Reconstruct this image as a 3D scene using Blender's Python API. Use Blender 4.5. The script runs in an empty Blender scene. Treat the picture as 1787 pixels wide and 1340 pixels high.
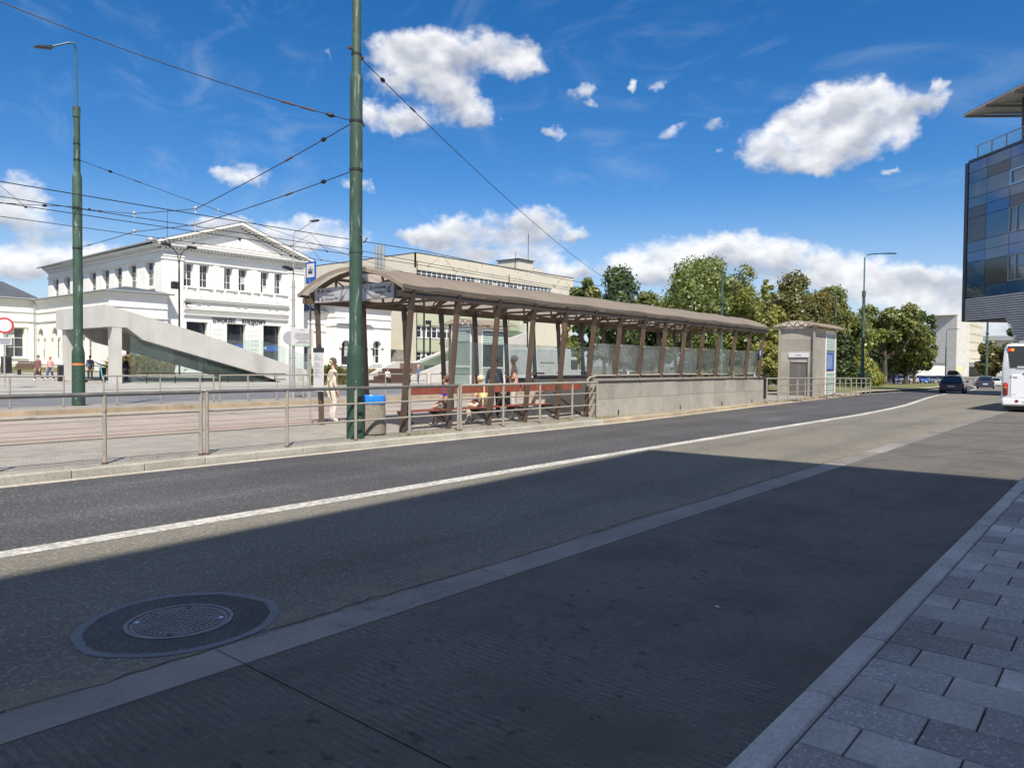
import bpy, bmesh, math, random
import numpy as np
from mathutils import Vector, Matrix
R = math.radians
random.seed(7)
SC = bpy.context.scene
COL = SC.collection

# ------------------------------------------------------------ camera
cd = bpy.data.cameras.new('camera'); cam = bpy.data.objects.new('camera', cd); COL.objects.link(cam)
cd.sensor_width = 36.0; cd.lens = 25.99; cd.clip_start = 0.05; cd.clip_end = 6000
yaw, pit, rol = R(40), R(-1.5), 0.0085
fwd = Vector((math.cos(yaw)*math.cos(pit), math.sin(yaw)*math.cos(pit), math.sin(pit)))
rgt = Vector((math.sin(yaw), -math.cos(yaw), 0)); upv = rgt.cross(fwd)
r2 = rgt*math.cos(rol)+upv*math.sin(rol); u2 = -rgt*math.sin(rol)+upv*math.cos(rol)
M = Matrix((r2, u2, -fwd)).transposed().to_4x4(); M.translation = Vector((0, 0, 1.7))
cam.matrix_world = M
SC.camera = cam

# ------------------------------------------------------------ exposure
SC.view_settings.view_transform = 'Standard'; SC.view_settings.look = 'None'
SC.view_settings.exposure = 0.45; SC.view_settings.gamma = 1.0
SC.view_settings.use_curve_mapping = False
SC.cycles.max_bounces = 8; SC.cycles.transparent_max_bounces = 16
SC.cycles.sample_clamp_indirect = 6.0

# ------------------------------------------------------------ sun
SUN_EL = R(52); SUN_H = Vector((0.66, 0.75, 0)).normalized()   # horizontal direction the light travels
sd = bpy.data.lights.new('sun', 'SUN'); sun = bpy.data.objects.new('sun', sd); COL.objects.link(sun)
sd.energy = 5.0; sd.angle = R(0.5); sd.color = (1.0, 0.93, 0.82)
ldir = Vector((SUN_H.x*math.cos(SUN_EL), SUN_H.y*math.cos(SUN_EL), -math.sin(SUN_EL)))
sun.rotation_euler = ldir.to_track_quat('-Z', 'Y').to_euler()
sun.location = (-30, -40, 60)

# ------------------------------------------------------------ node helper
class NT:
    def __init__(s, tree): s.t = tree; s.n = tree.nodes; s.l = tree.links
    def add(s, typ, **kw):
        n = s.n.new(typ)
        for k, v in kw.items(): setattr(n, k, v)
        return n
    def setin(s, n, i, v):
        if v is None: return
        sock = n.inputs[i]
        if isinstance(v, bpy.types.NodeSocket): s.l.new(v, sock)
        else:
            if sock.type == 'RGBA' and not isinstance(v, (int, float)) and len(v) == 3: v = tuple(v)+(1,)
            sock.default_value = v
    def math(s, op, a, b=None, c=None, clamp=False):
        n = s.add('ShaderNodeMath', operation=op); n.use_clamp = clamp
        s.setin(n, 0, a); s.setin(n, 1, b); s.setin(n, 2, c); return n.outputs[0]
    def vm(s, op, a, b=None, out=0):
        n = s.add('ShaderNodeVectorMath', operation=op); s.setin(n, 0, a); s.setin(n, 1, b); return n.outputs[out]
    def mix(s, f, a, b, blend='MIX'):
        n = s.add('ShaderNodeMix', data_type='RGBA', blend_type=blend)
        s.setin(n, 0, f); s.setin(n, 6, a); s.setin(n, 7, b); return n.outputs[2]
    def noise(s, v, scale, detail=3, rough=.55, out=0, dist=0):
        n = s.add('ShaderNodeTexNoise'); s.setin(n, 'Vector', v); n.inputs['Scale'].default_value = scale
        n.inputs['Detail'].default_value = detail; n.inputs['Roughness'].default_value = rough
        n.inputs['Distortion'].default_value = dist
        return n.outputs[out]
    def ss(s, v, a, b, lo=0, hi=1):
        n = s.add('ShaderNodeMapRange', interpolation_type='SMOOTHSTEP')
        s.setin(n, 0, v); s.setin(n, 1, a); s.setin(n, 2, b); s.setin(n, 3, lo); s.setin(n, 4, hi); return n.outputs[0]
    def lin(s, v, a, b, lo=0, hi=1):
        n = s.add('ShaderNodeMapRange'); s.setin(n, 0, v); s.setin(n, 1, a); s.setin(n, 2, b); s.setin(n, 3, lo); s.setin(n, 4, hi); return n.outputs[0]
    def mapv(s, v, scale=(1, 1, 1), loc=(0, 0, 0)):
        n = s.add('ShaderNodeMapping'); s.setin(n, 0, v); n.inputs['Scale'].default_value = scale; n.inputs['Location'].default_value = loc
        return n.outputs[0]

# ------------------------------------------------------------ world: clear blue sky with fair weather clouds
W = bpy.data.worlds.new('World'); SC.world = W; W.use_nodes = True
wt = NT(W.node_tree); wt.n.clear()
sky = wt.add('ShaderNodeTexSky', sky_type='NISHITA'); sky.sun_disc = False
sky.sun_elevation = SUN_EL; sky.sun_rotation = math.atan2(-SUN_H.x, -SUN_H.y)
sky.altitude = 250; sky.air_density = 1.0; sky.dust_density = 0.4; sky.ozone_density = 3.0
SKY_STRENGTH = 0.092
gen = wt.add('ShaderNodeTexCoord').outputs['Generated']
dirv = wt.vm('NORMALIZE', gen)
sx = wt.add('ShaderNodeSeparateXYZ'); wt.setin(sx, 0, dirv)
az = wt.math('ARCTAN2', sx.outputs[1], sx.outputs[0]); el = wt.math('ARCSINE', sx.outputs[2])
cx_ = wt.add('ShaderNodeCombineXYZ'); wt.setin(cx_, 0, az); wt.setin(cx_, 1, el); ae = cx_.outputs[0]
BLOBS = [(0.857, 0.388, 0.047, 0.027), (0.796, 0.394, 0.057, 0.029), (0.735, 0.395, 0.057, 0.027), (0.685, 0.382, 0.035, 0.019), (0.83, 0.363, 0.057, 0.023), (0.792, 0.352, 0.034, 0.019), (0.773, 0.337, 0.037, 0.021), (0.742, 0.323, 0.032, 0.02), (0.849, 0.314, 0.053, 0.019), (0.886, 0.313, 0.025, 0.019), (0.606, 0.35, 0.017, 0.013), (0.595, 0.333, 0.011, 0.007), (0.542, 0.353, 0.01, 0.009), (0.507, 0.352, 0.013, 0.008), (0.646, 0.302, 0.015, 0.01), (0.489, 0.297, 0.024, 0.014), (0.436, 0.299, 0.02, 0.012), (0.43, 0.275, 0.01, 0.005), (0.329, 0.276, 0.072, 0.027), (0.377, 0.265, 0.034, 0.019), (0.303, 0.306, 0.048, 0.033), (0.265, 0.311, 0.044, 0.025), (0.271, 0.274, 0.05, 0.026), (0.315, 0.25, 0.046, 0.017), (0.227, 0.287, 0.03, 0.022), (0.204, 0.301, 0.027, 0.013), (0.18, 0.308, 0.019, 0.013), (0.224, 0.268, 0.024, 0.018), (0.187, 0.324, 0.006, 0.011), (0.232, 0.232, 0.011, 0.006), (1.046, 0.229, 0.038, 0.018), (1.075, 0.235, 0.013, 0.009), (0.941, 0.381, 0.007, 0.009), (1.287, 0.186, 0.033, 0.021), (1.297, 0.162, 0.027, 0.02), (1.257, 0.146, 0.04, 0.017), (1.29, 0.106, 0.044, 0.02), (1.243, 0.11, 0.053, 0.022), (1.206, 0.122, 0.036, 0.015), (1.067, 0.167, 0.051, 0.018), (0.952, 0.164, 0.059, 0.024), (0.908, 0.229, 0.024, 0.01), (1.015, 0.155, 0.042, 0.017), (0.726, 0.178, 0.081, 0.027), (0.779, 0.17, 0.046, 0.019), (0.672, 0.188, 0.046, 0.021), (0.61, 0.171, 0.027, 0.01), (0.691, 0.139, 0.073, 0.021), (0.752, 0.144, 0.042, 0.015), (0.625, 0.122, 0.038, 0.012), (0.833, 0.166, 0.023, 0.01), (0.482, 0.132, 0.083, 0.033), (0.431, 0.153, 0.06, 0.022), (0.375, 0.144, 0.054, 0.027), (0.537, 0.124, 0.048, 0.019), (0.326, 0.121, 0.059, 0.025), (0.274, 0.105, 0.053, 0.023), (0.236, 0.106, 0.045, 0.02), (0.176, 0.105, 0.045, 0.018), (0.131, 0.093, 0.048, 0.026), (0.205, 0.08, 0.064, 0.02), (0.13, 0.054, 0.058, 0.019)]
# soft metaballs: every cloud puff adds a falling-off weight; the sums give the cover and the height within the cloud
acc = None; K_ = 1.6
cx_.inputs[2].default_value = 1.0
wob = wt.add('ShaderNodeVectorMath', operation='MULTIPLY_ADD'); wt.setin(wob, 0, wt.vm('SUBTRACT', wt.noise(dirv, 26, 3, .6, out=1), (.5, .5, .5))); wt.setin(wob, 1, (.050, .034, 0)); wt.setin(wob, 2, ae); ae = wob.outputs[0]
for (a0, e0, ra, re) in BLOBS:
    n_ = wt.add('ShaderNodeVectorMath', operation='MULTIPLY_ADD')
    wt.setin(n_, 0, ae); wt.setin(n_, 1, (1/ra, 1/re, 1)); wt.setin(n_, 2, (-a0/ra, -e0/re, 0.2 if ra < .026 and e0 > .2 else 0)); d_ = n_.outputs[0]
    w_ = wt.math('POWER', math.exp(-K_), wt.vm('DOT_PRODUCT', d_, d_, 1))
    n_ = wt.add('ShaderNodeVectorMath', operation='SCALE'); wt.setin(n_, 0, d_); wt.setin(n_, 3, w_)
    acc = n_.outputs[0] if acc is None else wt.vm('ADD', acc, n_.outputs[0])
sa = wt.add('ShaderNodeSeparateXYZ'); wt.setin(sa, 0, acc)
sumw = wt.math('MAXIMUM', sa.outputs[2], 1e-5)
vert = wt.math('DIVIDE', sa.outputs[1], sumw)               # -1 foot of the cloud .. 1 top
field = wt.math('ADD', wt.math('DIVIDE', wt.math('LOGARITHM', sumw, math.e), K_), 2.0)   # 1 in the heart, 0 on the rim
field = wt.math('MINIMUM', wt.math('MAXIMUM', field, -1.6), 1.25)
cn = wt.mapv(dirv, (1, 1, 1.5))
off = (0.003, 0.004, 0.016)                                 # the same noise sampled a little higher up
def cnoise(v): return wt.math('ADD', wt.math('MULTIPLY', wt.noise(v, 17, 5, .58), 1.55), wt.math('MULTIPLY', wt.noise(v, 50, 4, .55), .80))
n1 = cnoise(cn); n2 = cnoise(wt.mapv(dirv, (1, 1, 1.5), off))
# fair weather cumulus over the rest of the sky, outside the photographed part
aside = wt.ss(wt.vm('DOT_PRODUCT', dirv, (math.cos(yaw), math.sin(yaw), 0), 1), 0.72, 0.80, 1, 0)
low = wt.noise(wt.mapv(dirv, (1, 1, 2.2)), 4.2, 3, .5)
gf = wt.lin(low, 0.385, 0.605, -0.8, 1.0)  # cover of these unseen clouds tuned to whiten the ambient light
fsel = wt.add('ShaderNodeMix'); wt.setin(fsel, 0, aside); wt.setin(fsel, 2, field); wt.setin(fsel, 3, gf); field = fsel.outputs[0]
dens = wt.math('MULTIPLY_ADD', wt.math('SUBTRACT', n1, 1.175), 1.6, field)
mask = wt.math('MULTIPLY', wt.ss(dens, -0.10, 1.20), 0.97)
# light comes from high behind the viewer: bright where the cloud thins upwards, grey towards its foot
s1 = wt.noise(cn, 15, 3, .5); s2 = wt.noise(wt.mapv(dirv, (1, 1, 1.5), (.006, .007, .03)), 15, 3, .5)
lit = wt.math('ADD', wt.lin(wt.math('SUBTRACT', s1, s2), -0.16, 0.16, -0.5, 0.5), wt.lin(wt.math('SUBTRACT', n1, n2), -0.3, 0.3, -0.16, 0.16))
core = wt.ss(dens, 0.35, 1.5)
shade = wt.math('MULTIPLY_ADD', lit, 0.70, wt.math('MULTIPLY_ADD', vert, 0.62, wt.math('MULTIPLY_ADD', core, -0.16, 0.76)), clamp=True)
ccol = wt.mix(shade, (0.29, 0.32, 0.39), (0.745, 0.75, 0.765))
# thin high veil
ci = wt.noise(wt.mapv(dirv, (5.0, 1.6, 7)), 2.0, 6, .6, dist=1.2)
veil = wt.math('MULTIPLY', wt.ss(ci, .48, .82), 0.22)
horizon_veil = wt.ss(el, 0.0, 0.24, 0.62, 0.0)
skyc = wt.vm('SCALE', sky.outputs[0]); wt.n[-1].inputs[3].default_value = SKY_STRENGTH
hsv = wt.add('ShaderNodeHueSaturation'); wt.setin(hsv, 'Color', skyc); hsv.inputs['Saturation'].default_value = 1.38
skyc = wt.mix(1.0, hsv.outputs[0], (0.93, 0.93, 1.03), 'MULTIPLY')
skyc = wt.mix(wt.math('MAXIMUM', veil, horizon_veil), skyc, (0.44, 0.52, 0.64))
skyc = wt.mix(mask, skyc, ccol)
bg = wt.add('ShaderNodeBackground'); wt.setin(bg, 0, skyc); bg.inputs[1].default_value = 1.0
wo = wt.add('ShaderNodeOutputWorld'); wt.l.new(bg.outputs[0], wo.inputs[0])
W.cycles.sampling_method = 'MANUAL'; W.cycles.sample_map_resolution = 512

# ------------------------------------------------------------ ground heights and road lines
def clampf(v, a, b): return max(a, min(b, v))
def gz(x, y):
    t = max(0., x-28.); d = -0.011*(t*t/(t+8.)) if t > 0 else 0.
    d = max(d, -1.4)
    t = max(0., y-42.); u = min(0.022*(t*t/(t+10.)), 1.0)
    return d + u*clampf((60-x)/30., 0, 1)
def interp(tab):
    xs = [p[0] for p in tab]; ys = [p[1] for p in tab]
    return lambda x: float(np.interp(x, xs, ys))
KB = interp([(-40, 11.5), (0, 11.62), (8, 11.8), (18, 11.72), (23, 11.86), (28, 12.2), (33, 12.62), (40, 13.3), (47, 14.0), (55, 14.9), (63, 15.6), (75, 15.95), (90, 16.6), (110, 18.6), (140, 23.5), (180, 32.5), (400, 90)])
WL = interp([(-40, 7.62), (0, 7.66), (15, 7.75), (28, 7.62), (31, 7.74), (35, 7.98), (39, 8.34), (44.6, 9.05), (52.4, 10.05), (61.5, 11.1), (69, 11.72), (76, 12.2), (90, 13.1), (110, 15.2), (140, 20), (180, 29), (400, 86)])
RK = interp([(-40, 1.2), (45, 1.2), (60, 2.0), (80, 4.2), (110, 8.2), (140, 13.5), (180, 22), (400, 80)])
def bend(x): return KB(x)-11.75

# ------------------------------------------------------------ mesh builder
class MB:
    def __init__(s): s.v = []; s.f = []; s.m = []
    def add(s, vs, fs, mi=0):
        o = len(s.v); s.v += [tuple(p) for p in vs]
        for f in fs: s.f.append([i+o for i in f]); s.m.append(mi)
        return s
    def quad(s, a, b, c, d, mi=0): return s.add([a, b, c, d], [(0, 1, 2, 3)], mi)
    def box(s, x0, x1, y0, y1, z0, z1, mi=0):
        v = [(x0, y0, z0), (x1, y0, z0), (x1, y1, z0), (x0, y1, z0), (x0, y0, z1), (x1, y0, z1), (x1, y1, z1), (x0, y1, z1)]
        return s.add(v, [(0, 3, 2, 1), (4, 5, 6, 7), (0, 1, 5, 4), (1, 2, 6, 5), (2, 3, 7, 6), (3, 0, 4, 7)], mi)
    def hexa(s, v, mi=0):
        return s.add(v, [(0, 3, 2, 1), (4, 5, 6, 7), (0, 1, 5, 4), (1, 2, 6, 5), (2, 3, 7, 6), (3, 0, 4, 7)], mi)
    def beam(s, p, q, w, h, up=(0, 0, 1), mi=0):
        p = Vector(p); q = Vector(q); d = (q-p).normalized(); u = Vector(up)
        if abs(d.dot(u)) > .98: u = Vector((1, 0, 0))
        r = d.cross(u).normalized()*w/2; u = r.cross(d).normalized()*h/2
        return s.hexa([p-r-u, p+r-u, p+r+u, p-r+u, q-r-u, q+r-u, q+r+u, q-r+u], mi)
    def tube(s, pts, r, n=8, cap=True, mi=0):
        pts = [Vector(p) for p in pts]; rs = r if isinstance(r, (list, tuple)) else [r]*len(pts)
        o = len(s.v); prev = None
        for i, p in enumerate(pts):
            d = (pts[min(i+1, len(pts)-1)]-pts[max(i-1, 0)])
            d = d.normalized() if d.length > 0 else Vector((0, 0, 1))
            if prev is None:
                u = Vector((0, 0, 1)) if abs(d.z) < .9 else Vector((1, 0, 0))
                a = d.cross(u).normalized()
            else: a = (prev-d*prev.dot(d)).normalized()
            prev = a; b = d.cross(a)
            for k in range(n):
                t = 2*math.pi*k/n; s.v.append(tuple(p+(a*math.cos(t)+b*math.sin(t))*rs[i]))
        for i in range(len(pts)-1):
            for k in range(n):
                s.f.append([o+i*n+k, o+i*n+(k+1) % n, o+(i+1)*n+(k+1) % n, o+(i+1)*n+k]); s.m.append(mi)
        if cap:
            s.f.append([o+k for k in range(n)][::-1]); s.m.append(mi)
            s.f.append([o+(len(pts)-1)*n+k for k in range(n)]); s.m.append(mi)
        return s
    def lathe(s, prof, c=(0, 0, 0), n=24, mi=0, cap=True):
        o = len(s.v)
        for (r, z) in prof:
            for k in range(n):
                t = 2*math.pi*k/n; s.v.append((c[0]+r*math.cos(t), c[1]+r*math.sin(t), c[2]+z))
        for i in range(len(prof)-1):
            for k in range(n):
                s.f.append([o+i*n+k, o+i*n+(k+1) % n, o+(i+1)*n+(k+1) % n, o+(i+1)*n+k]); s.m.append(mi)
        if cap:
            s.f.append([o+k for k in range(n)][::-1]); s.m.append(mi)
            s.f.append([o+(len(prof)-1)*n+k for k in range(n)]); s.m.append(mi)
        return s
    def prism(s, poly, ext, mi=0):
        n = len(poly); e = Vector(ext); a = [Vector(p) for p in poly]; b = [p+e for p in a]
        fs = [list(range(n))[::-1], [n+i for i in range(n)]]
        for i in range(n): j = (i+1) % n; fs.append([i, j, n+j, n+i])
        return s.add(a+b, fs, mi)
    def ball(s, c, r, n=10, m=7, mi=0):
        rx, ry, rz = r if isinstance(r, (tuple, list)) else (r, r, r)
        o = len(s.v)
        for i in range(m+1):
            ph = math.pi*i/m
            for k in range(n):
                t = 2*math.pi*k/n; s.v.append((c[0]+rx*math.sin(ph)*math.cos(t), c[1]+ry*math.sin(ph)*math.sin(t), c[2]-rz*math.cos(ph)))
        for i in range(m):
            for k in range(n): s.f.append([o+i*n+k, o+i*n+(k+1) % n, o+(i+1)*n+(k+1) % n, o+(i+1)*n+k]); s.m.append(mi)
        return s

WLOC = {}
def wl(o): return WLOC.get(o.name, Vector((0, 0, 0)))
def obj(name, mb, mats, parent=None, smooth=False, local=False, bev=0.0, origin=None, fixn=True):
    """links one mesh object; vertices are in world coordinates unless local"""
    me = bpy.data.meshes.new(name)
    base = wl(parent) if parent is not None and not local else Vector((0, 0, 0))
    org = Vector(origin) if origin is not None else base
    vs = mb.v if (org.length == 0) else [(v[0]-org.x, v[1]-org.y, v[2]-org.z) for v in mb.v]
    me.from_pydata(vs, [], mb.f)
    if not isinstance(mats, (list, tuple)): mats = [mats]
    for m in mats: me.materials.append(m)
    if len(mats) > 1: me.polygons.foreach_set('material_index', mb.m)
    if fixn or bev:
        bm = bmesh.new(); bm.from_mesh(me)
        bmesh.ops.remove_doubles(bm, verts=bm.verts, dist=1e-5) if bev else None
        if fixn: bmesh.ops.recalc_face_normals(bm, faces=bm.faces)
        if bev: bmesh.ops.bevel(bm, geom=list(bm.edges), offset=bev, segments=1, affect='EDGES', profile=.6, clamp_overlap=True)
        bm.to_mesh(me); bm.free()
    if smooth:
        me.polygons.foreach_set('use_smooth', [True]*len(me.polygons))
        try: me.set_sharp_from_angle(angle=R(38))
        except Exception: pass
    me.update()
    o = bpy.data.objects.new(name, me); COL.objects.link(o)
    if parent is not None: o.parent = parent
    o.location = org-base
    WLOC[o.name] = org if not local else wl(parent)
    return o
def tag(o, label=None, cat=None, group=None, kind=None):
    if label: o['label'] = label
    if cat: o['category'] = cat
    if group: o['group'] = group
    if kind: o['kind'] = kind
    return o
def thing(name, label, cat, loc=(0, 0, 0), rz=0, group=None, kind=None):
    o = bpy.data.objects.new(name, None); COL.objects.link(o); o.location = loc; o.rotation_euler = (0, 0, rz)
    o.empty_display_size = .3
    WLOC[o.name] = Vector(loc)
    return tag(o, label, cat, group, kind)
def struct(name, mb, mats, **kw):
    o = obj(name, mb, mats, **kw); o['kind'] = 'structure'; return o
def inst(name, me, parent, loc, rot=(0, 0, 0), scale=(1, 1, 1)):
    """a part that shares mesh data with its twins"""
    o = bpy.data.objects.new(name, me); COL.objects.link(o); o.parent = parent
    o.location = Vector(loc)-(wl(parent) if parent is not None else Vector((0, 0, 0)))
    o.rotation_euler = rot; o.scale = scale; WLOC[o.name] = Vector(loc); return o
def dup(root, loc, rz=None, label=None, group=None):
    r = root.copy(); COL.objects.link(r); r.location = loc
    if rz is not None: r.rotation_euler = (0, 0, rz)
    if label: r['label'] = label
    if group: r['group'] = group
    for ch in list(root.children):
        c = ch.copy(); COL.objects.link(c); c.parent = r
        for g in list(ch.children):
            d = g.copy(); COL.objects.link(d); d.parent = c
    return r
def textobj(body, size, name, m, parent, loc, rot, ext=0.004, align='LEFT', local=False, xscale=1.0, bold=0.):
    cu = bpy.data.curves.new('lettering', 'FONT'); cu.body = body; cu.size = size; cu.extrude = ext
    cu.align_x = align; cu.resolution_u = 2; cu.offset = bold
    to = bpy.data.objects.new('lettering', cu); COL.objects.link(to)
    bpy.context.view_layer.update()
    me = bpy.data.meshes.new_from_object(to.evaluated_get(bpy.context.evaluated_depsgraph_get()))
    bpy.data.objects.remove(to); bpy.data.curves.remove(cu)
    me.materials.clear(); me.materials.append(m)
    o = bpy.data.objects.new(name, me); COL.objects.link(o); o.parent = parent
    o.location = Vector(loc)-(Vector((0, 0, 0)) if local else wl(parent)); o.rotation_euler = rot; o.scale = (xscale, 1, 1)
    return o

# ------------------------------------------------------------ materials
def pm(name):
    m = bpy.data.materials.new(name); m.use_nodes = True
    t = NT(m.node_tree); b = t.n['Principled BSDF']; return m, t, b
def vecsrc(t, world):
    return t.add('ShaderNodeNewGeometry').outputs['Position'] if world else t.add('ShaderNodeTexCoord').outputs['Object']
def mat(name, col, rough=.7, var=.18, scale=3., fine=40., fvar=.12, bump=.0, bscale=80., metal=0., spec=.5, world=False, stain=None, stscale=1.2, stlo=.55, sthi=.72, streak=False, island=0., coat=0.):
    m, t, b = pm(name); v = vecsrc(t, world)
    n = t.noise(v, scale, 4); f = t.noise(v, fine, 2)
    k = t.math('ADD', t.lin(n, .25, .75, 1-var, 1+var), t.lin(f, .25, .75, -fvar, fvar))
    if island:
        ri = t.add('ShaderNodeNewGeometry').outputs['Random Per Island']; k = t.math('MULTIPLY', k, t.lin(ri, 0, 1, 1-island, 1+island))
    c = t.mix(1.0, col, k, 'MULTIPLY')
    if stain:
        sv = t.mapv(v, (1, 1, .12)) if streak else v
        c = t.mix(t.math('MULTIPLY', t.ss(t.noise(sv, stscale, 5, .65), stlo, sthi), .85), c, stain)
    t.setin(b, 'Base Color', c); b.inputs['Metallic'].default_value = metal
    t.setin(b, 'Roughness', t.lin(f, .2, .8, max(.03, rough-.08), min(1, rough+.08)))
    b.inputs['Specular IOR Level'].default_value = spec
    if coat: b.inputs['Coat Weight'].default_value = coat; b.inputs['Coat Roughness'].default_value = .06
    if bump:
        bn = t.add('ShaderNodeBump'); bn.inputs['Strength'].default_value = min(1, bump); bn.inputs['Distance'].default_value = .01
        t.setin(bn, 'Height', t.noise(v, bscale, 3)); t.l.new(bn.outputs[0], b.inputs['Normal'])
    return m
def aggregate(name, col, spot, rough=.85, sc=90., amt=.5, big=.5, bvar=.25, bump=.6, patch=None, island=0., spotlo=.62):
    """stone or asphalt: speckles of aggregate, broad wear"""
    m, t, b = pm(name); v = vecsrc(t, True)
    vo = t.add('ShaderNodeTexVoronoi'); t.setin(vo, 'Vector', v); vo.inputs['Scale'].default_value = sc
    cell = t.add('ShaderNodeSeparateColor'); t.setin(cell, 0, vo.outputs['Color'])
    sp = t.math('MULTIPLY', t.ss(cell.outputs[0], spotlo, 1.0), amt)
    c = t.mix(sp, col, spot)
    n = t.noise(v, big, 5, .6); f = t.noise(v, 35, 4, .7)
    c = t.mix(1.0, c, t.math('MULTIPLY', t.lin(n, .28, .72, 1-bvar, 1+bvar), t.lin(f, .25, .75, .78, 1.22)), 'MULTIPLY')
    if island:
        ri = t.add('ShaderNodeObjectInfo').outputs['Random']; c = t.mix(1.0, c, t.lin(ri, 0, 1, 1-island, 1+island), 'MULTIPLY')
    if patch:
        c = t.mix(t.math('MULTIPLY', t.ss(t.noise(v, .9, 6, .7), .56, .72), .6), c, patch)
    t.setin(b, 'Base Color', c); b.inputs['Roughness'].default_value = rough; b.inputs['Specular IOR Level'].default_value = .35
    bn = t.add('ShaderNodeBump'); bn.inputs['Strength'].default_value = bump; bn.inputs['Distance'].default_value = .006
    t.setin(bn, 'Height', t.math('ADD', cell.outputs[1], t.noise(v, sc*1.5, 2))); t.l.new(bn.outputs[0], b.inputs['Normal'])
    return m
def glass(name, tint=(.75, .85, .82), dirt=.12, dcol=(.35, .38, .35), refl=1.0):
    m = bpy.data.materials.new(name); m.use_nodes = True; t = NT(m.node_tree); t.n.clear()
    v = t.add('ShaderNodeTexCoord').outputs['Object']
    tr = t.add('ShaderNodeBsdfTransparent'); t.setin(tr, 0, tint)
    gl = t.add('ShaderNodeBsdfGlossy'); gl.inputs['Roughness'].default_value = .02
    df = t.add('ShaderNodeBsdfDiffuse'); t.setin(df, 0, dcol)
    gq = t.add('ShaderNodeNewGeometry'); ct = t.math('ABSOLUTE', t.vm('DOT_PRODUCT', gq.outputs['Normal'], gq.outputs['Incoming'], 1)); frs = t.math('MULTIPLY_ADD', t.math('POWER', t.math('SUBTRACT', 1.0, ct), 5.0), .96, .04)
    a = t.add('ShaderNodeMixShader'); t.setin(a, 0, t.math('MULTIPLY', frs, refl, clamp=True)); t.l.new(tr.outputs[0], a.inputs[1]); t.l.new(gl.outputs[0], a.inputs[2])
    k = t.math('MULTIPLY', t.lin(t.noise(v, 1.6, 5, .65), .3, .7, .5, 1.5), dirt, clamp=True)
    c = t.add('ShaderNodeMixShader'); t.setin(c, 0, k); t.l.new(a.outputs[0], c.inputs[1]); t.l.new(df.outputs[0], c.inputs[2])
    o = t.add('ShaderNodeOutputMaterial'); t.l.new(c.outputs[0], o.inputs[0]); return m
def emis(name, col, s):
    m, t, b = pm(name); t.setin(b, 'Base Color', col); t.setin(b, 'Emission Color', col); b.inputs['Emission Strength'].default_value = s; return m
def leafmat(name, c0, c1, c2):
    m = bpy.data.materials.new(name); m.use_nodes = True; t = NT(m.node_tree); t.n.clear()
    g = t.add('ShaderNodeNewGeometry'); ri = g.outputs['Random Per Island']
    n = t.noise(g.outputs['Position'], .55, 3)
    k = t.math('MULTIPLY_ADD', ri, .45, t.lin(n, .3, .7, -.05, .6), clamp=True)
    c = t.mix(k, c0, c1); hs = t.add('ShaderNodeHueSaturation'); hs.inputs['Saturation'].default_value = .88; t.setin(hs, 'Color', c); c = hs.outputs[0]; c = t.mix(t.math('MULTIPLY', t.ss(t.noise(g.outputs['Position'], .25, 2), .5, .68), .75), c, c2)
    d = t.add('ShaderNodeBsdfDiffuse'); t.setin(d, 0, c); tl = t.add('ShaderNodeBsdfTranslucent'); t.setin(tl, 0, t.mix(1., c, (1.3, 1.25, .6), 'MULTIPLY'))
    gl = t.add('ShaderNodeBsdfGlossy'); gl.inputs['Roughness'].default_value = .45; t.setin(gl, 0, (.6, .65, .6))
    a = t.add('ShaderNodeMixShader'); a.inputs[0].default_value = .38; t.l.new(d.outputs[0], a.inputs[1]); t.l.new(tl.outputs[0], a.inputs[2])
    a2 = t.add('ShaderNodeMixShader'); a2.inputs[0].default_value = .05; t.l.new(a.outputs[0], a2.inputs[1]); t.l.new(gl.outputs[0], a2.inputs[2])
    o = t.add('ShaderNodeOutputMaterial'); t.l.new(a2.outputs[0], o.inputs[0]); return m

def sheetmat(name, col, k=.45):
    m = mat(name, col, .6, .10, .8, 40, .06, .0, 60, world=True, stain=(col[0]*.72, col[1]*.69, col[2]*.67), stscale=1.6); t = NT(m.node_tree)
    b = t.n['Principled BSDF']; tl = t.add('ShaderNodeBsdfTranslucent'); t.l.new(b.inputs['Base Color'].links[0].from_socket, tl.inputs[0])
    a = t.add('ShaderNodeMixShader'); a.inputs[0].default_value = k; t.l.new(b.outputs[0], a.inputs[1]); t.l.new(tl.outputs[0], a.inputs[2])
    t.l.new(a.outputs[0], t.n['Material Output'].inputs[0]); return m
# ------------------------------------------------------------ the palette
M_asph_dark = aggregate('fresh asphalt', (0.057, 0.056, 0.059), (0.313, 0.304, 0.276), .82, 70, .5, .35, .22, .5, spotlo=.8)
M_asph_grey = aggregate('worn asphalt', (0.153, 0.142, 0.116), (0.359, 0.332, 0.275), .88, 60, .55, .3, .16, .8)
def adddirt(m, lo, hi, col, amt, sc, thr=.5):
    t = NT(m.node_tree); b = t.n['Principled BSDF']; v = vecsrc(t, True); s_ = t.add('ShaderNodeSeparateXYZ'); t.setin(s_, 0, v)
    src = b.inputs['Base Color'].links[0].from_socket
    k = t.math('MULTIPLY', t.math('MULTIPLY', t.ss(s_.outputs[1], lo, hi, 1, 0), t.ss(t.noise(v, sc, 6, .72), thr-.08, thr+.1)), amt)
    t.setin(b, 'Base Color', t.mix(k, src, col))
adddirt(M_asph_grey, 4.16, 4.75, (.24, .20, .15), .75, 2.6, .5)
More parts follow.
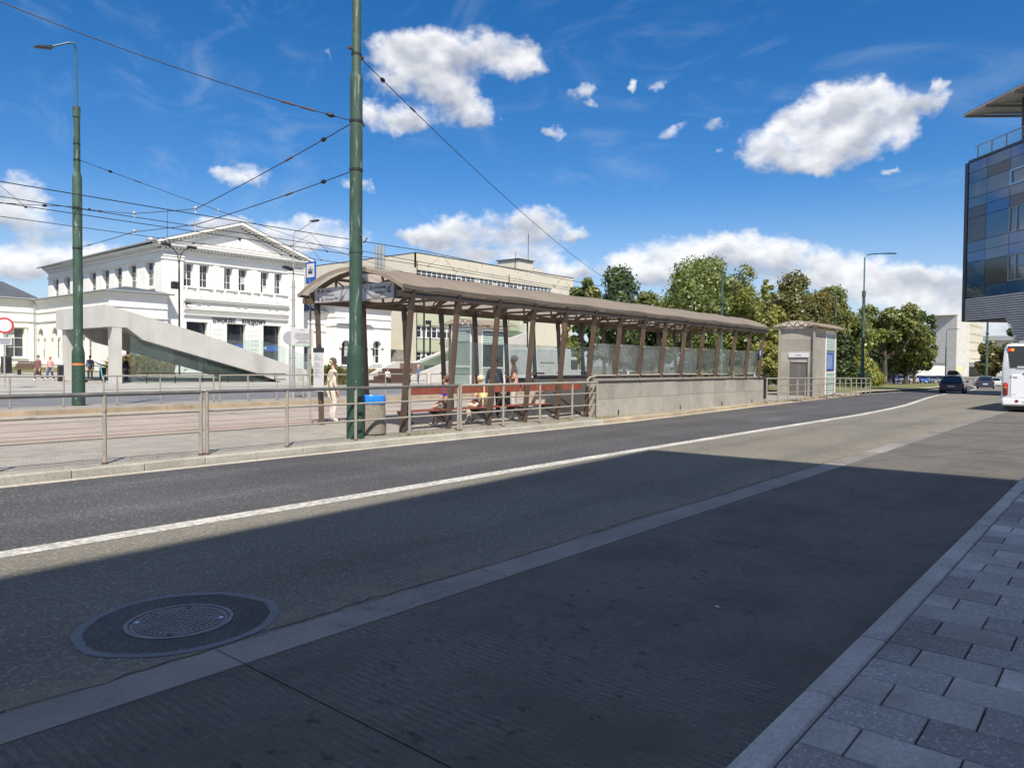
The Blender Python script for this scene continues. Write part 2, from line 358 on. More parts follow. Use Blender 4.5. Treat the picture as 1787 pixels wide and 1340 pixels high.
def tracks(m, ys, w_, gain):
    t = NT(m.node_tree); b = t.n['Principled BSDF']; v = vecsrc(t, True); s_ = t.add('ShaderNodeSeparateXYZ'); t.setin(s_, 0, v); src = b.inputs['Base Color'].links[0].from_socket; k = None
    wy = t.math('MULTIPLY_ADD', t.math('SUBTRACT', t.noise(t.mapv(v, (.12, .3, 1)), 1.0, 3), .5), .9, s_.outputs[1])
    for y in ys:
        e = t.ss(t.math('ABSOLUTE', t.math('SUBTRACT', wy, y)), 0.05, w_, 1, 0); k = e if k is None else t.math('MAXIMUM', k, e)
    k = t.math('MULTIPLY', k, t.ss(t.noise(t.mapv(v, (.3, 2.2, 1)), 1.0, 4, .6), .3, .65))
    t.setin(b, 'Base Color', t.mix(1., src, t.lin(k, 0, 1, 1, gain), 'MULTIPLY'))
tracks(M_asph_dark, (8.9, 10.6), .55, 1.28); tracks(M_asph_grey, (5.0, 6.7), .5, .82)
M_asph_far = aggregate('far road asphalt', (0.135, 0.140, 0.149), (0.270, 0.270, 0.270), .85, 60, .3, .2, .15, .3)
M_patch = aggregate('patched asphalt', (.075, .075, .075), (.2, .2, .19), .85, 80, .4, .8, .3, .9)
M_tar = mat('tar seal', (.085, .092, .105), .45, .2, 3, 30, .1, .1, 60, world=True)
M_band = mat('concrete gutter', (0.238, 0.218, 0.195), .8, .22, 1.2, 30, .16, .25, 120, world=True, stain=(0.112, 0.109, 0.109), stscale=1.4, stlo=.56, sthi=.75)
M_gr_kerb = aggregate('granite kerb', (0.385, 0.372, 0.349), (0.591, 0.573, 0.538), .8, 160, .5, 2, .22, .5, patch=(0.197, 0.188, 0.170), island=.08)
M_pv_dark = aggregate('dark granite paver', (0.255, 0.247, 0.238), (0.624, 0.601, 0.567), .78, 110, .6, 1.5, .2, .45, island=.26, spotlo=.8)
M_pv_light = aggregate('light granite paver', (0.340, 0.325, 0.300), (0.500, 0.480, 0.450), .8, 170, .5, 1.2, .32, .4, patch=(0.170, 0.155, 0.140), island=.26)
M_band_worn = mat('worn concrete gutter', (.165, .152, .135), .85, .25, 1.2, 30, .16, .25, 120, world=True, stain=(.23, .215, .19), stscale=.9, stlo=.54, sthi=.7)
M_joint = mat('joint sand', (.05, .048, .045), .95, .3, 8, 60, .2, world=True)
M_pavfar = aggregate('far pavement', (.2, .2, .2), (.35, .35, .35), .85, 40, .4, 1, .2, .3)
M_kerb = aggregate('pale kerb', (0.360, 0.347, 0.297), (0.585, 0.567, 0.504), .85, 110, .5, 1.5, .2, .6, patch=(0.198, 0.180, 0.144), island=.08)
M_kerb_tan = aggregate('tan kerb', (0.378, 0.306, 0.207), (0.540, 0.450, 0.324), .85, 110, .4, 1.5, .22, .5, patch=(0.180, 0.144, 0.090), island=.1)
M_dirt = mat('soil', (.10, .085, .06), .95, .3, 3, 30, .2, world=True)
M_tramred = aggregate('reddish track concrete', (0.323, 0.273, 0.235), (0.395, 0.344, 0.302), .9, 60, .3, .8, .16, .4, patch=(0.260, 0.218, 0.181))
M_tramedge = aggregate('red edge strip', (0.255, 0.183, 0.149), (0.357, 0.281, 0.238), .9, 70, .3, 1, .2, .4)
M_ground = mat('ground', (.16, .15, .12), .95, .3, .05, 2, .2, world=True)
M_grass = mat('lawn', (.13, .135, .045), .95, .4, .5, 9, .35, .8, 30, world=True, stain=(.21, .18, .08), stscale=.6, stlo=.5, sthi=.7)
M_lot = aggregate('parking asphalt', (.22, .21, .19), (.35, .34, .3), .9, 30, .3, .2, .15, .2)
M_sand = mat('verge dust', (.36, .31, .24), .95, .2, 1, 30, .15, world=True)
M_rail_steel = mat('rail steel', (.30, .26, .22), .5, .2, 2, 30, .1, metal=.8, world=True)
M_galv = mat('weathered painted steel', (.34, .31, .26), .55, .15, 5, 60, .1, .1, 200, metal=.15, world=True, stain=(.2, .16, .11), stscale=5, stlo=.58, sthi=.72)
M_galv_dark = mat('dark worn top rail', (.16, .155, .145), .45, .2, 4, 60, .1, metal=.3, world=True, stain=(.3, .27, .23), stscale=4, stlo=.55, sthi=.7)
M_green = mat('green mast paint', (.036, .078, .055), .62, .2, 3, 40, .12, .1, 120, world=True, stain=(.27, .34, .31), stscale=9, stlo=.57, sthi=.67, streak=True)
M_green_dark = mat('dark green mast paint', (.026, .062, .044), .62, .2, 3, 40, .12, .1, 120, world=True, stain=(.30, .36, .32), stscale=10, stlo=.62, sthi=.72)
M_blue_pipe = mat('blue grey pipe', (.05, .13, .18), .4)
M_black = mat('black metal', (.02, .02, .022), .5)
M_rust = mat('rusty iron', (.10, .055, .04), .8, .4, 12, 60, .2)
M_wire = mat('wire', (.025, .025, .028), .5, metal=.3)
M_orange = mat('orange marking', (.6, .2, .06), .6)
M_ins = mat('glazed insulator', (.45, .42, .40), .3)
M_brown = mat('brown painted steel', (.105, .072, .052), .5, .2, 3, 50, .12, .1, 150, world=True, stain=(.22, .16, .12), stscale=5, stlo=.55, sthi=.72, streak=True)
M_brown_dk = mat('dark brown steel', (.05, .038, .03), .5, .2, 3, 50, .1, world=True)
M_roof = sheetmat('weathered roof sheet', (.55, .475, .39), .66); M_fascia = mat('weathered fascia', (.115, .098, .082), .6, .15, 1.5, 40, .08, world=True)
M_ceil = sheetmat('ceiling sheet', (.60, .52, .42), .5)
M_red = mat('red bench board', (.24, .065, .04), .55, .2, 3, 60, .12, .1, 100, world=True, stain=(.33, .17, .12), stscale=7, stlo=.6, sthi=.72)
M_stonewall = aggregate('granite wall panel', (0.322, 0.299, 0.253), (0.478, 0.460, 0.405), .85, 60, .5, .9, .2, .5, patch=(0.184, 0.170, 0.143), island=.12)
M_conc = mat('fair faced concrete', (.50, .49, .455), .85, .1, .7, 20, .08, .15, 60, world=True, stain=(.36, .345, .31), stscale=.8, stlo=.52, sthi=.75, streak=True)
M_conc_lt = mat('light concrete', (.55, .53, .49), .85, .12, .7, 20, .08, .15, 60, world=True)
M_bincon = aggregate('exposed aggregate bin', (.25, .22, .18), (.48, .43, .36), .9, 70, .6, 2, .15, .8)
M_bag = mat('blue plastic bag', (.02, .22, .72), .3, .15, 8, 40, .1, .4, 18)
M_white_wall = mat('white render', (.80, .785, .74), .85, .05, .4, 15, .04, .08, 60, world=True, stain=(.66, .64, .6), stscale=.5, stlo=.58, sthi=.8)
M_white_trim = mat('white moulding', (.78, .765, .72), .85, .05, .6, 15, .04, world=True)
M_slate = mat('grey roof', (.075, .085, .10), .6, .15, .6, 12, .1, world=True)
M_gutter = mat('grey gutter metal', (.36, .38, .38), .45, .1, 1, 20, .05, metal=.3, world=True)
M_wframe = mat('white window frame', (.78, .78, .76), .5, .05)
M_dglass = mat('dark window glass', (.035, .04, .05), .06, .5, .7, 3, .1, spec=.9, world=True)
M_curtain = mat('pale curtain', (.45, .5, .47), .5, .25, .6, 5, .2, world=True)
M_cream = mat('cream render', (.62, .575, .465), .88, .07, .3, 12, .05, .1, 40, world=True, stain=(.52, .49, .42), stscale=.25, stlo=.55, sthi=.8)
M_palegreen = mat('pale green render', (.46, .49, .34), .88, .08, .3, 12, .05, world=True, stain=(.54, .53, .41), stscale=.6, stlo=.62, sthi=.75)
M_peel = mat('bare patches', (.40, .39, .36), .9, .1, 2, 12, .08, world=True)
M_glass = glass('shelter glass', (.93, .955, .945), .13, (.46, .50, .46), 1.1)
M_glass_gr = glass('green balustrade glass', (.90, .955, .94), .06, (.5, .6, .56), 1.0)
M_signwhite = mat('white sign face', (.62, .62, .62), .4, .04)
M_signgrey = mat('grey sign face', (.33, .34, .36), .4, .04)
M_signpale = mat('pale grey print', (.42, .42, .43), .4, .05)
M_ink = mat('ink', (.03, .03, .035), .5, 0, 3, 3, 0)
M_inkgrey = mat('grey ink', (.22, .22, .25), .5, 0, 3, 3, 0)
M_signblue = mat('sign blue', (.01, .09, .40), .4, .05)
M_signred = mat('sign red', (.55, .03, .03), .4, .05)
M_wood = mat('brown wood', (.09, .05, .035), .6, .25, 4, 30, .15)

# ------------------------------------------------------------ the ground
def strip(ylo, yhi, xs, off, ny=1):
    mb = MB()
    for i in range(len(xs)-1):
        for j in range(ny):
            q = []
            for (x, jj) in ((xs[i], j), (xs[i+1], j), (xs[i+1], j+1), (xs[i], j+1)):
                a = ylo(x) if callable(ylo) else ylo; b = yhi(x) if callable(yhi) else yhi
                y = a+(b-a)*jj/ny; q.append((x, y, gz(x, y)+off))
            mb.quad(*q)
    return mb
def rng(a, b, s): n = max(1, int(round((b-a)/s))); return [a+(b-a)*i/n for i in range(n+1)]
XS = rng(-40, 28, 8)[:-1]+rng(28, 110, 3)[:-1]+rng(110, 200, 8)
g = MB()
gx = [-1500, -300, -80]+rng(-40, 200, 10)+[300, 500, 900, 2000]; gy = [-1500, -300, -60]+rng(-20, 120, 10)+[200, 400, 900, 2500]
for i in range(len(gx)-1):
    for j in range(len(gy)-1):
        g.quad(*[(x, y, gz(x, y)-.09) for (x, y) in ((gx[i], gy[j]), (gx[i+1], gy[j]), (gx[i+1], gy[j+1]), (gx[i], gy[j+1]))])
struct('ground', g, M_ground)
struct('near_lane_asphalt', strip(lambda x: WL(x)-.02, lambda x: KB(x)+.02, XS, 0), M_asph_dark)
struct('worn_lane_asphalt', strip(lambda x: 4.12 if x < 46 else RK(x)+.0, lambda x: WL(x)-.02, rng(-40, 28, 8)[:-1]+rng(28, 46, 3)+rng(46.001, 110, 3)+rng(110, 200, 8)[1:], 0), M_asph_grey)
def paint(name, lo, hi, worn=.42, col=(.60, .58, .52)):
    m, t, b = pm(name); v = vecsrc(t, True)
    w = t.ss(t.math('ADD', t.noise(v, 14, 5, .7), t.math('MULTIPLY', t.noise(v, 1.2, 3), .4)), .58, .82)
    c = t.mix(t.math('MULTIPLY', w, worn*2.2, clamp=True), col, (.26, .25, .22)); c = t.mix(1., c, t.lin(t.noise(v, 70, 2), .3, .7, .85, 1.1), 'MULTIPLY')
    t.setin(b, 'Base Color', c); b.inputs['Roughness'].default_value = .75
    bn = t.add('ShaderNodeBump'); bn.inputs['Strength'].default_value = .6; bn.inputs['Distance'].default_value = .008; t.setin(bn, 'Height', t.noise(v, 45, 3)); t.l.new(bn.outputs[0], b.inputs['Normal'])
    return m
M_line = paint('road paint', 0, 1)
M_edge = paint('edge strip', 0, 1, .35, (.54, .48, .39))
def crack(pts, w, off, m_, name, label):
    mb = MB(); rr = random.Random(len(pts)+int(pts[0][0]*10)); P = []
    for i in range(len(pts)-1):
        a, b_ = Vector((*pts[i], 0)), Vector((*pts[i+1], 0)); n_ = max(2, int((b_-a).length/.12))
        for k in range(n_): q_ = a.lerp(b_, k/n_); P.append(Vector((q_.x+rr.gauss(0, .012), q_.y+rr.gauss(0, .012), 0)))
    P.append(Vector((*pts[-1], 0)))
    for i in range(len(P)-1):
        d_ = (P[i+1]-P[i]).normalized(); s_ = Vector((-d_.y, d_.x, 0)); w0 = w*rr.uniform(.5, 1.2)
        mb.quad(*[(v_.x, v_.y, gz(v_.x, v_.y)+off) for v_ in (P[i]-s_*w0, P[i+1]-s_*w0, P[i+1]+s_*w0, P[i]+s_*w0)])
    o = struct(name, mb, m_, fixn=False); return o
crack([(14.2, 3.75), (18, 2.1), (20.5, 1.25)], .02, .003, M_tar, 'pavement_crack', '')
crack([(22.8, 7.5), (24.5, 5.6), (27.5, 3.2), (29.5, 1.3)], .03, .003, M_tar, 'pavement_crack', '')
crack([(6.2, 4.15), (7.4, 4.2), (9.0, 4.14), (12.0, 4.2), (15.0, 4.15)], .006, .0035, M_joint, 'pavement_crack', '')
crack([(1.0, 4.16), (1.7, 4.14), (3.2, 4.18), (4.8, 4.13), (6.1, 4.17)], .005, .0035, M_joint, 'pavement_crack', '')
struct('lane_line', strip(lambda x: WL(x)-.26, lambda x: WL(x), XS, .004), M_line)
struct('kerb_edge_line', strip(lambda x: KB(x)-.21, lambda x: KB(x), XS, .004), M_edge)
# the bus bay: grooved concrete panels beside a smooth concrete gutter
m, t, b = pm('grooved concrete'); v = vecsrc(t, True)
wv = t.add('ShaderNodeTexWave', wave_type='BANDS', bands_direction='X'); t.setin(wv, 'Vector', v); wv.inputs['Scale'].default_value = 6.2; wv.inputs['Distortion'].default_value = 3.2; wv.inputs['Detail'].default_value = 3; wv.inputs['Detail Scale'].default_value = 5; wv.inputs['Detail Roughness'].default_value = .7
f = t.noise(v, 70, 4, .75); gm = t.ss(t.noise(v, 2.2, 4, .6), .35, .65)
gr = t.math('MULTIPLY_ADD', t.math('SUBTRACT', wv.outputs[1], .5), t.math('MULTIPLY_ADD', gm, .16, .03), t.math('MULTIPLY', t.noise(t.mapv(v, (60, 12, 1)), 1.0, 4, .7), .9))
sxy = t.add('ShaderNodeSeparateXYZ'); t.setin(sxy, 0, v); oily = sxy.outputs[1]
st = t.noise(v, .8, 6, .68); sp = t.noise(t.mapv(v, (1.0, .65, 1)), 9, 5, .72)
c = t.mix(1., (.132, .119, .102), t.math('MULTIPLY', t.lin(gr, .25, .65, .62, 1.36), t.lin(f, .3, .7, .74, 1.26)), 'MULTIPLY')
c = t.mix(t.math('MULTIPLY', t.ss(st, .42, .64), .62), c, (.072, .066, .058)); c = t.mix(t.math('MULTIPLY', t.ss(sp, .57, .66), t.ss(t.math('ABSOLUTE', t.math('SUBTRACT', oily, 2.65)), .25, 1.0, .85, .3)), c, (.033, .031, .029))
tyre = t.math('MULTIPLY', t.ss(t.noise(t.mapv(v, (.25, 2.4, 1)), 1.0, 4, .6), .5, .7), .3); c = t.mix(tyre, c, (.08, .076, .072))
t.setin(b, 'Base Color', c); b.inputs['Roughness'].default_value = .82; b.inputs['Specular IOR Level'].default_value = .35
bn = t.add('ShaderNodeBump'); bn.inputs['Strength'].default_value = .8; bn.inputs['Distance'].default_value = .012
t.setin(bn, 'Height', t.math('MULTIPLY_ADD', f, .4, gr)); t.l.new(bn.outputs[0], b.inputs['Normal']); M_bay = m
bed = struct('bus_bay', strip(1.19, 4.13, rng(-12, 28, 8)[:-1]+rng(28, 46, 3), -.02), M_joint)
x = -11.6; k = 0
while x < 45:
    x1 = min(x+4.6, 46)
    obj('panel', MB().hexa([(xx, yy, gz(xx, 3)+zz) for zz in (-.018, 0) for (xx, yy) in ((x+.006, 1.2), (x1-.006, 1.2), (x1-.006, 3.79), (x+.006, 3.79))]), M_bay, bed)
    x = x1
x = -11.6
while x < 45:
    x1 = min(x+2.3, 46)
    obj('gutter_slab', MB().hexa([(xx, yy, gz(xx, 3)+zz) for zz in (-.018, .003) for (xx, yy) in ((x+.005, 3.80), (x1-.005, 3.80), (x1-.005, 4.115), (x+.005, 4.115))]), M_band if x < 12.5 or (14.5 < x < 17) else M_band_worn, bed)
    x = x1
# near pavement: granite kerb and pavers
pav = struct('pavement', MB().box(-12, 60, -4.2, 1.055, -.05, .095), M_joint)
struct('far_pavement', MB().box(14.7, 60, -4.2, 1.05, .0952, .12).box(-12, 1.8, -4.2, 1.05, .0952, .12).box(1.8, 14.7, -4.2, -1.0, .0952, .12), M_pavfar)
x = -12.0
while x < 60:
    w = random.choice((.95, 1.0, 1.05)); dz = random.uniform(-.002, .002)
    obj('kerb_stone', MB().box(x+.004, x+w-.004, 1.06, 1.2, -.05, .121+dz), M_gr_kerb, pav, bev=.012 if -1 < x < 16 else 0)
    x += w
def paver_mesh(ly, m_):
    o = obj('paver', MB().box(-.1465, .1465, -ly/2, ly/2, -.03, 0), m_, None, bev=.004); me = o.data; WLOC.pop(o.name, None); bpy.data.objects.remove(o); return me
PM = {(l, s): paver_mesh(l-.009, mm) for l in (.18, .385) for s, mm in (('d', M_pv_dark), ('l', M_pv_light))}
row = 0; x = 1.95
while x < 14.6:
    y = 1.052; first = row % 2 == 0; n = 0
    while y > -.95:
        L = .18 if (first and n == 0) else .385
        kind = 'l' if random.random() < (.28 if n == 0 else .5) else 'd'
        inst('paver', PM[(L, kind)], pav, (x+.15, y-L/2, .12+random.uniform(-.0018, .0018)), (random.uniform(-.004, .004), random.uniform(-.003, .003), random.uniform(-.004, .004)))
        y -= L; n += 1
    row += 1; x += .3
# manhole
mh = thing('manhole', 'round cast iron manhole cover in a dark tar-ringed asphalt patch', 'manhole', (2.29, 4.75, 0))
def disc(mb, r0, r1, z, n=64, wob=0, seed=0):
    rr = random.Random(seed); ph = [rr.uniform(0, 6.28) for _ in range(3)]; rr2 = [rr.gauss(0, .005) for _ in range(n)]
    P = lambda r, k: (2.29+(r+(rr2[k % n] if wob > .009 else 0)+wob*(math.sin(2*6.283*k/n+ph[0])+.6*math.sin(5*6.283*k/n+ph[1])+.4*math.sin(9*6.283*k/n+ph[2])))*math.cos(6.283185*k/n), min(4.75+(r+wob*math.sin(3*6.283*k/n+ph[1]))*math.sin(6.283185*k/n), 99), z)
    for k in range(n):
        q = [P(r0, k), P(r1, k), P(r1, k+1), P(r0, k+1)]
        q = [(p[0], max(p[1], 4.125), p[2]) for p in q]
        mb.quad(*q)
    return mb
obj('asphalt_patch', disc(MB(), .3, .575, .002, wob=.008), M_patch, mh)
obj('tar_ring', disc(MB(), .55, .61, .0035, wob=.014, seed=3), M_tar, mh)
M_iron = mat('cast iron', (.19, .18, .185), .5, .25, 6, 60, .15, .2, 200, metal=.4, world=True, stain=(.09, .07, .055), stscale=6)
obj('frame', MB().lathe([(.33, -.03), (.33, .008), (.305, .008), (.305, -.03)], (2.29, 4.75, 0), 48, cap=False), M_iron, mh)
cov = obj('cover', MB().lathe([(.298, -.03), (.298, .004), (.0, .004)], (2.29, 4.75, 0), 48, cap=False), M_iron, mh)
st_ = MB()
for rr, n in ((.04, 8), (.07, 14), (.1, 20), (.13, 26), (.16, 32), (.19, 38), (.225, 40), (.262, 46)):
    for k in range(n):
        a = 6.2832*(k+.5*(int(rr*100) % 2))/n; h = .011 if rr < .2 else .014; w = rr*6.2832/n*.32
        ca, sa = math.cos(a), math.sin(a)
        st_.hexa([(2.29+(rr+i)*ca-j*sa, 4.75+(rr+i)*sa+j*ca, z) for z in (.004, .0085) for (i, j) in ((-h, -w), (h, -w), (h, w), (-h, w))])
sto = obj('studs', st_, M_iron, mh); sto['kind'] = 'stuff'
M_bolt = mat('bright bolt', (.6, .62, .66), .25, .1, metal=.8)
for a in (2.5, 5.6):
    obj('bolt', MB().lathe([(.018, .004), (.018, .012), (0, .013)], (2.29+.255*math.cos(a), 4.75+.255*math.sin(a), 0), 12), M_bolt, mh)
for a in (.9, 4.05):
    obj('lifting_slot', MB().lathe([(.02, .004), (.02, .0093), (0, .0095)], (2.29+.255*math.cos(a), 4.75+.255*math.sin(a), 0), 12), M_black, mh)
# litter and stains near the bay
lit = MB()
for (x, y) in ((6.1, 2.95), (6.35, 3.1), (4.9, 2.2)):
    a = random.uniform(0, 6); lit.quad((x, y, .006), (x+.02*math.cos(a), y+.02*math.sin(a), .009), (x+.012, y+.024, .012), (x-.008, y+.012, .008))
o = obj('litter', lit, M_signwhite, fixn=False); tag(o, 'tiny white scraps of litter on the dark bus bay concrete', 'litter', kind='stuff')

# near platform, track bed, far platform, far road, plaza
m, t, b = pm('platform blocks'); v = vecsrc(t, True)
br = t.add('ShaderNodeTexBrick'); t.setin(br, 0, v); t.setin(br, 1, (.32, .295, .255)); t.setin(br, 2, (.25, .23, .20)); t.setin(br, 3, (.16, .145, .12))
br.inputs['Scale'].default_value = 1; br.inputs['Mortar Size'].default_value = .006; br.inputs['Brick Width'].default_value = .2; br.inputs['Row Height'].default_value = .1
n = t.noise(v, .7, 5, .6); c = t.mix(1., br.outputs[0], t.math('MULTIPLY', t.lin(n, .28, .72, .84, 1.16), t.lin(t.noise(v, 40, 2), .25, .75, .9, 1.1)), 'MULTIPLY')
c = t.mix(t.math('MULTIPLY', t.ss(t.noise(v, 2.5, 5, .7), .6, .72), .5), c, (.17, .15, .12))
t.setin(b, 'Base Color', c); b.inputs['Roughness'].default_value = .9
bn = t.add('ShaderNodeBump'); bn.inputs['Strength'].default_value = .5; bn.inputs['Distance'].default_value = .008; bn.invert = True; t.setin(bn, 'Height', br.outputs[1]); t.l.new(bn.outputs[0], b.inputs['Normal'])
M_platform = m
XP = rng(-40, 28, 8)[:-1]+rng(28, 60, 2)
plat = struct('platform', strip(lambda x: KB(x)+.148, lambda x: 16.2+bend(x), XP, .12), M_platform)
struct('platform_edge_strip', strip(lambda x: 16.2+bend(x), lambda x: 16.95+bend(x), XP, .12), M_tramedge)
struct('tram_track_bed', strip(lambda x: 16.95+bend(x), lambda x: 25.75+bend(x), XP, .02), M_tramred)
ps = MB()
for i in range(len(XP)-1):
    a, b2 = XP[i], XP[i+1]; ps.quad((a, 16.95+bend(a), gz(a, 0)+.12), (b2, 16.95+bend(b2), gz(b2, 0)+.12), (b2, 16.95+bend(b2), gz(b2, 0)), (a, 16.95+bend(a), gz(a, 0)))
struct('platform_edge', ps, M_tramedge)
for yy in (18.58, 20.02, 22.28, 23.72):
    struct('tram_rail', strip(lambda x: yy-.025+bend(x), lambda x: yy+.025+bend(x), XP, .026), M_rail_steel)
x = -20.0
while x < 57:
    w = random.choice((.96, 1.0, 1.04)); a = x+.004; e = x+w-.004
    tall = .125+random.uniform(-.004, .004)
    obj('kerb_stone', MB().hexa([(xx, KB(xx)+yy, gz(xx, 12)+zz) for zz in (-.05, tall) for (xx, yy) in ((a, 0), (e, 0), (e, .15), (a, .15))]), M_kerb if x < 17.5+random.uniform(-1, 1) else M_kerb_tan, plat, bev=.014 if x < 30 else 0)
    x += w
plat2 = struct('far_platform', strip(lambda x: 25.9+bend(x), lambda x: 28.3+bend(x), XP, .16), M_platform)
x = -6.0
while x < 57:
    a = x+.006; e = x+1.994
    obj('kerb_stone', MB().hexa([(xx, 25.7+bend(xx)+yy, gz(xx, 12)+zz) for zz in (-.05, .165+random.uniform(-.006, .006)) for (xx, yy) in ((a, 0), (e, 0), (e, .2), (a, .2))]), M_kerb_tan, plat2)
    x += 2.0
XF = rng(-60, 28, 8)[:-1]+rng(28, 100, 4)
struct('far_road', strip(28.2, 40.0, XF, -.01, 2), M_asph_far)
struct('far_road_line', strip(29.2, 29.35, XF, .0), M_line)
for xx in range(-10, 60, 8): struct('far_road_dash', strip(34.2, 34.35, rng(xx, xx+4, 2), .0), M_line)
m, t, b = pm('plaza slabs'); v = vecsrc(t, True)
br = t.add('ShaderNodeTexBrick'); t.setin(br, 0, v); t.setin(br, 1, (.36, .345, .315)); t.setin(br, 2, (.31, .295, .27)); t.setin(br, 3, (.16, .155, .145))
br.inputs['Scale'].default_value = 1; br.inputs['Mortar Size'].default_value = .035; br.inputs['Brick Width'].default_value = 2.4; br.inputs['Row Height'].default_value = 1.2
c = t.mix(1., br.outputs[0], t.lin(t.noise(v, .5, 5, .6), .28, .72, .86, 1.12), 'MULTIPLY'); t.setin(b, 'Base Color', c); b.inputs['Roughness'].default_value = .9
M_plaza = m
struct('plaza', strip(40.2, 76.0, rng(-60, 100, 8), .06, 8), M_plaza)
struct('plaza_kerb', strip(40.0, 40.2, rng(-60, 100, 8), .07), M_kerb)
struct('plaza_lawn', strip(76.0, 100, rng(-60, 32, 8), .07, 4), M_grass)
XV = rng(57, 110, 3)[:-1]+rng(110, 200, 6)
struct('grass_verge', strip(lambda x: KB(x)+.9, lambda x: max(KB(x)+1.2, 30.0), XV, .15, 6), M_grass)
struct('verge_path', strip(lambda x: KB(x)+.0, lambda x: KB(x)+.9, XV, .155), M_sand)
struct('parking_lot', strip(lambda x: max(KB(x)+1.2, 30.0), lambda x: max(KB(x)+1.2, 30.0)+26, rng(57, 200, 6), .13, 4), M_lot)

# weeds along the kerb, the railings and the wall
wd = MB()
def blade(mb, x, y, z, h, lean, w=.007):
    a = random.uniform(0, 6.28); dx, dy = math.cos(a)*w, math.sin(a)*w; b_ = random.uniform(0, 6.28); lx, ly = math.cos(b_)*lean, math.sin(b_)*lean
    mb.quad((x-dx, y-dy, z), (x+dx, y+dy, z), (x+lx*.5+dx*.8, y+ly*.5+dy*.8, z+h*.65), (x+lx*.5-dx*.8, y+ly*.5-dy*.8, z+h*.65)); mb.add([(x+lx*.5-dx*.8, y+ly*.5-dy*.8, z+h*.65), (x+lx*.5+dx*.8, y+ly*.5+dy*.8, z+h*.65), (x+lx, y+ly, z+h)], [(0, 1, 2)])
spots = [(10.9, 12.1, 60, .18), (11.5, 12.2, 120, .28), (12.1, 12.15, 40, .3), (9.4, 12.1, 14, .1), (13.6, 12.2, 30, .2), (15.2, 12.2, 30, .3), (16.3, 12.2, 110, .35), (17.0, 12.2, 60, .3), (18.8, 12.2, 120, .2), (19.3, 12.2, 110, .25), (20.3, 12.25, 60, .3), (21.4, 12.2, 40, .3), (23.0, 12.3, 30, .3), (25.6, 12.3, 50, .5), (28.1, 12.45, 30, .3), (31.8, 12.5, 50, .5), (33, 12.8, 40, .5), (5.3, 12.1, 16, .5), (7.6, 11.95, 10, .3), (4.5, 11.95, 14, .4)]
for (x, y, n, s) in spots:
    for _ in range(n):
        xx = random.gauss(x, s*1.3); yy = random.gauss(y, .06); blade(wd, xx, yy, gz(xx, yy)+.12, random.uniform(.02, .10)*random.uniform(.5, 1.2), random.uniform(.02, .09), .004)
M_weed = mat('dry weeds', (.20, .20, .06), .9, .3, 3, 20, .2, world=True, stain=(.36, .30, .13), stscale=3, island=.3)
o = obj('weeds', wd, M_weed, fixn=False); tag(o, 'tufts of dry grass and weeds along the platform kerb', 'weeds', kind='stuff')
# ------------------------------------------------------------ railings
def railing(label, xs, yf, off, H=1.1, r=.03, group=None, rails=(.40, .75), top=None, pm_=None, double_end=True):
    x0 = xs[0]; t = thing('railing', label, 'railing', (x0, yf(x0), gz(x0, yf(x0))+off), group=group)
    P = lambda x, z: (x, yf(x), gz(x, yf(x))+off+z)
    obj('top_rail', MB().tube([P(x, H-r) for x in xs], r*1.12, 8), top or M_galv, t, smooth=True)
    for z in rails: obj('rail', MB().tube([P(x, z) for x in xs], r*.66, 8), top if top and False else (pm_ or M_galv), t, smooth=True)
    for x in xs:
        p = obj('post', MB().tube([P(x, -.02), P(x, H-r)], r*1.05, 10), pm_ or M_galv, t, smooth=True)
        obj('foot', MB().lathe([(r*1.5, 0), (r*1.35, .03)], P(x, 0), 10), M_rust, p)
    return t
NR = 'railings along the near platform kerb'
RY = interp([(-10, 11.97), (6, 12.08), (12, 12.25), (19, 12.32), (32, 12.52), (36, 12.7), (42, 13.15), (48, 13.55), (56, 14.1)])
railing('long near railing with a dark top rail at the left edge of the photo', [-1.6, 0.0, 1.55, 3.1, 4.66, 6.2], RY, .12, group=NR, top=M_galv_dark)
railing('railing in front of the green mast and the concrete bin', [6.31, 7.9, 9.54, 11.05, 12.62], RY, .12, group=NR, top=M_galv_dark)
railing('railing in front of the red benches, ending at the granite wall', [12.71, 14.29, 15.83, 17.36, 18.66], RY, .12, group=NR)
railing('long railing beyond the granite wall, in front of the lift tower', [32.75+1.55*i for i in range(16)], RY, .12, group=NR)
FR = 'railings along the far platform'
FY = lambda x: 27.35+bend(x)
sets = [([3.2, 4.8, 6.3, 7.75, 9.3], 'far platform railing left of the second green mast'), ([10.55, 11.0, 12.5, 14.0, 14.55], 'far platform railing just right of the second green mast'), ([14.8, 16.0, 17.3, 18.6, 20.0], 'far platform railing in front of the low end of the concrete ramp'), ([20.25, 21.8, 23.3, 24.8, 26.2], 'far platform railing behind the green mast and the bin'), ([26.5, 28.0, 29.5], 'far platform railing in front of the dark seat steps')]
for xs, lb in sets: railing(lb, xs, FY, .16, H=1.05, r=.026, group=FR, rails=(.55,))

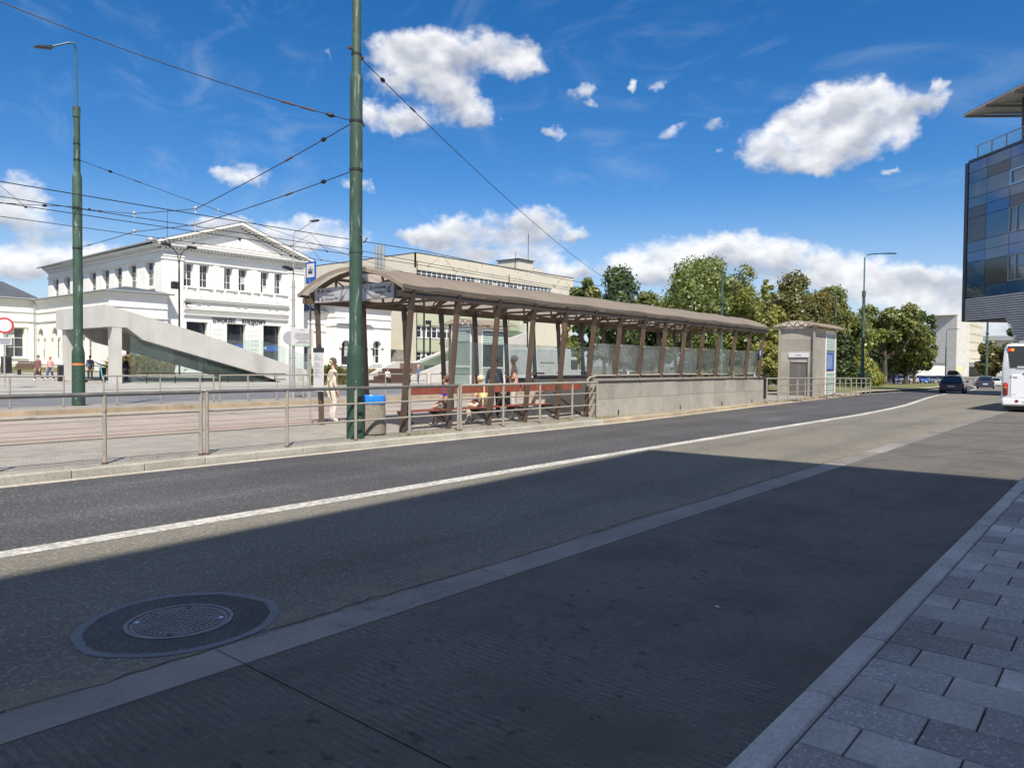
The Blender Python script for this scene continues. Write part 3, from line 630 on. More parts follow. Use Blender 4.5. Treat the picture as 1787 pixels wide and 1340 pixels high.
# ------------------------------------------------------------ masts
def bandclamp(mb, x, y, z, r): return mb.lathe([(r+.003, z-.03), (r+.011, z-.026), (r+.011, z+.026), (r+.003, z+.03)], (x, y, 0), 16)
mx, my = 9.78, 12.5
t = thing('tram_mast', 'big chipped dark green mast in front of the shelter sign', 'mast', (mx, my, .12), group='green masts carrying the tram wires')
obj('base', MB().lathe([(.182, .10), (.178, 1.62), (.176, 1.86), (.172, 1.93), (.135, 2.08)], (mx, my, 0), 28), M_green_dark, t, smooth=True)
obj('shaft', MB().lathe([(.134, 2.08), (.130, 7.6)], (mx, my, 0), 28), M_green, t, smooth=True)
obj('upper_shaft', MB().lathe([(.131, 7.6), (.122, 7.66), (.098, 7.76), (.094, 12.5)], (mx, my, 0), 24), M_green, t, smooth=True)
obj('hatch', MB().box(mx-.07, mx+.02, my-.186, my-.16, .5, .75), M_green_dark, t)
for z, r in ((5.72, .131), (6.72, .131), (8.1, .095), (4.02, .131)): obj('clamp', bandclamp(MB(), mx, my, z, r), M_black if z != 4.02 else M_green_dark, t)
for q in ((mx-.2, mx-.1, my-.03, my+.03, 8.16, 8.22), (mx+.1, mx+.18, my-.03, my+.03, 8.05, 8.11), (mx+.12, mx+.2, my-.04, my+.0, 6.66, 6.74)): obj('bracket', MB().box(*q), M_rust, t, bev=.01)
obj('hook', MB().tube([(mx, my-.13, 4.38), (mx+.01, my-.17, 4.34), (mx+.01, my-.17, 4.18), (mx+.08, my-.19, 4.22), (mx+.14, my-.2, 4.32)], .014, 6), M_black, t)

lx, ly = 9.9, 27.8
t = thing('tram_mast', 'green mast with an orange mark and a street lamp on a bent blue-grey pipe', 'mast', (lx, ly, .16), group='green masts carrying the tram wires')
obj('base', MB().lathe([(.205, .14), (.20, 1.9), (.195, 2.0), (.15, 2.2)], (lx, ly, 0), 24), M_green_dark, t, smooth=True)
obj('shaft', MB().lathe([(.15, 2.2), (.15, 7.95), (.105, 8.15)], (lx, ly, 0), 24), M_green, t, smooth=True)
obj('upper_shaft', MB().lathe([(.105, 8.12), (.10, 10.0), (.12, 10.0), (.12, 10.35), (.03, 10.36)], (lx, ly, 0), 20), M_green, t, smooth=True)
obj('orange_mark', MB().lathe([(.203, 1.55), (.2035, 1.62)], (lx, ly, 0), 24, cap=False), M_orange, t)
for z, r in ((8.55, .105), (9.1, .103), (6.9, .15), (5.55, .15)): obj('clamp', bandclamp(MB(), lx, ly, z, r), M_black, t)
lp = obj('lamp_arm', MB().tube([(lx, ly, 10.3), (lx, ly, 12.1), (lx-.02, ly-.02, 12.33), (lx-.1, ly-.09, 12.44), (lx-.25, ly, 12.43), (lx-.75, ly+.1, 12.15)], .035, 10), M_blue_pipe, t, smooth=True)
obj('lamp_head', MB().hexa([(lx-.7, ly+.0, 12.08), (lx-1.25, ly-.02, 11.98), (lx-1.25, ly+.2, 11.98), (lx-.7, ly+.2, 12.08), (lx-.7, ly+.03, 12.22), (lx-1.2, ly+.02, 12.05), (lx-1.2, ly+.17, 12.05), (lx-.7, ly+.17, 12.22)]), M_black, lp, bev=.02)

# ------------------------------------------------------------ overhead wires
def sag(p, q, s, n=24): p = Vector(p); q = Vector(q); return [p.lerp(q, i/n)-Vector((0, 0, 4*s*(i/n)*(1-i/n))) for i in range(n+1)]
def wire(label, pts, r=.011, ins=(), group='overhead tram wires', cat='wire'):
    t = thing('overhead_wire', label, cat, pts[0], group=group)
    obj('cable', MB().tube(pts, r, 6), M_wire, t)
    for i, (u, k) in enumerate(ins):
        j = min(int(u*(len(pts)-1)), len(pts)-2); f_ = u*(len(pts)-1)-j
        p = Vector(pts[j]).lerp(Vector(pts[j+1]), f_); d = (Vector(pts[j+1])-Vector(pts[j])).normalized()
        if k == 'b': obj('insulator', MB().tube([p-d*.1, p-d*.07, p-d*.03, p+d*.03, p+d*.07, p+d*.1], [.012, .028, .046, .046, .028, .012], 10), M_wire, t, smooth=True)
        elif k == 'r': obj('turnbuckle', MB().tube([p-d*.16, p-d*.13, p+d*.13, p+d*.16], [.012, .022, .022, .012], 8), M_rust, t)
        else: obj('clamp', MB().tube([p-Vector((0, 0, .11)), p-Vector((0, 0, .06)), p+Vector((0, 0, .02)), p+Vector((0, 0, .06))], [.035, .014, .048, .03], 8), M_ins, t)
    return t
ZA = (5.68, 5.17); ZB = (6.05, 5.48)
wpts = lambda y, z, s: sum([sag((x, y+bend(x), z+gz(x, 0)), (x+20, y+bend(x+20), z+gz(x+20, 0)), s, 10)[:-1] for x in range(-22, 98, 20)], [])
wire('upper carrying wire over the nearer tram track', wpts(19.3, ZA[0], .05), .012)
wire('lower contact wire over the nearer tram track', wpts(19.3, ZA[1], .0), .010)
wire('upper carrying wire over the farther tram track', wpts(23.0, ZB[0], .05), .012)
wire('lower contact wire over the farther tram track', wpts(23.0, ZB[1], .0), .010)
for (y, z0, z1, xs) in ((19.3, *ZA, (5.2, 13.4, 19.0, 27)), (23.0, *ZB, (15.8, 24.0, 33))):
    for q_, x in enumerate(xs):
        dd = thing('wire_dropper', ('first', 'second', 'third', 'fourth')[q_]+' V shaped dropper from the left on the '+('nearer' if y < 20 else 'farther')+' track wires', 'dropper', (x, y+bend(x), z0), group='droppers between the tram wires')
        obj('strand', MB().tube([(x-.7, y+bend(x), z1), (x, y+bend(x), z0-.04), (x+.6, y+bend(x), z1)], .006, 5), M_wire, dd)
        obj('clip', MB().ball((x-.7, y+bend(x), z1), .03, 6, 4).ball((x+.6, y+bend(x), z1), .03, 6, 4), M_wire, dd)
def span(label, pts, ins): return wire(label, pts, .010, ins)
p0 = (mx, my+.13, 6.72); pa = (9.8, 19.3, 5.80); pb = (9.75, 23.0, 6.12); pc = (9.85, ly-.15, 6.9)
span('upper cross-span wire between the two green masts', sag(p0, pa, .03, 8)[:-1]+sag(pa, pb, .01, 6)[:-1]+sag(pb, pc, .02, 6), ((.06, 'b'), (.14, 'r'), (.405, 'i'), (.70, 'i'), (.93, 'b'), (.87, 'r')))
p0 = (mx, my+.13, 5.72); pa = (9.8, 19.3, 5.38); pb = (9.75, 23.0, 5.58); pc = (9.85, ly-.15, 5.55)
span('lower cross-span wire between the two green masts', sag(p0, pa, .03, 8)[:-1]+sag(pa, pb, .01, 6)[:-1]+sag(pb, pc, .02, 6), ((.06, 'b'), (.14, 'r'), (.405, 'i'), (.70, 'i'), (.93, 'r')))
span('bracing wire from the big mast up to the left edge of the photo', sag((mx-.1, my+.1, 6.75), (3.3, 16.8, 8.72), .18, 20), ((.05, 'b'), (.11, 'r'), (.16, 'r')))
span('bracing wire sloping right from the top of the big mast', sag((mx+.12, my+.05, 8.1), (58, 32.5, 7.6), 1.1, 30), ((.02, 'b'), (.05, 'r')))
span('bracing wire running right from the lamp mast over the station', sag((lx+.1, ly-.05, 8.55), (64, 44.0, 7.2), .9, 30), ((.02, 'b'), (.04, 'r'), (.11, 'i')))
span('thin feeder wire passing behind the lamp mast at the left', sag((4, 25.5, 6.05), (lx, ly-.15, 6.95), .05, 12), ((.62, 'r'), (.8, 'b')))

# ------------------------------------------------------------ tram shelter over the stairs
NC = 15; CX0 = 11.35; CP = (32.12-CX0)/(NC-1)
CXS = [CX0+CP*i for i in range(NC)]
cb = lambda x: .9*max(0, bend(x))*.45                       # the shelter follows the platform only slightly
NY0, NY1, FY0, FY1 = 12.80, 12.52, 15.87, 16.06             # column feet and heads
sh = thing('tram_shelter', 'long brown arched shelter with slanted columns over the platform stairs', 'shelter', (CX0, 14.4, .12))
def zz(x): return gz(x, 13)
for i, x in enumerate(CXS):
    z = zz(x)
    for (y0, y1) in ((NY0, NY1), (FY0, FY1)):
        c = MB().beam((x, y0, z+.12), (x, y1, z+2.98), .085, .12, up=(0, 1, 0))
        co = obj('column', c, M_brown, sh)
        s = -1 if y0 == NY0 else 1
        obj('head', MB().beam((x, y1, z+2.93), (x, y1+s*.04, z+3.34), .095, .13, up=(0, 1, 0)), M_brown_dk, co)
        if x > 18.5 or (y0 == FY0 and x > 15):
            for zf in (1.42, 2.32): yc = y0+(y1-y0)*zf/3+s*.072; obj('glass_clamp', MB().tube([(x, yc, z+zf), (x, yc+s*.05, z+zf)], .028, 8), M_galv, co)
ARC = lambda u: math.sin(math.pi*u)                          # u 0 near eave .. 1 far eave
EY0, EY1, EZ, RZ = 12.42, 16.42, 3.46, 4.0
def rp(x, u, dz=0.): return (x, EY0+(EY1-EY0)*u, zz(x)+EZ+(RZ-EZ)*ARC(u)**.85+dz)
U = [i/12 for i in range(13)]
bx = [CXS[0]-.34]+[(CXS[i]+CXS[i+1])/2 for i in range(0, NC-1, 2)]+[CXS[-1]+.45]
for k in range(len(bx)-1):
    a, e = bx[k]+.004, bx[k+1]-.004; mb = MB(); xs = rng(a, e, .4)
    def sg(x):                                              # each sheet sags between its ends
        w = (x-a)/(e-a); return -.03*math.sin(math.pi*w)
    for i in range(len(xs)-1):
        for j in range(12):
            p = [rp(xs[i], U[j], sg(xs[i])), rp(xs[i+1], U[j], sg(xs[i+1])), rp(xs[i+1], U[j+1], sg(xs[i+1])), rp(xs[i], U[j+1], sg(xs[i]))]
            mb.quad(*p, 0)
    fa = MB()
    for i in range(len(xs)-1):
        for u, yy in ((0, -.02), (1, .02)):
            p, q = rp(xs[i], u, sg(xs[i])), rp(xs[i+1], u, sg(xs[i+1]))
            fa.hexa([(p[0], p[1]+yy-.012, p[2]-.075), (q[0], q[1]+yy-.012, q[2]-.075), (q[0], q[1]+yy+.012, q[2]-.075), (p[0], p[1]+yy+.012, p[2]-.075), (p[0], p[1]+yy-.012, p[2]+.012), (q[0], q[1]+yy-.012, q[2]+.012), (q[0], q[1]+yy+.012, q[2]+.012), (p[0], p[1]+yy+.012, p[2]+.012)])
    for side in (0, 1):
        fb_ = MB()
        for i in range(len(xs)-1): fb_.add(fa.v[(2*i+side)*8:(2*i+side)*8+8], [(0, 3, 2, 1), (4, 5, 6, 7), (0, 1, 5, 4), (1, 2, 6, 5), (2, 3, 7, 6), (3, 0, 4, 7)])
        obj('fascia', fb_, M_fascia, sh)
    for xe in ((xs[0],) if k == 0 else (xs[-1],) if k == len(bx)-2 else ()):
        for j in range(12):
            p, q = rp(xe, U[j]), rp(xe, U[j+1]); mb.quad(p, q, (q[0], q[1], q[2]-.10), (p[0], p[1], p[2]-.10), 0)
    obj('roof_sheet', mb, [M_roof, M_ceil], sh, fixn=False)
    # pale valance sheet under the eave
    mb = MB()
    for i in range(len(xs)-1):
        p, q = rp(xs[i], 0, sg(xs[i])-.09), rp(xs[i+1], 0, sg(xs[i+1])-.09)
        mb.hexa([(p[0], p[1]-.015, p[2]-.0), (q[0], q[1]-.015, q[2]-.0), (q[0], q[1]+.06, zz(q[0])+3.29), (p[0], p[1]+.06, zz(p[0])+3.29), (p[0], p[1]+.0, p[2]+.01), (q[0], q[1]+.0, q[2]+.01), (q[0], q[1]+.075, zz(q[0])+3.29), (p[0], p[1]+.075, zz(p[0])+3.29)])
    obj('valance', mb, M_ceil, sh)
for i, x in enumerate(CXS):
    rb = MB()
    for j in range(12): rb.beam(rp(x, U[j], -.09), rp(x, U[j+1], -.09), .07, .10)
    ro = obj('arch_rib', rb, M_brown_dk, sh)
    tr = MB().beam((x, NY1, zz(x)+3.28), (x, FY1, zz(x)+3.28), .06, .06)
    for (u, y) in ((.28, 13.6), (.72, 15.0)):
        tr.beam(rp(x, u, -.12), (x, y-.25 if u < .5 else y+.25, zz(x)+3.3), .045, .045)
        tr.beam(rp(x, .5, -.12), (x, y+.1 if u < .5 else y-.1, zz(x)+3.3), .03, .03)
    obj('truss', tr, M_brown, ro)
for yy, nm in ((NY1-.02, 'gutter_beam'), (FY1+.02, 'gutter_beam')):
    gb = MB()
    for i in range(NC-1): gb.beam((CXS[i]-(.4 if i == 0 else 0), yy, zz(CXS[i])+3.26), (CXS[i+1]+(.4 if i == NC-2 else 0), yy, zz(CXS[i+1])+3.26), .10, .13)
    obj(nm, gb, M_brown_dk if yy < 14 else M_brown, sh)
for yy, zr in ((13.4, .0), (15.4, .0)):
    pu = MB()
    for i in range(NC-1):
        u = (yy-EY0)/(EY1-EY0); a, e = rp(CXS[i], u, -.07), rp(CXS[i+1], u, -.07); pu.beam(a, e, .05, .07)
        if i % 2 == 0: pu.beam(((a[0]+e[0])/2, yy, a[2]), ((a[0]+e[0])/2, yy, a[2]-.42), .04, .04).beam(a, ((a[0]+e[0])/2, yy, a[2]-.36), .03, .03).beam(((a[0]+e[0])/2, yy, a[2]-.36), e, .03, .03)
    obj('purlin', pu, M_brown, sh)
# glass panes between the columns
for i in range(NC-1):
    a, e = CXS[i]+.02, CXS[i+1]-.02
    for (y0, y1, s, first) in ((NY0, NY1, -1, 5), (FY0, FY1, 1, 3)):
        if i < first: continue
        yb = lambda zf: y0+(y1-y0)*zf/3+s*-.115
        obj('glass_pane', MB().hexa([(a, yb(1.36), zz(a)+1.36), (e, yb(1.36), zz(e)+1.36), (e, yb(1.36)+.012, zz(e)+1.36), (a, yb(1.36)+.012, zz(a)+1.36), (a, yb(2.36), zz(a)+2.38), (e, yb(2.36), zz(e)+2.38), (e, yb(2.36)+.012, zz(e)+2.38), (a, yb(2.36)+.012, zz(a)+2.38)]), M_glass, sh)
obj('glass_pane', MB().box(CXS[-1]+.1, CXS[-1]+.112, 12.95, 13.5, zz(32)+1.36, zz(32)+2.34), M_glass, sh)
# direction sign across the shelter's front
sg_ = thing('direction_sign', 'long grey and white direction sign under the front arch of the shelter', 'sign', (CX0-.15, 14.4, 3.2))
SX = CX0-.13
obj('panel', MB().box(SX, SX+.16, 12.95, 16.0, 3.22, 3.58), M_signgrey, sg_)
obj('end_cap', MB().box(SX-.006, SX+.17, 12.82, 12.948, 3.19, 3.61), M_ink, sg_)
wf = MB()
for k in range(24):                                          # pale arched field of the print
    y0, y1 = 15.98-k*.125, 15.98-(k+1)*.125
    f0 = lambda y: 3.575-.33*max(0, (abs(y-14.5)-.55)/1.0)**2.0
    if y0 < 13.0: break
    wf.quad((SX-.003, y0, 3.225), (SX-.003, y1, 3.225), (SX-.003, y1, max(3.23, f0(y1))), (SX-.003, y0, max(3.23, f0(y0))))
obj('white_field', wf, M_signpale, sg_, fixn=False)
obj('grey_band', MB().quad((SX-.005, 14.98, 3.225), (SX-.005, 14.93, 3.225), (SX-.005, 14.78, 3.575), (SX-.005, 14.86, 3.575)), M_inkgrey, sg_)
obj('grey_band', MB().quad((SX-.005, 14.02, 3.225), (SX-.005, 13.88, 3.225), (SX-.005, 13.88, 3.575), (SX-.005, 14.02, 3.575)), M_signgrey, sg_)
RT = (R(90), 0, R(-90))
for s_, y, z in (('winda', 15.55, 3.47), ('Katowice', 15.55, 3.365), ('Dworzec PKP', 15.55, 3.26)): textobj(s_, .095, 'lettering', M_ink, sg_, (SX-.006, y, z), RT, .001)
for s_, y, z in (('ul. Modrzejowska', 13.68, 3.44), ('Dąbrowa G.', 13.64, 3.33)): textobj(s_, .10, 'lettering', M_ink, sg_, (SX-.006, y, z), RT, .001, xscale=.62)
def arrow(y, z, up, L=.13):
    s = 1 if up else -1; mb = MB(); X = SX-.006
    mb.quad((X, y+.012, z-L/2), (X, y-.012, z-L/2), (X, y-.012, z+L/2), (X, y+.012, z+L/2))
    for k in (-1, 1): mb.quad((X-.001, y, z+s*L/2), (X-.001, y, z+s*(L/2-.035)), (X-.001, y+k*.045, z+s*(L/2-.08)), (X-.001, y+k*.045, z+s*(L/2-.045)))
    obj('arrow', mb, M_ink, sg_, fixn=False)
arrow(15.83, 3.50, True); arrow(15.83, 3.31, False); arrow(13.12, 3.40, False, .17)
pk = MB()
for (y, z) in ((15.66, 3.5), (15.66, 3.29), (13.77, 3.475)):
    for (a, b2, c, d) in ((-.035, .035, .03, .04), (-.035, .035, -.04, -.03), (-.035, -.025, -.04, .04), (.025, .035, -.04, .04), (-.012, .012, -.028, .018)): pk.quad((SX-.006, y+a, z+c), (SX-.006, y+b2, z+c), (SX-.006, y+b2, z+d), (SX-.006, y+a, z+d))
obj('pictogram', pk, M_ink, sg_, fixn=False)
arc_ = MB()
pts = [(SX-.02, 14.1-(k/16)*1.1, 3.55-.28*math.sin(math.pi*k/16)) for k in range(17)]
o = obj('slack_cable', MB().tube(pts, .006, 5), M_wire); tag(o, 'slack black cable hanging in a loop across the direction sign', 'cable')

# tram stop sign above the far eave
t = thing('tram_stop_sign', 'blue and white tram stop sign standing above the left eave of the shelter', 'stop sign', (11.3, 16.25, .12))
obj('pole', MB().tube([(11.3, 16.3, .12), (11.3, 16.3, 3.85)], .025, 8), M_galv, t, smooth=True)
obj('plate', MB().box(11.28, 11.30, 16.05, 16.48, 3.74, 4.30), M_signblue, t, bev=.003)
obj('white_square', MB().quad((11.277, 16.43, 3.90), (11.277, 16.10, 3.90), (11.277, 16.10, 4.25), (11.277, 16.43, 4.25)), M_signwhite, t)
X = 11.274; ic = MB()
for (y0, y1, z0, z1) in ((16.36, 16.17, 4.00, 4.03), (16.36, 16.17, 4.09, 4.11), (16.355, 16.335, 4.0, 4.1), (16.19, 16.17, 4.0, 4.1), (16.33, 16.2, 4.03, 4.07), (16.34, 16.3, 3.975, 4.0), (16.23, 16.19, 3.975, 4.0), (16.29, 16.24, 4.11, 4.125), (16.27, 16.26, 4.12, 4.16), (16.30, 16.23, 4.16, 4.17)): ic.quad((X, y0, z0), (X, y1, z0), (X, y1, z1), (X, y0, z1))
obj('tram_symbol', ic, M_ink, t, fixn=False)
# timetable board on the far front column
t = thing('timetable_board', 'tall white timetable board with a black header on the left front column', 'timetable', (11.2, 15.85, .12))
obj('board', MB().box(11.20, 11.23, 15.62, 16.02, .98, 2.08), M_signwhite, t)
obj('header', MB().box(11.194, 11.236, 15.612, 16.028, 1.97, 2.085), M_ink, t)
pr = MB()
for z in (1.78, 1.60, 1.45, 1.33):
    pr.quad((11.198, 15.98, z), (11.198, 15.66, z), (11.198, 15.66, z+.008), (11.198, 15.98, z+.008))
    for k in range(4): w = random.uniform(.1, .3); pr.quad((11.198, 15.97, z+.03+k*.025), (11.198, 15.97-w, z+.03+k*.025), (11.198, 15.97-w, z+.036+k*.025), (11.198, 15.97, z+.036+k*.025))
obj('print', pr, M_inkgrey, t, fixn=False)
t = thing('stop_plate', 'small blue and white stop plate inside the far end of the shelter', 'stop sign', (32.1, 12.75, zz(32)+2))
obj('plate', MB().box(31.95, 32.25, 12.60, 12.62, zz(32)+2.12, zz(32)+2.48), M_signblue, t); obj('white_square', MB().box(32.0, 32.2, 12.595, 12.599, zz(32)+2.22, zz(32)+2.42), M_signwhite, t)

# ------------------------------------------------------------ granite walls round the stairs
def gwall(label, x0, x1, yf, thick, top, name='stair_wall', cap=True, n=13, M_stonewall=M_stonewall):
    t = thing(name, label, 'wall', (x0, yf(x0), gz(x0, yf(x0))+.12), group='granite walls beside the stairs')
    obj('core', MB().add(*(lambda v: (v, [(0, 3, 2, 1), (4, 5, 6, 7), (0, 1, 5, 4), (1, 2, 6, 5), (2, 3, 7, 6), (3, 0, 4, 7)]))([(x, yf(x)+d, gz(x, 13)+z) for z in (.05, top-.01) for (x, d) in ((x0+.02, .035), (x1-.02, .035), (x1-.02, thick-.03), (x0+.02, thick-.03))])), M_joint, t)
    ex = [x0+(x1-x0)*i/n for i in range(n+1)]
    for i in range(n):
        for (za, zb) in ((.06, .66), (.668, top)):
            pr_ = random.uniform(-.006, .004); a, e = ex[i]+.004, ex[i+1]-.004
            obj('granite_panel', MB().hexa([(x, yf(x)+d+pr_, gz(x, 13)+z) for z in (za, zb) for (x, d) in ((a, 0), (e, 0), (e, .04), (a, .04))]), M_stonewall, t)
            if i in (0,): obj('granite_panel', MB().hexa([(x, yf(x0)+d, gz(x0, 13)+z) for z in (za, zb) for (x, d) in ((x0-.02, .0), (x0+.018, .045), (x0+.018, thick-.02), (x0-.02, thick))]), M_stonewall, t)
    if cap:
        c = MB(); c2 = MB()
        for i in range(n):
            a, e = ex[i]+.004, ex[i+1]-.004
            c.hexa([(x, yf(x)+d, gz(x, 13)+top+z) for z in (.004, .05) for (x, d) in ((a, -.02), (e, -.02), (e, thick+.02), (a, thick+.02))])
            c2.hexa([(x, yf(x)+d, gz(x, 13)+top+z) for z in (.055, .12) for (x, d) in ((a, .06), (e, .06), (e, .14), (a, .14))])
        obj('cap', c, M_brown_dk, t); obj('cap_rail', c2, M_galv, t)
        bo = MB()
        for i in range(n): bo.lathe([(.014, .0), (.014, .02)], ((ex[i]+ex[i+1])/2, yf(ex[i])+.05, gz(ex[i], 13)+top+.06), 8)
        obj('bolts', bo, M_black, t)
    return t
WY = interp([(18, 12.38), (25, 12.5), (33, 12.66)])
t = gwall('low granite wall with glass above it, facing the road', 18.75, 32.6, WY, .26, 1.17)
hr = MB().tube([(18.9, 12.55, 1.36), (18.62, 12.55, 1.34), (18.48, 12.55, 1.24), (18.5, 12.55, 1.1), (18.66, 12.55, 1.03), (18.9, 12.55, 1.02)], .03, 8)
obj('curved_handrail', hr, M_galv, t, smooth=True)
obj('handrail', MB().tube([(18.9, 12.62, 1.38), (25, 12.72, 1.40), (32.5, 12.9, 1.36)], .03, 8), M_galv, t, smooth=True)
ds = MB()
for x in (20.0, 24.3, 28.0, 31.2): ds.box(x, x+.05, WY(x)-.02, WY(x)-.006, gz(x, 13)+.14, gz(x, 13)+.30)
obj('drain_spout', ds, M_black, t)
t = gwall('granite wall on the tram side of the stairs, behind the red benches', 20.1, 32.6, lambda x: 15.62+.45*bend(x), .26, 1.22, cap=True, M_stonewall=M_conc_lt)
obj('curved_handrail', MB().tube([(20.5, 15.75, 1.40), (19.95, 15.75, 1.42), (19.75, 15.75, 1.32), (19.8, 15.75, 1.12), (20.1, 15.75, 1.05)], .035, 8), M_galv, t, smooth=True)

# ------------------------------------------------------------ red benches along the road-side columns
for k in range(4):
    i0 = [0, 1, 2, 3][k]; a = CXS[i0]+.38 if k == 0 else CXS[i0]+.04; e = CXS[i0+1]-.02
    lb = ['red bench section nearest the concrete bin', 'red bench section under the boy in blue', 'red bench section under the person in the yellow shirt', 'red bench section beside the man in the striped shirt'][k]
    t = thing('bench', lb, 'bench', ((a+e)/2, 13.2, .12), group='red benches along the shelter columns')
    obj('backrest', MB().box(a, e, 12.955, 12.985, .96, 1.15), M_red, t, bev=.004)
    for j in range(3): obj('seat_board', MB().box(a, e, 13.06+j*.13, 13.175+j*.13, .545, .575), M_red, t, bev=.003)
    for x in (a+.03, e-.03):
        obj('bracket', MB().beam((x, 12.87, .30), (x, 13.40, .53), .05, .06, up=(1, 0, 0)).beam((x, 12.9, .52), (x, 13.42, .52), .05, .04, up=(1, 0, 0)), M_black, t)
t = thing('bench', 'empty red bench section at the end, next to the granite wall', 'bench', (18.2, 13.2, .12), group='red benches along the shelter columns')
obj('backrest', MB().box(CXS[4]+.04, CXS[5]-.02, 12.955, 12.985, .96, 1.15), M_red, t, bev=.004)
obj('brace', MB().beam((CXS[4]+.05, 12.95, .9), (CXS[5]-.1, 12.95, .2), .035, .035).beam((CXS[4]+.05, 12.95, .2), (CXS[5]-.05, 12.95, .24), .04, .05), M_black, t)

# ------------------------------------------------------------ litter bin
bx_, by_ = 10.58, 12.98
t = thing('litter_bin', 'round concrete litter bin lined with a bright blue bag', 'bin', (bx_, by_, .12))
obj('body', MB().lathe([(.29, .12), (.335, .15), (.345, .24), (.335, .5), (.315, .82), (.29, .84), (.27, .82), (.27, .5)], (bx_, by_, 0), 40, cap=False), M_bincon, t, smooth=True)
mb = MB(); n = 40; prof = [(.325, .80), (.332, .86), (.328, .93), (.318, .975), (.28, .985), (.25, .90), (.22, .72)]
rr = random.Random(5); wob = [[rr.uniform(-.006, .006) for _ in range(n)] for _ in prof]
for i, (r_, z) in enumerate(prof):
    for k in range(n):
        a = 6.2832*k/n; q = r_+wob[i][k]; mb.v.append((bx_+q*math.cos(a), by_+q*math.sin(a), z+wob[i][(k*7) % n]*1.2))
for i in range(len(prof)-1):
    for k in range(n): mb.f.append([i*n+k, i*n+(k+1) % n, (i+1)*n+(k+1) % n, (i+1)*n+k]); mb.m.append(0)
obj('bag', mb, M_bag, t, smooth=True)

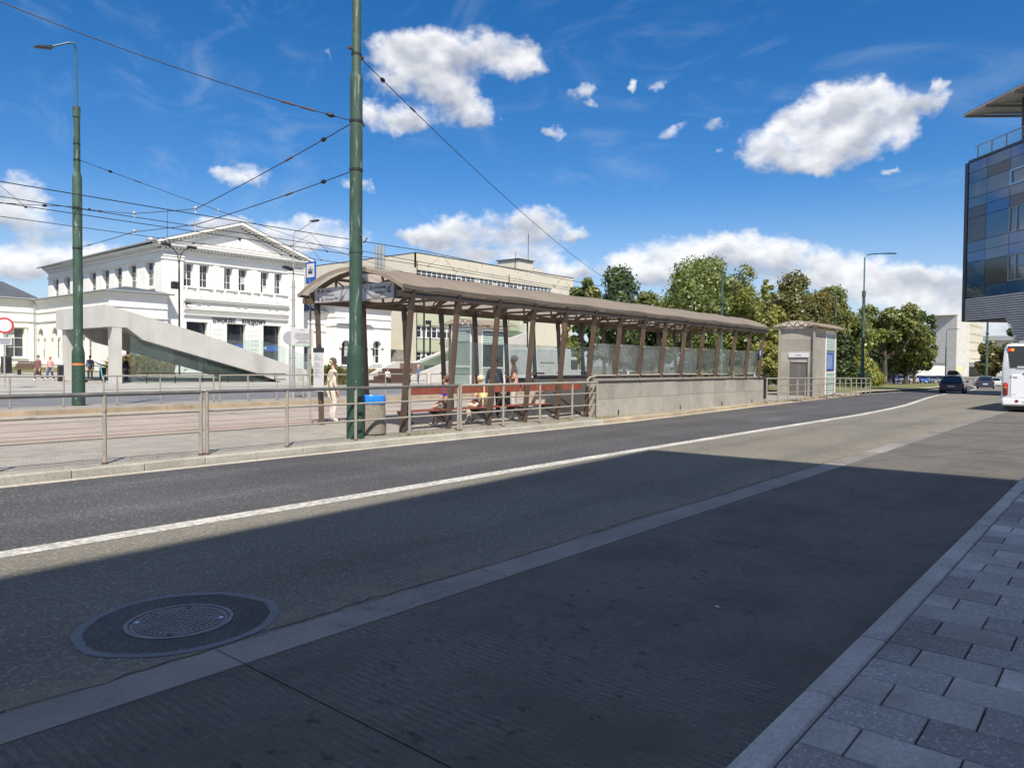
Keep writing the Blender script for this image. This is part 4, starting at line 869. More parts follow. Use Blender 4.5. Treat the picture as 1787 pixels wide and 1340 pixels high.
# ------------------------------------------------------------ lift towers
def lift(label, X, Y, LX, LY, H, group, mirror=False, glassside=False):
    """X,Y corner nearest the viewer; front (door) looks towards -X, glazed strip on the -Y side"""
    z0 = gz(X, Y)+.12
    t = thing('lift_tower', label, 'lift', (X, Y, z0), group=group)
    obj('core', MB().box(X+.05, X+LX-.05, Y+.05, Y+LY-.05, z0-.1, z0+H-.02), M_conc, t)
    rows = 6; hz = H/rows
    d0, d1, dh = Y+.42, Y+1.36, 2.15
    if not glassside:
        for r in range(rows):
            za, zb = z0+r*hz+.004, z0+(r+1)*hz-.004
            segs = [(Y, d0-.05), (d1+.05, Y+LY)] if zb < z0+dh+.2 else [(Y, Y+LY/2-.003), (Y+LY/2+.003, Y+LY)]
            for (a, b2) in segs: obj('stone_panel', MB().box(X, X+.047, a, b2, za, zb), M_stonewall, t)
        dr = obj('door', MB().box(X+.048, X+.075, d0, (d0+d1)/2-.006, z0+.02, z0+dh), M_dsteel, t); obj('door', MB().box(X+.048, X+.075, (d0+d1)/2+.006, d1, z0+.02, z0+dh), M_dsteel, t)
        obj('door_frame', MB().box(X-.015, X+.06, d0-.048, d0-.003, z0, z0+dh+.05).box(X-.015, X+.06, d1+.003, d1+.048, z0, z0+dh+.05).box(X-.015, X+.06, d0-.003, d1+.003, z0+dh+.005, z0+dh+.05), M_dsteel, t)
        sgn = obj('lift_sign', MB().box(X-.06, X-.003, d0-.1, d1+.12, z0+dh+.12, z0+dh+.38), M_signwhite, t)
        textobj('winda', .15, 'lettering', M_ink, sgn, (X-.063, Y+1.1, z0+dh+.19), RT, .001)
    else:
        glazed(t, X, Y+.3, LY-.35, z0, H, 'y')
    # road side: stone either side of a glazed strip with louvres
    gx0, gx1 = (X+LX*.48, X+LX*.94) if not glassside else (X+.55, X+LX*.86)
    for r in range(rows):
        za, zb = z0+r*hz+.004, z0+(r+1)*hz-.004
        for (a, b2) in ((X, gx0), (gx1, X+LX)):
            obj('stone_panel', MB().box(a, b2, Y, Y+.047, za, zb), M_stonewall if not glassside else M_conc_lt, t)
    fr = MB()
    for (a, b2, c, d) in ((gx0, gx0+.09, .05, H-.15), (gx1-.09, gx1, .05, H-.15), (gx0+.09, gx1-.09, H-.25, H-.15), (gx0+.09, gx1-.09, 1.35, 1.43), (gx0+.09, gx1-.09, .05, .12)): fr.box(a, b2, Y-.03, Y+.04, z0+c, z0+d)
    fo = obj('window_frame', fr, M_wframe, t)
    obj('pane', MB().box(gx0+.09, gx1-.09, Y+.01, Y+.02, z0+.12, z0+H-.25), M_glass_dk, fo)
    for z in [.16+.1*i for i in range(12)]+[2.75+.1*i for i in range(int((H-3.05)/.1))]:
        obj('louvre', MB().hexa([(gx0+.1, Y-.02, z0+z), (gx1-.1, Y-.02, z0+z), (gx1-.1, Y+.005, z0+z+.05), (gx0+.1, Y+.005, z0+z+.05), (gx0+.1, Y-.02, z0+z+.012), (gx1-.1, Y-.02, z0+z+.012), (gx1-.1, Y+.005, z0+z+.062), (gx0+.1, Y+.005, z0+z+.062)]), M_louv, t)
    if not glassside:
        no = obj('blue_notice', MB().box(gx0+.14, gx1-.35, Y-.006, Y+.004, z0+1.55, z0+2.55), M_signblue, t)
        nl = MB()
        for i in range(7): nl.box(gx0+.3, gx1-.6, Y-.009, Y-.007, z0+1.65+i*.12, z0+1.69+i*.12)
        obj('print', nl, M_signwhite, no)
    # arched roof on posts
    ov = .35; ry0, ry1, rz = Y-ov, Y+LY+ov, z0+H+.16
    P = lambda x, u, d=0: (x, ry0+(ry1-ry0)*u, rz+.30*math.sin(math.pi*u)+d)
    rf = MB()
    for j in range(10):
        a, b2 = j/10, (j+1)/10
        rf.quad(P(X-ov, a), P(X+LX+ov, a), P(X+LX+ov, b2), P(X-ov, b2), 0)
        for xe in (X-ov, X+LX+ov): rf.quad(P(xe, a), P(xe, b2), P(xe, b2, -.07), P(xe, a, -.07), 0)
    for u in (0, 1): rf.quad(P(X-ov, u), P(X+LX+ov, u), P(X+LX+ov, u, -.09), P(X-ov, u, -.09), 0)
    obj('roof', rf, [M_roof, M_ceil], t, fixn=False)
    for x in (X-.05, X+LX*.5, X+LX):
        ts = MB(); ts.beam((x, ry0+.1, rz-.06), (x, ry1-.1, rz-.06), .05, .05)
        for k in range(4): a = .14+.18*k; ts.beam(P(x, a, -.05), (x, ry0+(ry1-ry0)*(a+.09), rz-.06), .035, .035); ts.beam((x, ry0+(ry1-ry0)*(a+.09), rz-.06), P(x, a+.18, -.05), .035, .035)
        obj('truss', ts, M_brown, t)
    for yy in (Y-.0, Y+LY):
        obj('roof_post', MB().box(X-.17, X-.06, yy-.06, yy+.05, z0, rz+.02), M_galv if not glassside else M_brown, t)
    return t
M_dsteel = mat('brushed steel door', (.17, .16, .145), .45, .1, 1, 40, .06, metal=.4, world=True)
M_louv = mat('pale green louvre', (.42, .52, .48), .5, .1, world=True)
M_glass_dk = glass('lift glass', (.35, .45, .44), .06, (.3, .36, .34), 1.3)
def glazed(t, X, y0, w, z0, H, ax):
    fr = MB()
    for (a, b2, c, d) in ((0, .06, .05, H-.1), (w-.06, w, .05, H-.1), (.06, w-.06, 1.42, 1.5), (.06, w-.06, H-.2, H-.1)): fr.box(X-.03, X+.04, y0+a, y0+b2, z0+c, z0+d)
    fo = obj('window_frame', fr, M_wframe, t); obj('pane', MB().box(X+.0, X+.012, y0+.06, y0+w-.06, z0+.05, z0+H-.2), M_glass_gr, fo)
    for z in [.12+.11*i for i in range(12)]+[2.95+.11*i for i in range(8)]:
        obj('louvre', MB().box(X-.02, X-.004, y0+.06, y0+w-.06, z0+z, z0+z+.05), M_louv, t)
LG = 'lift towers on the platforms'
lift('granite lift tower with a steel door at the far end of the near platform', 44.0, 14.1, 4.1, 2.0, 3.95, LG)
lift('glazed lift tower on the far platform, seen through the shelter', 30.9, 28.0+bend(31), 3.0, 1.9, 3.75, LG, glassside=True)

# black wheelie bin by the end of the wall
t = thing('wheelie_bin', 'black plastic litter bin at the end of the granite wall', 'bin', (35.5, 13.9, gz(35.5, 14)+.12))
z0 = gz(35.5, 14)+.12
obj('body', MB().hexa([(35.3, 13.7, z0+.05), (35.75, 13.7, z0+.05), (35.75, 14.15, z0+.05), (35.3, 14.15, z0+.05), (35.2, 13.6, z0+1.0), (35.85, 13.6, z0+1.0), (35.85, 14.25, z0+1.0), (35.2, 14.25, z0+1.0)]), M_black, t, bev=.02)
obj('lid', MB().hexa([(35.15, 13.55, z0+1.003), (35.9, 13.55, z0+1.003), (35.9, 14.3, z0+1.003), (35.15, 14.3, z0+1.003), (35.2, 13.6, z0+1.12), (35.85, 13.6, z0+1.12), (35.85, 14.25, z0+1.12), (35.2, 14.25, z0+1.12)]), M_black, t, bev=.02)
# ------------------------------------------------------------ walls with real openings
def wallgrid(mb, o, u, n, W_, z0, z1, holes, depth):
    """o: lower left corner, u: direction along the wall, n: outward normal; holes (u0,u1,za,zb) open with reveals"""
    o = Vector(o); u = Vector(u); n = Vector(n)
    us = sorted(set([0, W_]+[h[0] for h in holes]+[h[1] for h in holes])); zs = sorted(set([z0, z1]+[h[2] for h in holes]+[h[3] for h in holes]))
    P = lambda a, z, d=0: tuple(o+u*a+Vector((0, 0, z))-n*d)
    op = {}
    for i in range(len(us)-1):
        for j in range(len(zs)-1):
            a, z = (us[i]+us[i+1])/2, (zs[j]+zs[j+1])/2
            op[i, j] = any(h[0] < a < h[1] and h[2] < z < h[3] for h in holes)
    for (i, j), v in op.items():
        a0, a1, za, zb = us[i], us[i+1], zs[j], zs[j+1]
        if not v: mb.quad(P(a0, za), P(a1, za), P(a1, zb), P(a0, zb)); continue
        if not op.get((i-1, j), False): mb.quad(P(a0, za), P(a0, zb), P(a0, zb, depth), P(a0, za, depth))
        if not op.get((i+1, j), False): mb.quad(P(a1, za), P(a1, za, depth), P(a1, zb, depth), P(a1, zb))
        if not op.get((i, j-1), False): mb.quad(P(a0, za), P(a0, za, depth), P(a1, za, depth), P(a1, za))
        if not op.get((i, j+1), False): mb.quad(P(a0, zb), P(a1, zb), P(a1, zb, depth), P(a0, zb, depth))
    return mb
def obox(mb, o, u, n, a0, a1, z0, z1, d0, d1):
    """box in wall coordinates; d is the distance proud of the wall"""
    o = Vector(o); u = Vector(u); n = Vector(n); P = lambda a, z, d: tuple(o+u*a+Vector((0, 0, z))+n*d)
    return mb.hexa([P(a0, z0, d1), P(a1, z0, d1), P(a1, z0, d0), P(a0, z0, d0), P(a0, z1, d1), P(a1, z1, d1), P(a1, z1, d0), P(a0, z1, d0)])
def window(root, o, u, n, a0, a1, z0, z1, depth, cols, rows, fm=None, gm=None, fw=.07, bar=.05, name='window', cur=0, panes=True):
    fm = fm or M_wframe; gm = gm or M_dglass
    f = MB(); d = -depth+.02
    for (x0, x1, y0, y1) in ((a0, a0+fw, z0, z1), (a1-fw, a1, z0, z1), (a0+fw, a1-fw, z0, z0+fw), (a0+fw, a1-fw, z1-fw, z1)): obox(f, o, u, n, x0, x1, y0, y1, d, d+.06)
    iw, ih = a1-a0-2*fw, z1-z0-2*fw
    for c in range(1, cols): x = a0+fw+iw*c/cols; obox(f, o, u, n, x-bar/2, x+bar/2, z0+fw, z1-fw, d, d+.05)
    rs = [i/rows for i in range(1, rows)] if isinstance(rows, int) else rows
    for r in rs: y = z0+fw+ih*r; obox(f, o, u, n, a0+fw, a1-fw, y-bar/2, y+bar/2, d, d+.055)
    w = obj(name, f, fm, root)
    if panes:
        xs = [a0+fw]+[a0+fw+iw*c/cols for c in range(1, cols)]+[a1-fw]; ys = [z0+fw]+[z0+fw+ih*r for r in rs]+[z1-fw]
        for i in range(len(xs)-1):
            for j in range(len(ys)-1):
                obj('pane', obox(MB(), o, u, n, xs[i]+.005, xs[i+1]-.005, ys[j]+.005, ys[j+1]-.005, d+.005, d+.015), M_curtain if random.random() < cur else gm, w)
    else: obj('pane', obox(MB(), o, u, n, a0+fw, a1-fw, z0+fw, z1-fw, d-.01, d+.005), gm, w)
    return w
EX, EYv, NX, NY = (1, 0, 0), (0, 1, 0), (-1, 0, 0), (0, -1, 0)

# ------------------------------------------------------------ the railway station
FX0, FX1, FYs = 36.9, 54.4, 80.0
stn = thing('station_building', 'white two-storey railway station with a pediment and black lettering', 'station', (45.65, 80, .7))
F = dict(o=(FX0, FYs, 0), u=EX, n=NY); Lf = FX1-FX0
uw = [(2.25, 3.35), (4.05, 5.15), (6.95, 8.0), (8.75, 9.85), (11.6, 12.7), (13.45, 14.5)]
dw = [(2.5, 4.9), (7.25, 9.6), (11.9, 14.25)]
holes = [(a, b_, 10.05, 12.55) for a, b_ in uw]+[(a, b_, 1.0, 6.12) for a, b_ in dw]
obj('front_wall', wallgrid(MB(), F['o'], EX, NY, Lf, .3, 13.6, holes, .62), M_white_wall, stn)
for a, b_ in uw: window(stn, F['o'], EX, NY, a, b_, 10.05, 12.55, .55, 2, 3, cur=.12)
for k, (a, b_) in enumerate(dw):
    d = window(stn, F['o'], EX, NY, a, b_, 1.0, 6.12, .6, 3, [.36, .62], M_black, M_dglass, name='entrance')
    if k: obj('blue_fascia', obox(MB(), F['o'], EX, NY, a+.1, b_-.1, 3.1, 3.75, -.5, -.45), M_signblue, d)
    if k:
        for xx in (.25, .5): obj('white_pictogram', obox(MB(), F['o'], EX, NY, a+xx, a+xx+.2, 3.3, 3.6, -.448, -.44), M_signwhite, d)
S = dict(o=(FX0, 114, 0), u=(0, -1, 0), n=NX); Ls = 34.0
yc = [83.3, 87.6, 91.4, 95.0, 98.9, 102.9, 107.3, 111.3]
sw = [(114-y-1.05, 114-y+1.05) for y in yc]
obj('side_wall', wallgrid(MB(), S['o'], S['u'], NX, Ls, .3, 13.6, [(a, b_, 10.0, 12.7) for a, b_ in sw], .5), M_white_wall, stn)
for a, b_ in sw: window(stn, S['o'], S['u'], NX, a, b_, 10.0, 12.7, .45, 2, 3, cur=.1)
obj('side_wall', MB().quad((FX1, FYs, .3), (FX1, 114, .3), (FX1, 114, 13.6), (FX1, FYs, 13.6)), M_white_wall, stn); obj('rear_wall', MB().quad((FX0, 114, .3), (FX1, 114, .3), (FX1, 114, 13.6), (FX0, 114, 13.6)), M_white_wall, stn)
# pilasters, string courses, panels
for a, b_ in ((0, 2.15), (15.28, Lf)):
    p_ = obj('pilaster', obox(MB(), F['o'], EX, NY, a, b_, .3, 12.75, .003, .14), M_white_trim, stn)
    obj('capital', obox(MB(), F['o'], EX, NY, a-.06, b_+.06, 12.752, 13.1, .003, .22), M_white_trim, p_); obj('capital', obox(MB(), F['o'], EX, NY, a-.1, b_+.1, 13.1, 13.3, .003, .28), M_white_trim, p_)
p_ = obj('pilaster', obox(MB(), S['o'], S['u'], NX, Ls-1.6, Ls+.0, .3, 12.75, .003, .14), M_white_trim, stn); obj('capital', obox(MB(), S['o'], S['u'], NX, Ls-1.65, Ls+.14, 12.752, 13.2, .003, .22), M_white_trim, p_)
for a, b_ in ((5.65, 6.4), (10.3, 11.1)): obj('pilaster', obox(MB(), F['o'], EX, NY, a, b_, 9.95, 12.7, .003, .08), M_white_trim, stn)
for (z0, z1, d) in ((8.45, 8.62, .34), (8.62, 8.80, .42), (7.35, 7.5, .24), (7.5, 7.62, .32), (6.78, 6.88, .16), (6.88, 6.95, .24), (8.30, 8.45, .16), (12.68, 12.85, .12), (9.88, 10.0, .2)):
    obj('string_course', obox(MB(), F['o'], EX, NY, 2.2, 15.23, z0, z1, .003, d), M_white_trim, stn)
for (z0, z1, d) in ((12.85, 13.0, .16), (9.6, 9.8, .2)): obj('string_course', obox(MB(), S['o'], S['u'], NX, 0, Ls-1.7, z0, z1, .003, d), M_white_trim, stn)
for a, b_ in ((2.3, 3.3), (3.65, 5.2), (5.6, 6.5), (6.85, 8.1), (8.55, 9.9), (10.3, 11.2), (11.5, 12.7), (13.2, 14.6)): obj('pedestal', obox(MB(), F['o'], EX, NY, a, a+.28, 8.8, 9.88, .003, .2), M_white_trim, stn); obj('relief_panel', obox(MB(), F['o'], EX, NY, a+.34, b_-.05, 9.0, 9.7, .003, .08), M_white_trim, stn)
for a, b_ in ((2.3, 3.7), (4.2, 4.9), (5.2, 8.5), (8.85, 9.4), (9.8, 12.6), (12.9, 13.5), (13.9, 15.1)): obj('relief_panel', obox(MB(), F['o'], EX, NY, a, b_, 7.75, 8.2, .003, .09), M_white_trim, stn)
for a, b_ in dw:
    for q in ((a-.35, a-.02, .9, 6.15, .003, .1), (b_+.02, b_+.35, .9, 6.15, .003, .1), (a-.35, b_+.35, 6.155, 6.22, .003, .12)): obj('door_surround', obox(MB(), F['o'], EX, NY, *q), M_white_trim, stn)
for a, b_ in ((5.5, 6.7), (10.1, 11.3)):
    for z in [1.0+.55*i for i in range(9)]: obj('rusticated_block', obox(MB(), F['o'], EX, NY, a, b_, z, z+.5, .003, .06), M_white_trim, stn)
for (z0, z1, d) in ((13.6, 13.85, .25), (14.05, 14.2, .75), (14.2, 14.32, .85)):
    obj('cornice', obox(MB(), F['o'], EX, NY, -d, Lf+d, z0, z1, -.5, d), M_white_trim, stn); obj('cornice', obox(MB(), S['o'], S['u'], NX, 0, Ls-.51, z0, z1, -.5, d), M_white_trim, stn)
de = MB()
for i in range(46): a = -.2+i*.395; obox(de, F['o'], EX, NY, a, a+.2, 13.86, 14.04, .0, .5)
for i in range(80): a = i*.42; obox(de, S['o'], S['u'], NX, a, a+.2, 13.86, 14.04, .0, .5)
# gable with raking cornice
gx, gz_ = 45.65, 17.55
for s_ in (-1, 1):
    ex_ = gx+s_*9.6
    for i in range(22):
        w = (i+.5)/22; x = ex_+(gx-ex_)*w; z = 14.33+(gz_-14.33)*w-.0
        de.box(x-.11, x+.11, FYs-.5, FYs, z-.22, z-.03)
dn = obj('dentils', de, M_white_trim, stn); dn['kind'] = 'stuff'
obj('tympanum', MB().add([(gx-8.7, FYs-.02, 14.32), (gx+8.7, FYs-.02, 14.32), (gx, FYs-.02, 17.3)], [(0, 1, 2)]), M_white_wall, stn)
tb = MB()
for (x0, z0, x1, z1) in ((-5.6, 14.75, 5.6, 14.75), (-5.6, 14.75, 0, 16.75), (5.6, 14.75, 0, 16.75)): tb.beam((gx+x0, FYs-.08, z0), (gx+x1, FYs-.08, z1), .16, .16)
obj('tympanum_moulding', tb, M_white_trim, stn)
obj('round_vent', MB().tube([(gx+.1, FYs-.12, 16.0), (gx+.1, FYs-.03, 16.0)], .14, 10), M_ink, stn)
rc = MB()
for s_ in (-1, 1):
    rc.hexa([(gx+s_*9.75, y, 14.32) for y in (FYs-.85, FYs+.3)]+[(gx, y, gz_) for y in (FYs+.3, FYs-.85)]+[(gx+s_*9.75, y, 14.62) for y in (FYs-.85, FYs+.3)]+[(gx, y, gz_+.32) for y in (FYs+.3, FYs-.85)])
obj('raking_cornice', rc, M_white_trim, stn)
rf = MB()
for s_ in (-1, 1): rf.quad((gx+s_*9.8, FYs-.9, 14.64), (gx+s_*9.8, 114.6, 14.34), (gx, 114.6, gz_+.05), (gx, FYs-.9, gz_+.36)); rf.quad((gx+s_*9.8, FYs-.9, 14.64), (gx+s_*9.8, 114.6, 14.34), (gx+s_*9.8, 114.6, 14.30), (gx+s_*9.8, FYs-.9, 14.5))
rof = obj('roof', rf, M_slate, stn, fixn=False)
obj('gutter', MB().tube([(gx-9.85, FYs-.9, 14.55), (gx-9.85, 114.6, 14.3)], .12, 8), M_gutter, rof)
obj('roof_vent', MB().lathe([(.35, 14.9), (.35, 15.6), (.42, 15.7), (.5, 15.95), (.35, 16.2), (.1, 16.3)], (39.4, 88.5, 0), 14), M_gutter, rof)
obj('roof_antenna', MB().tube([(40.4, 86.5, 15), (40.4, 86.5, 19.4)], .025, 5), M_black, rof)
def flat_letters(s_, x0, x1, z, h):
    o = textobj(s_, h, 'lettering', M_ink, stn, (x0, FYs-.10, z), (R(90), 0, 0), .03, bold=.008)
    w = max(v.co.x for v in o.data.vertices); o.scale = ((x1-x0)/w, 1, 1)
flat_letters('DWORZEC', 42.4, 45.25, 6.24, .72); flat_letters('KOLEJOWY', 46.0, 49.1, 6.24, .72)
# wall lamp on the facade
obj('cctv_camera', obox(obox(MB(), F['o'], EX, NY, 2.35, 2.5, 8.0, 8.05, .0, .5), F['o'], EX, NY, 2.2, 2.75, 8.02, 8.18, .4, .55), M_black, stn)

# one-storey annexes of the station
def annex(label, x0, x1, y0, y1, ze, zr, wins, sidewins, group='one-storey station annexes', roofhip=2.6, leftside=True):
    t = thing('station_annex', label, 'annex', ((x0+x1)/2, y0, .7), group=group)
    o = (x0, y0, 0); L = x1-x0
    hs = []
    def arch(a, b_, za, zb):
        out = [(a, b_, za, zb)]; n = 6; r = (b_-a)/2
        for i in range(n):
            xa, xb = a+(b_-a)*i/n, a+(b_-a)*(i+1)/n; xm = (xa+xb)/2-(a+b_)/2; out.append((xa, xb, zb, zb+math.sqrt(max(0, r*r-xm*xm))))
        return out
    for w in wins: hs += arch(*w[:4]) if w[4] else [w[:4]]
    obj('front_wall', wallgrid(MB(), o, EX, NY, L, .3, ze, hs, .4), M_white_wall, t)
    for w in wins:
        zt = w[3]+((w[1]-w[0])/2 if w[4] else 0)
        window(t, o, EX, NY, w[0], w[1], w[2], zt, .38, 2, 3, M_wood if w[4] == 2 else None, cur=.25)
        sm = MB()
        if w[4]:
            cx = (w[0]+w[1])/2; r = (w[1]-w[0])/2+.18
            for k in range(10):
                a0, a1 = math.pi*k/10, math.pi*(k+1)/10
                sm.beam((x0+cx+r*math.cos(a0), y0-.06, w[3]+r*math.sin(a0)), (x0+cx+r*math.cos(a1), y0-.06, w[3]+r*math.sin(a1)), .14, .26)
            obox(sm, o, EX, NY, cx-r-.25, cx-r+.15, w[3]-.25, w[3], .003, .2); obox(sm, o, EX, NY, cx+r-.15, cx+r+.25, w[3]-.25, w[3], .003, .2)
        else:
            obox(sm, o, EX, NY, w[0]-.25, w[0]-.01, w[2], w[3]+.05, .003, .1); obox(sm, o, EX, NY, w[1]+.01, w[1]+.25, w[2], w[3]+.05, .003, .1); obox(sm, o, EX, NY, w[0]-.3, w[1]+.3, w[3]+.06, w[3]+.3, .003, .18)
        obox(sm, o, EX, NY, w[0]-.3, w[1]+.3, w[2]-.2, w[2]-.01, .003, .2)
        obj('window_surround', sm, M_white_trim, t)
    so = (x0, y1, 0); sL = y1-y0; hs = []
    if leftside:
        for w in sidewins: hs += arch(*w[:4])
        obj('side_wall', wallgrid(MB(), so, (0, -1, 0), NX, sL, .3, ze, hs, .4), M_white_wall, t)
        for w in sidewins:
            window(t, so, (0, -1, 0), NX, w[0], w[1], w[2], w[3]+(w[1]-w[0])/2, .38, 2, 3, cur=.2)
            sm = MB(); cx = (w[0]+w[1])/2; r = (w[1]-w[0])/2+.22
            for k in range(10):
                a0, a1 = math.pi*k/10, math.pi*(k+1)/10
                sm.beam((x0-.06, y1-(cx+r*math.cos(a0)), w[3]+r*math.sin(a0)), (x0-.06, y1-(cx+r*math.cos(a1)), w[3]+r*math.sin(a1)), .2, .3)
            obox(sm, so, (0, -1, 0), NX, cx-r-.3, cx-r+.15, w[3]-.3, w[3], .003, .22); obox(sm, so, (0, -1, 0), NX, cx+r-.15, cx+r+.3, w[3]-.3, w[3], .003, .22)
            obj('window_surround', sm, M_white_trim, t)
    else: obj('side_wall', MB().quad((x0, y0, .3), (x0, y1, .3), (x0, y1, ze), (x0, y0, ze)), M_white_wall, t)
    obj('side_wall', MB().quad((x1, y0, .3), (x1, y1, .3), (x1, y1, ze), (x1, y0, ze)), M_white_wall, t)
    tr = MB()
    for (z0, z1, d) in ((ze-.55, ze-.35, .16), (ze-.35, ze-.15, .3), (ze-.15, ze, .45), (ze*.70, ze*.70+.14, .14), (ze*.82, ze*.82+.1, .1), (.3, 1.25, .1), (1.25, 1.4, .16)):
        obox(tr, o, EX, NY, -d, L+.02, z0, z1, .003, d)
        if leftside: obox(tr, so, (0, -1, 0), NX, 0, sL-.002, z0, z1, .003, d)
    obj('mouldings', tr, M_white_trim, t)
    h = roofhip
    r = MB().quad((x0-.5, y0-.5, ze+.02), (x1+.5, y0-.5, ze+.02), (x1-h, y0+h, zr), (x0+h, y0+h, zr)).quad((x0-.5, y1, ze+.02), (x0-.5, y0-.5, ze+.02), (x0+h, y0+h, zr), (x0+h, y1, zr)).quad((x1+.5, y0-.5, ze+.02), (x1+.5, y1, ze+.02), (x1-h, y1, zr), (x1-h, y0+h, zr)).quad((x0+h, y0+h, zr), (x1-h, y0+h, zr), (x1-h, y1, zr), (x0+h, y1, zr))
    for (p, q) in (((x0-.5, y0-.5), (x1+.5, y0-.5)), ((x0-.5, y0-.5), (x0-.5, y1))): r.quad((*p, ze+.02), (*q, ze+.02), (*q, ze-.12), (*p, ze-.12))
    ro = obj('roof', r, M_slate, t, fixn=False)
    obj('gutter', MB().tube([(x0-.52, y1, ze-.02), (x0-.52, y0-.52, ze-.02), (x1+.5, y0-.52, ze-.02)], .09, 6), M_gutter, ro)
    return t
annex('low white annex between the lamp mast and the tall station hall', 31.0, 36.88, 79.0, 100.0, 8.85, 9.6, [(1.6, 2.9, 1.9, 5.2, 0)], [(1.4, 2.9, 1.9, 4.6, 1), (5.9, 7.4, 1.9, 4.6, 1), (10.4, 11.9, 1.9, 4.6, 1), (15, 16.5, 1.9, 4.6, 1)])
annex('long low white wing at the left edge of the photo', -40, 30.98, 100.0, 116, 8.95, 11.0, [(a, a+1.9, 2.1, 5.5, 0) for a in (47.5, 53, 58.5, 63.2, 67.9)], [], leftside=False)
annex('low white annex just right of the tall station hall', 54.42, 60.0, 83.0, 104, 8.4, 9.8, [(1.8, 3.0, 1.8, 4.8, 0)], [], leftside=False, roofhip=2.2)
pv_ = annex('white pavilion with arched openings at the right end of the station', 60.02, 69.6, 81.0, 100, 9.5, 11.4, [(1.0, 2.4, 1.5, 4.0, 2), (3.6, 4.9, 1.5, 4.0, 1), (6.3, 7.7, 1.7, 4.1, 1)], [], leftside=True, roofhip=3)
obj('small_pediment', MB().add([(60.0, 80.9, 7.0), (66.2, 80.9, 7.0), (63.1, 80.9, 8.2), (60.0, 80.6, 7.0), (66.2, 80.6, 7.0), (63.1, 80.6, 8.2)], [(3, 4, 5), (0, 3, 5, 2), (1, 2, 5, 4), (0, 1, 4, 3)]), M_white_trim, pv_)
obj('downpipe', MB().tube([(30.7, 99.5, .6), (30.7, 99.5, 8.8)], .09, 8), M_gutter, bpy.data.objects['station_annex'])

# ------------------------------------------------------------ cream and green office block
ob = thing('office_block', 'cream and pale green office block with long window ribbons and a peeling top wall', 'office block', (95, 82, 0))
PX0, PX1, PYf = 75.3, 115.6, 82.0; o = (PX0, PYf, 0); L = PX1-PX0
rib = [(.15, 33.6, 14.6, 15.75), (.15, 24.2, 9.6, 11.3), (.15, 24.2, 5.65, 7.4), (.15, 24.2, 1.9, 3.5)]
obj('front_wall', wallgrid(MB(), o, EX, NY, L, -1.5, 16.0, [(a, b_, z0, z1) for a, b_, z0, z1 in rib], .3), M_cream, ob)
obj('peeling_parapet', obox(MB(), o, EX, NY, 0, L, 16.0, 18.2, -.4, .0), mat('peeling render', (.62, .575, .465), .88, .07, .3, 12, .05, world=True, stain=(.40, .385, .36), stscale=1.3, stlo=.60, sthi=.63), ob)
for (z0, z1) in ((7.55, 9.45), (3.65, 5.5)): obj('green_cladding', obox(MB(), o, EX, NY, .1, 24.3, z0, z1, .003, .06), M_palegreen, ob)
for (a, b_, z0, z1) in rib:
    nn = int((b_-a)/1.05)
    for k in range(nn):
        xa, xb = a+(b_-a)*k/nn+.01, a+(b_-a)*(k+1)/nn-.01
        window(ob, o, EX, NY, xa, xb, z0, z1, .25, 1, [.62], fw=.07, bar=.06, cur=.35 if z0 < 12 else .15, panes=True)
for (a, b_, z0, z1) in rib: obj('window_sill', obox(MB(), o, EX, NY, a-.1, b_+.1, z0-.14, z0-.003, .003, .12), M_conc_lt, ob)
obj('side_wall', MB().quad((PX0, 112, -1.5), (PX0, PYf, -1.5), (PX0, PYf, 18.2), (PX0, 112, 18.2)), M_cream, ob); obj('side_wall', MB().quad((PX1, PYf, -1.5), (PX1, 112, -1.5), (PX1, 112, 18.2), (PX1, PYf, 18.2)), M_cream, ob)
obj('roof', MB().box(PX0+.01, PX1-.01, PYf+.41, 112, 17.7, 17.9).box(PX0-.05, PX1+.05, PYf-.06, PYf+.42, 18.203, 18.29).box(PX0-.05, PX0+.3, PYf+.43, 112, 18.203, 18.29), M_slate, ob)
ch = obj('roof_cabin', MB().box(106.3, 110.8, 88, 93, 17.9, 21.3).box(110.81, 114.6, 88.5, 93, 17.9, 20.3), M_cream, ob)
obj('cabin_cap', MB().box(106.0, 111.0, 87.7, 93.2, 21.303, 21.45), M_slate, ch); obj('antenna', MB().tube([(109.3, 88, 21), (109.3, 88, 26.5)], .06, 5), M_black, ob); obj('antenna', MB().tube([(105.6, 88, 18), (105.6, 88, 22.5), (106.0, 88, 22.6)], .05, 5), M_black, ob)
for k, y in enumerate((90.4, 89.6, 88.8)): obj('flue_pipe', MB().tube([(74.7, y, 2), (74.7, y, 19.9)], .22, 8), M_gutter, ob, smooth=True)
obj('stone_base', MB().box(72.8, 75.28, 84, 86, -.6, 3.8), mat('grey rubble stone', (.24, .23, .2), .9, .35, 2, 12, .2, world=True), ob)
for x in (75.28, 96.5): obj('downpipe', MB().tube([(x+.1, PYf-.12, 0), (x+.1, PYf-.12, 17)], .07, 6), M_black, ob)

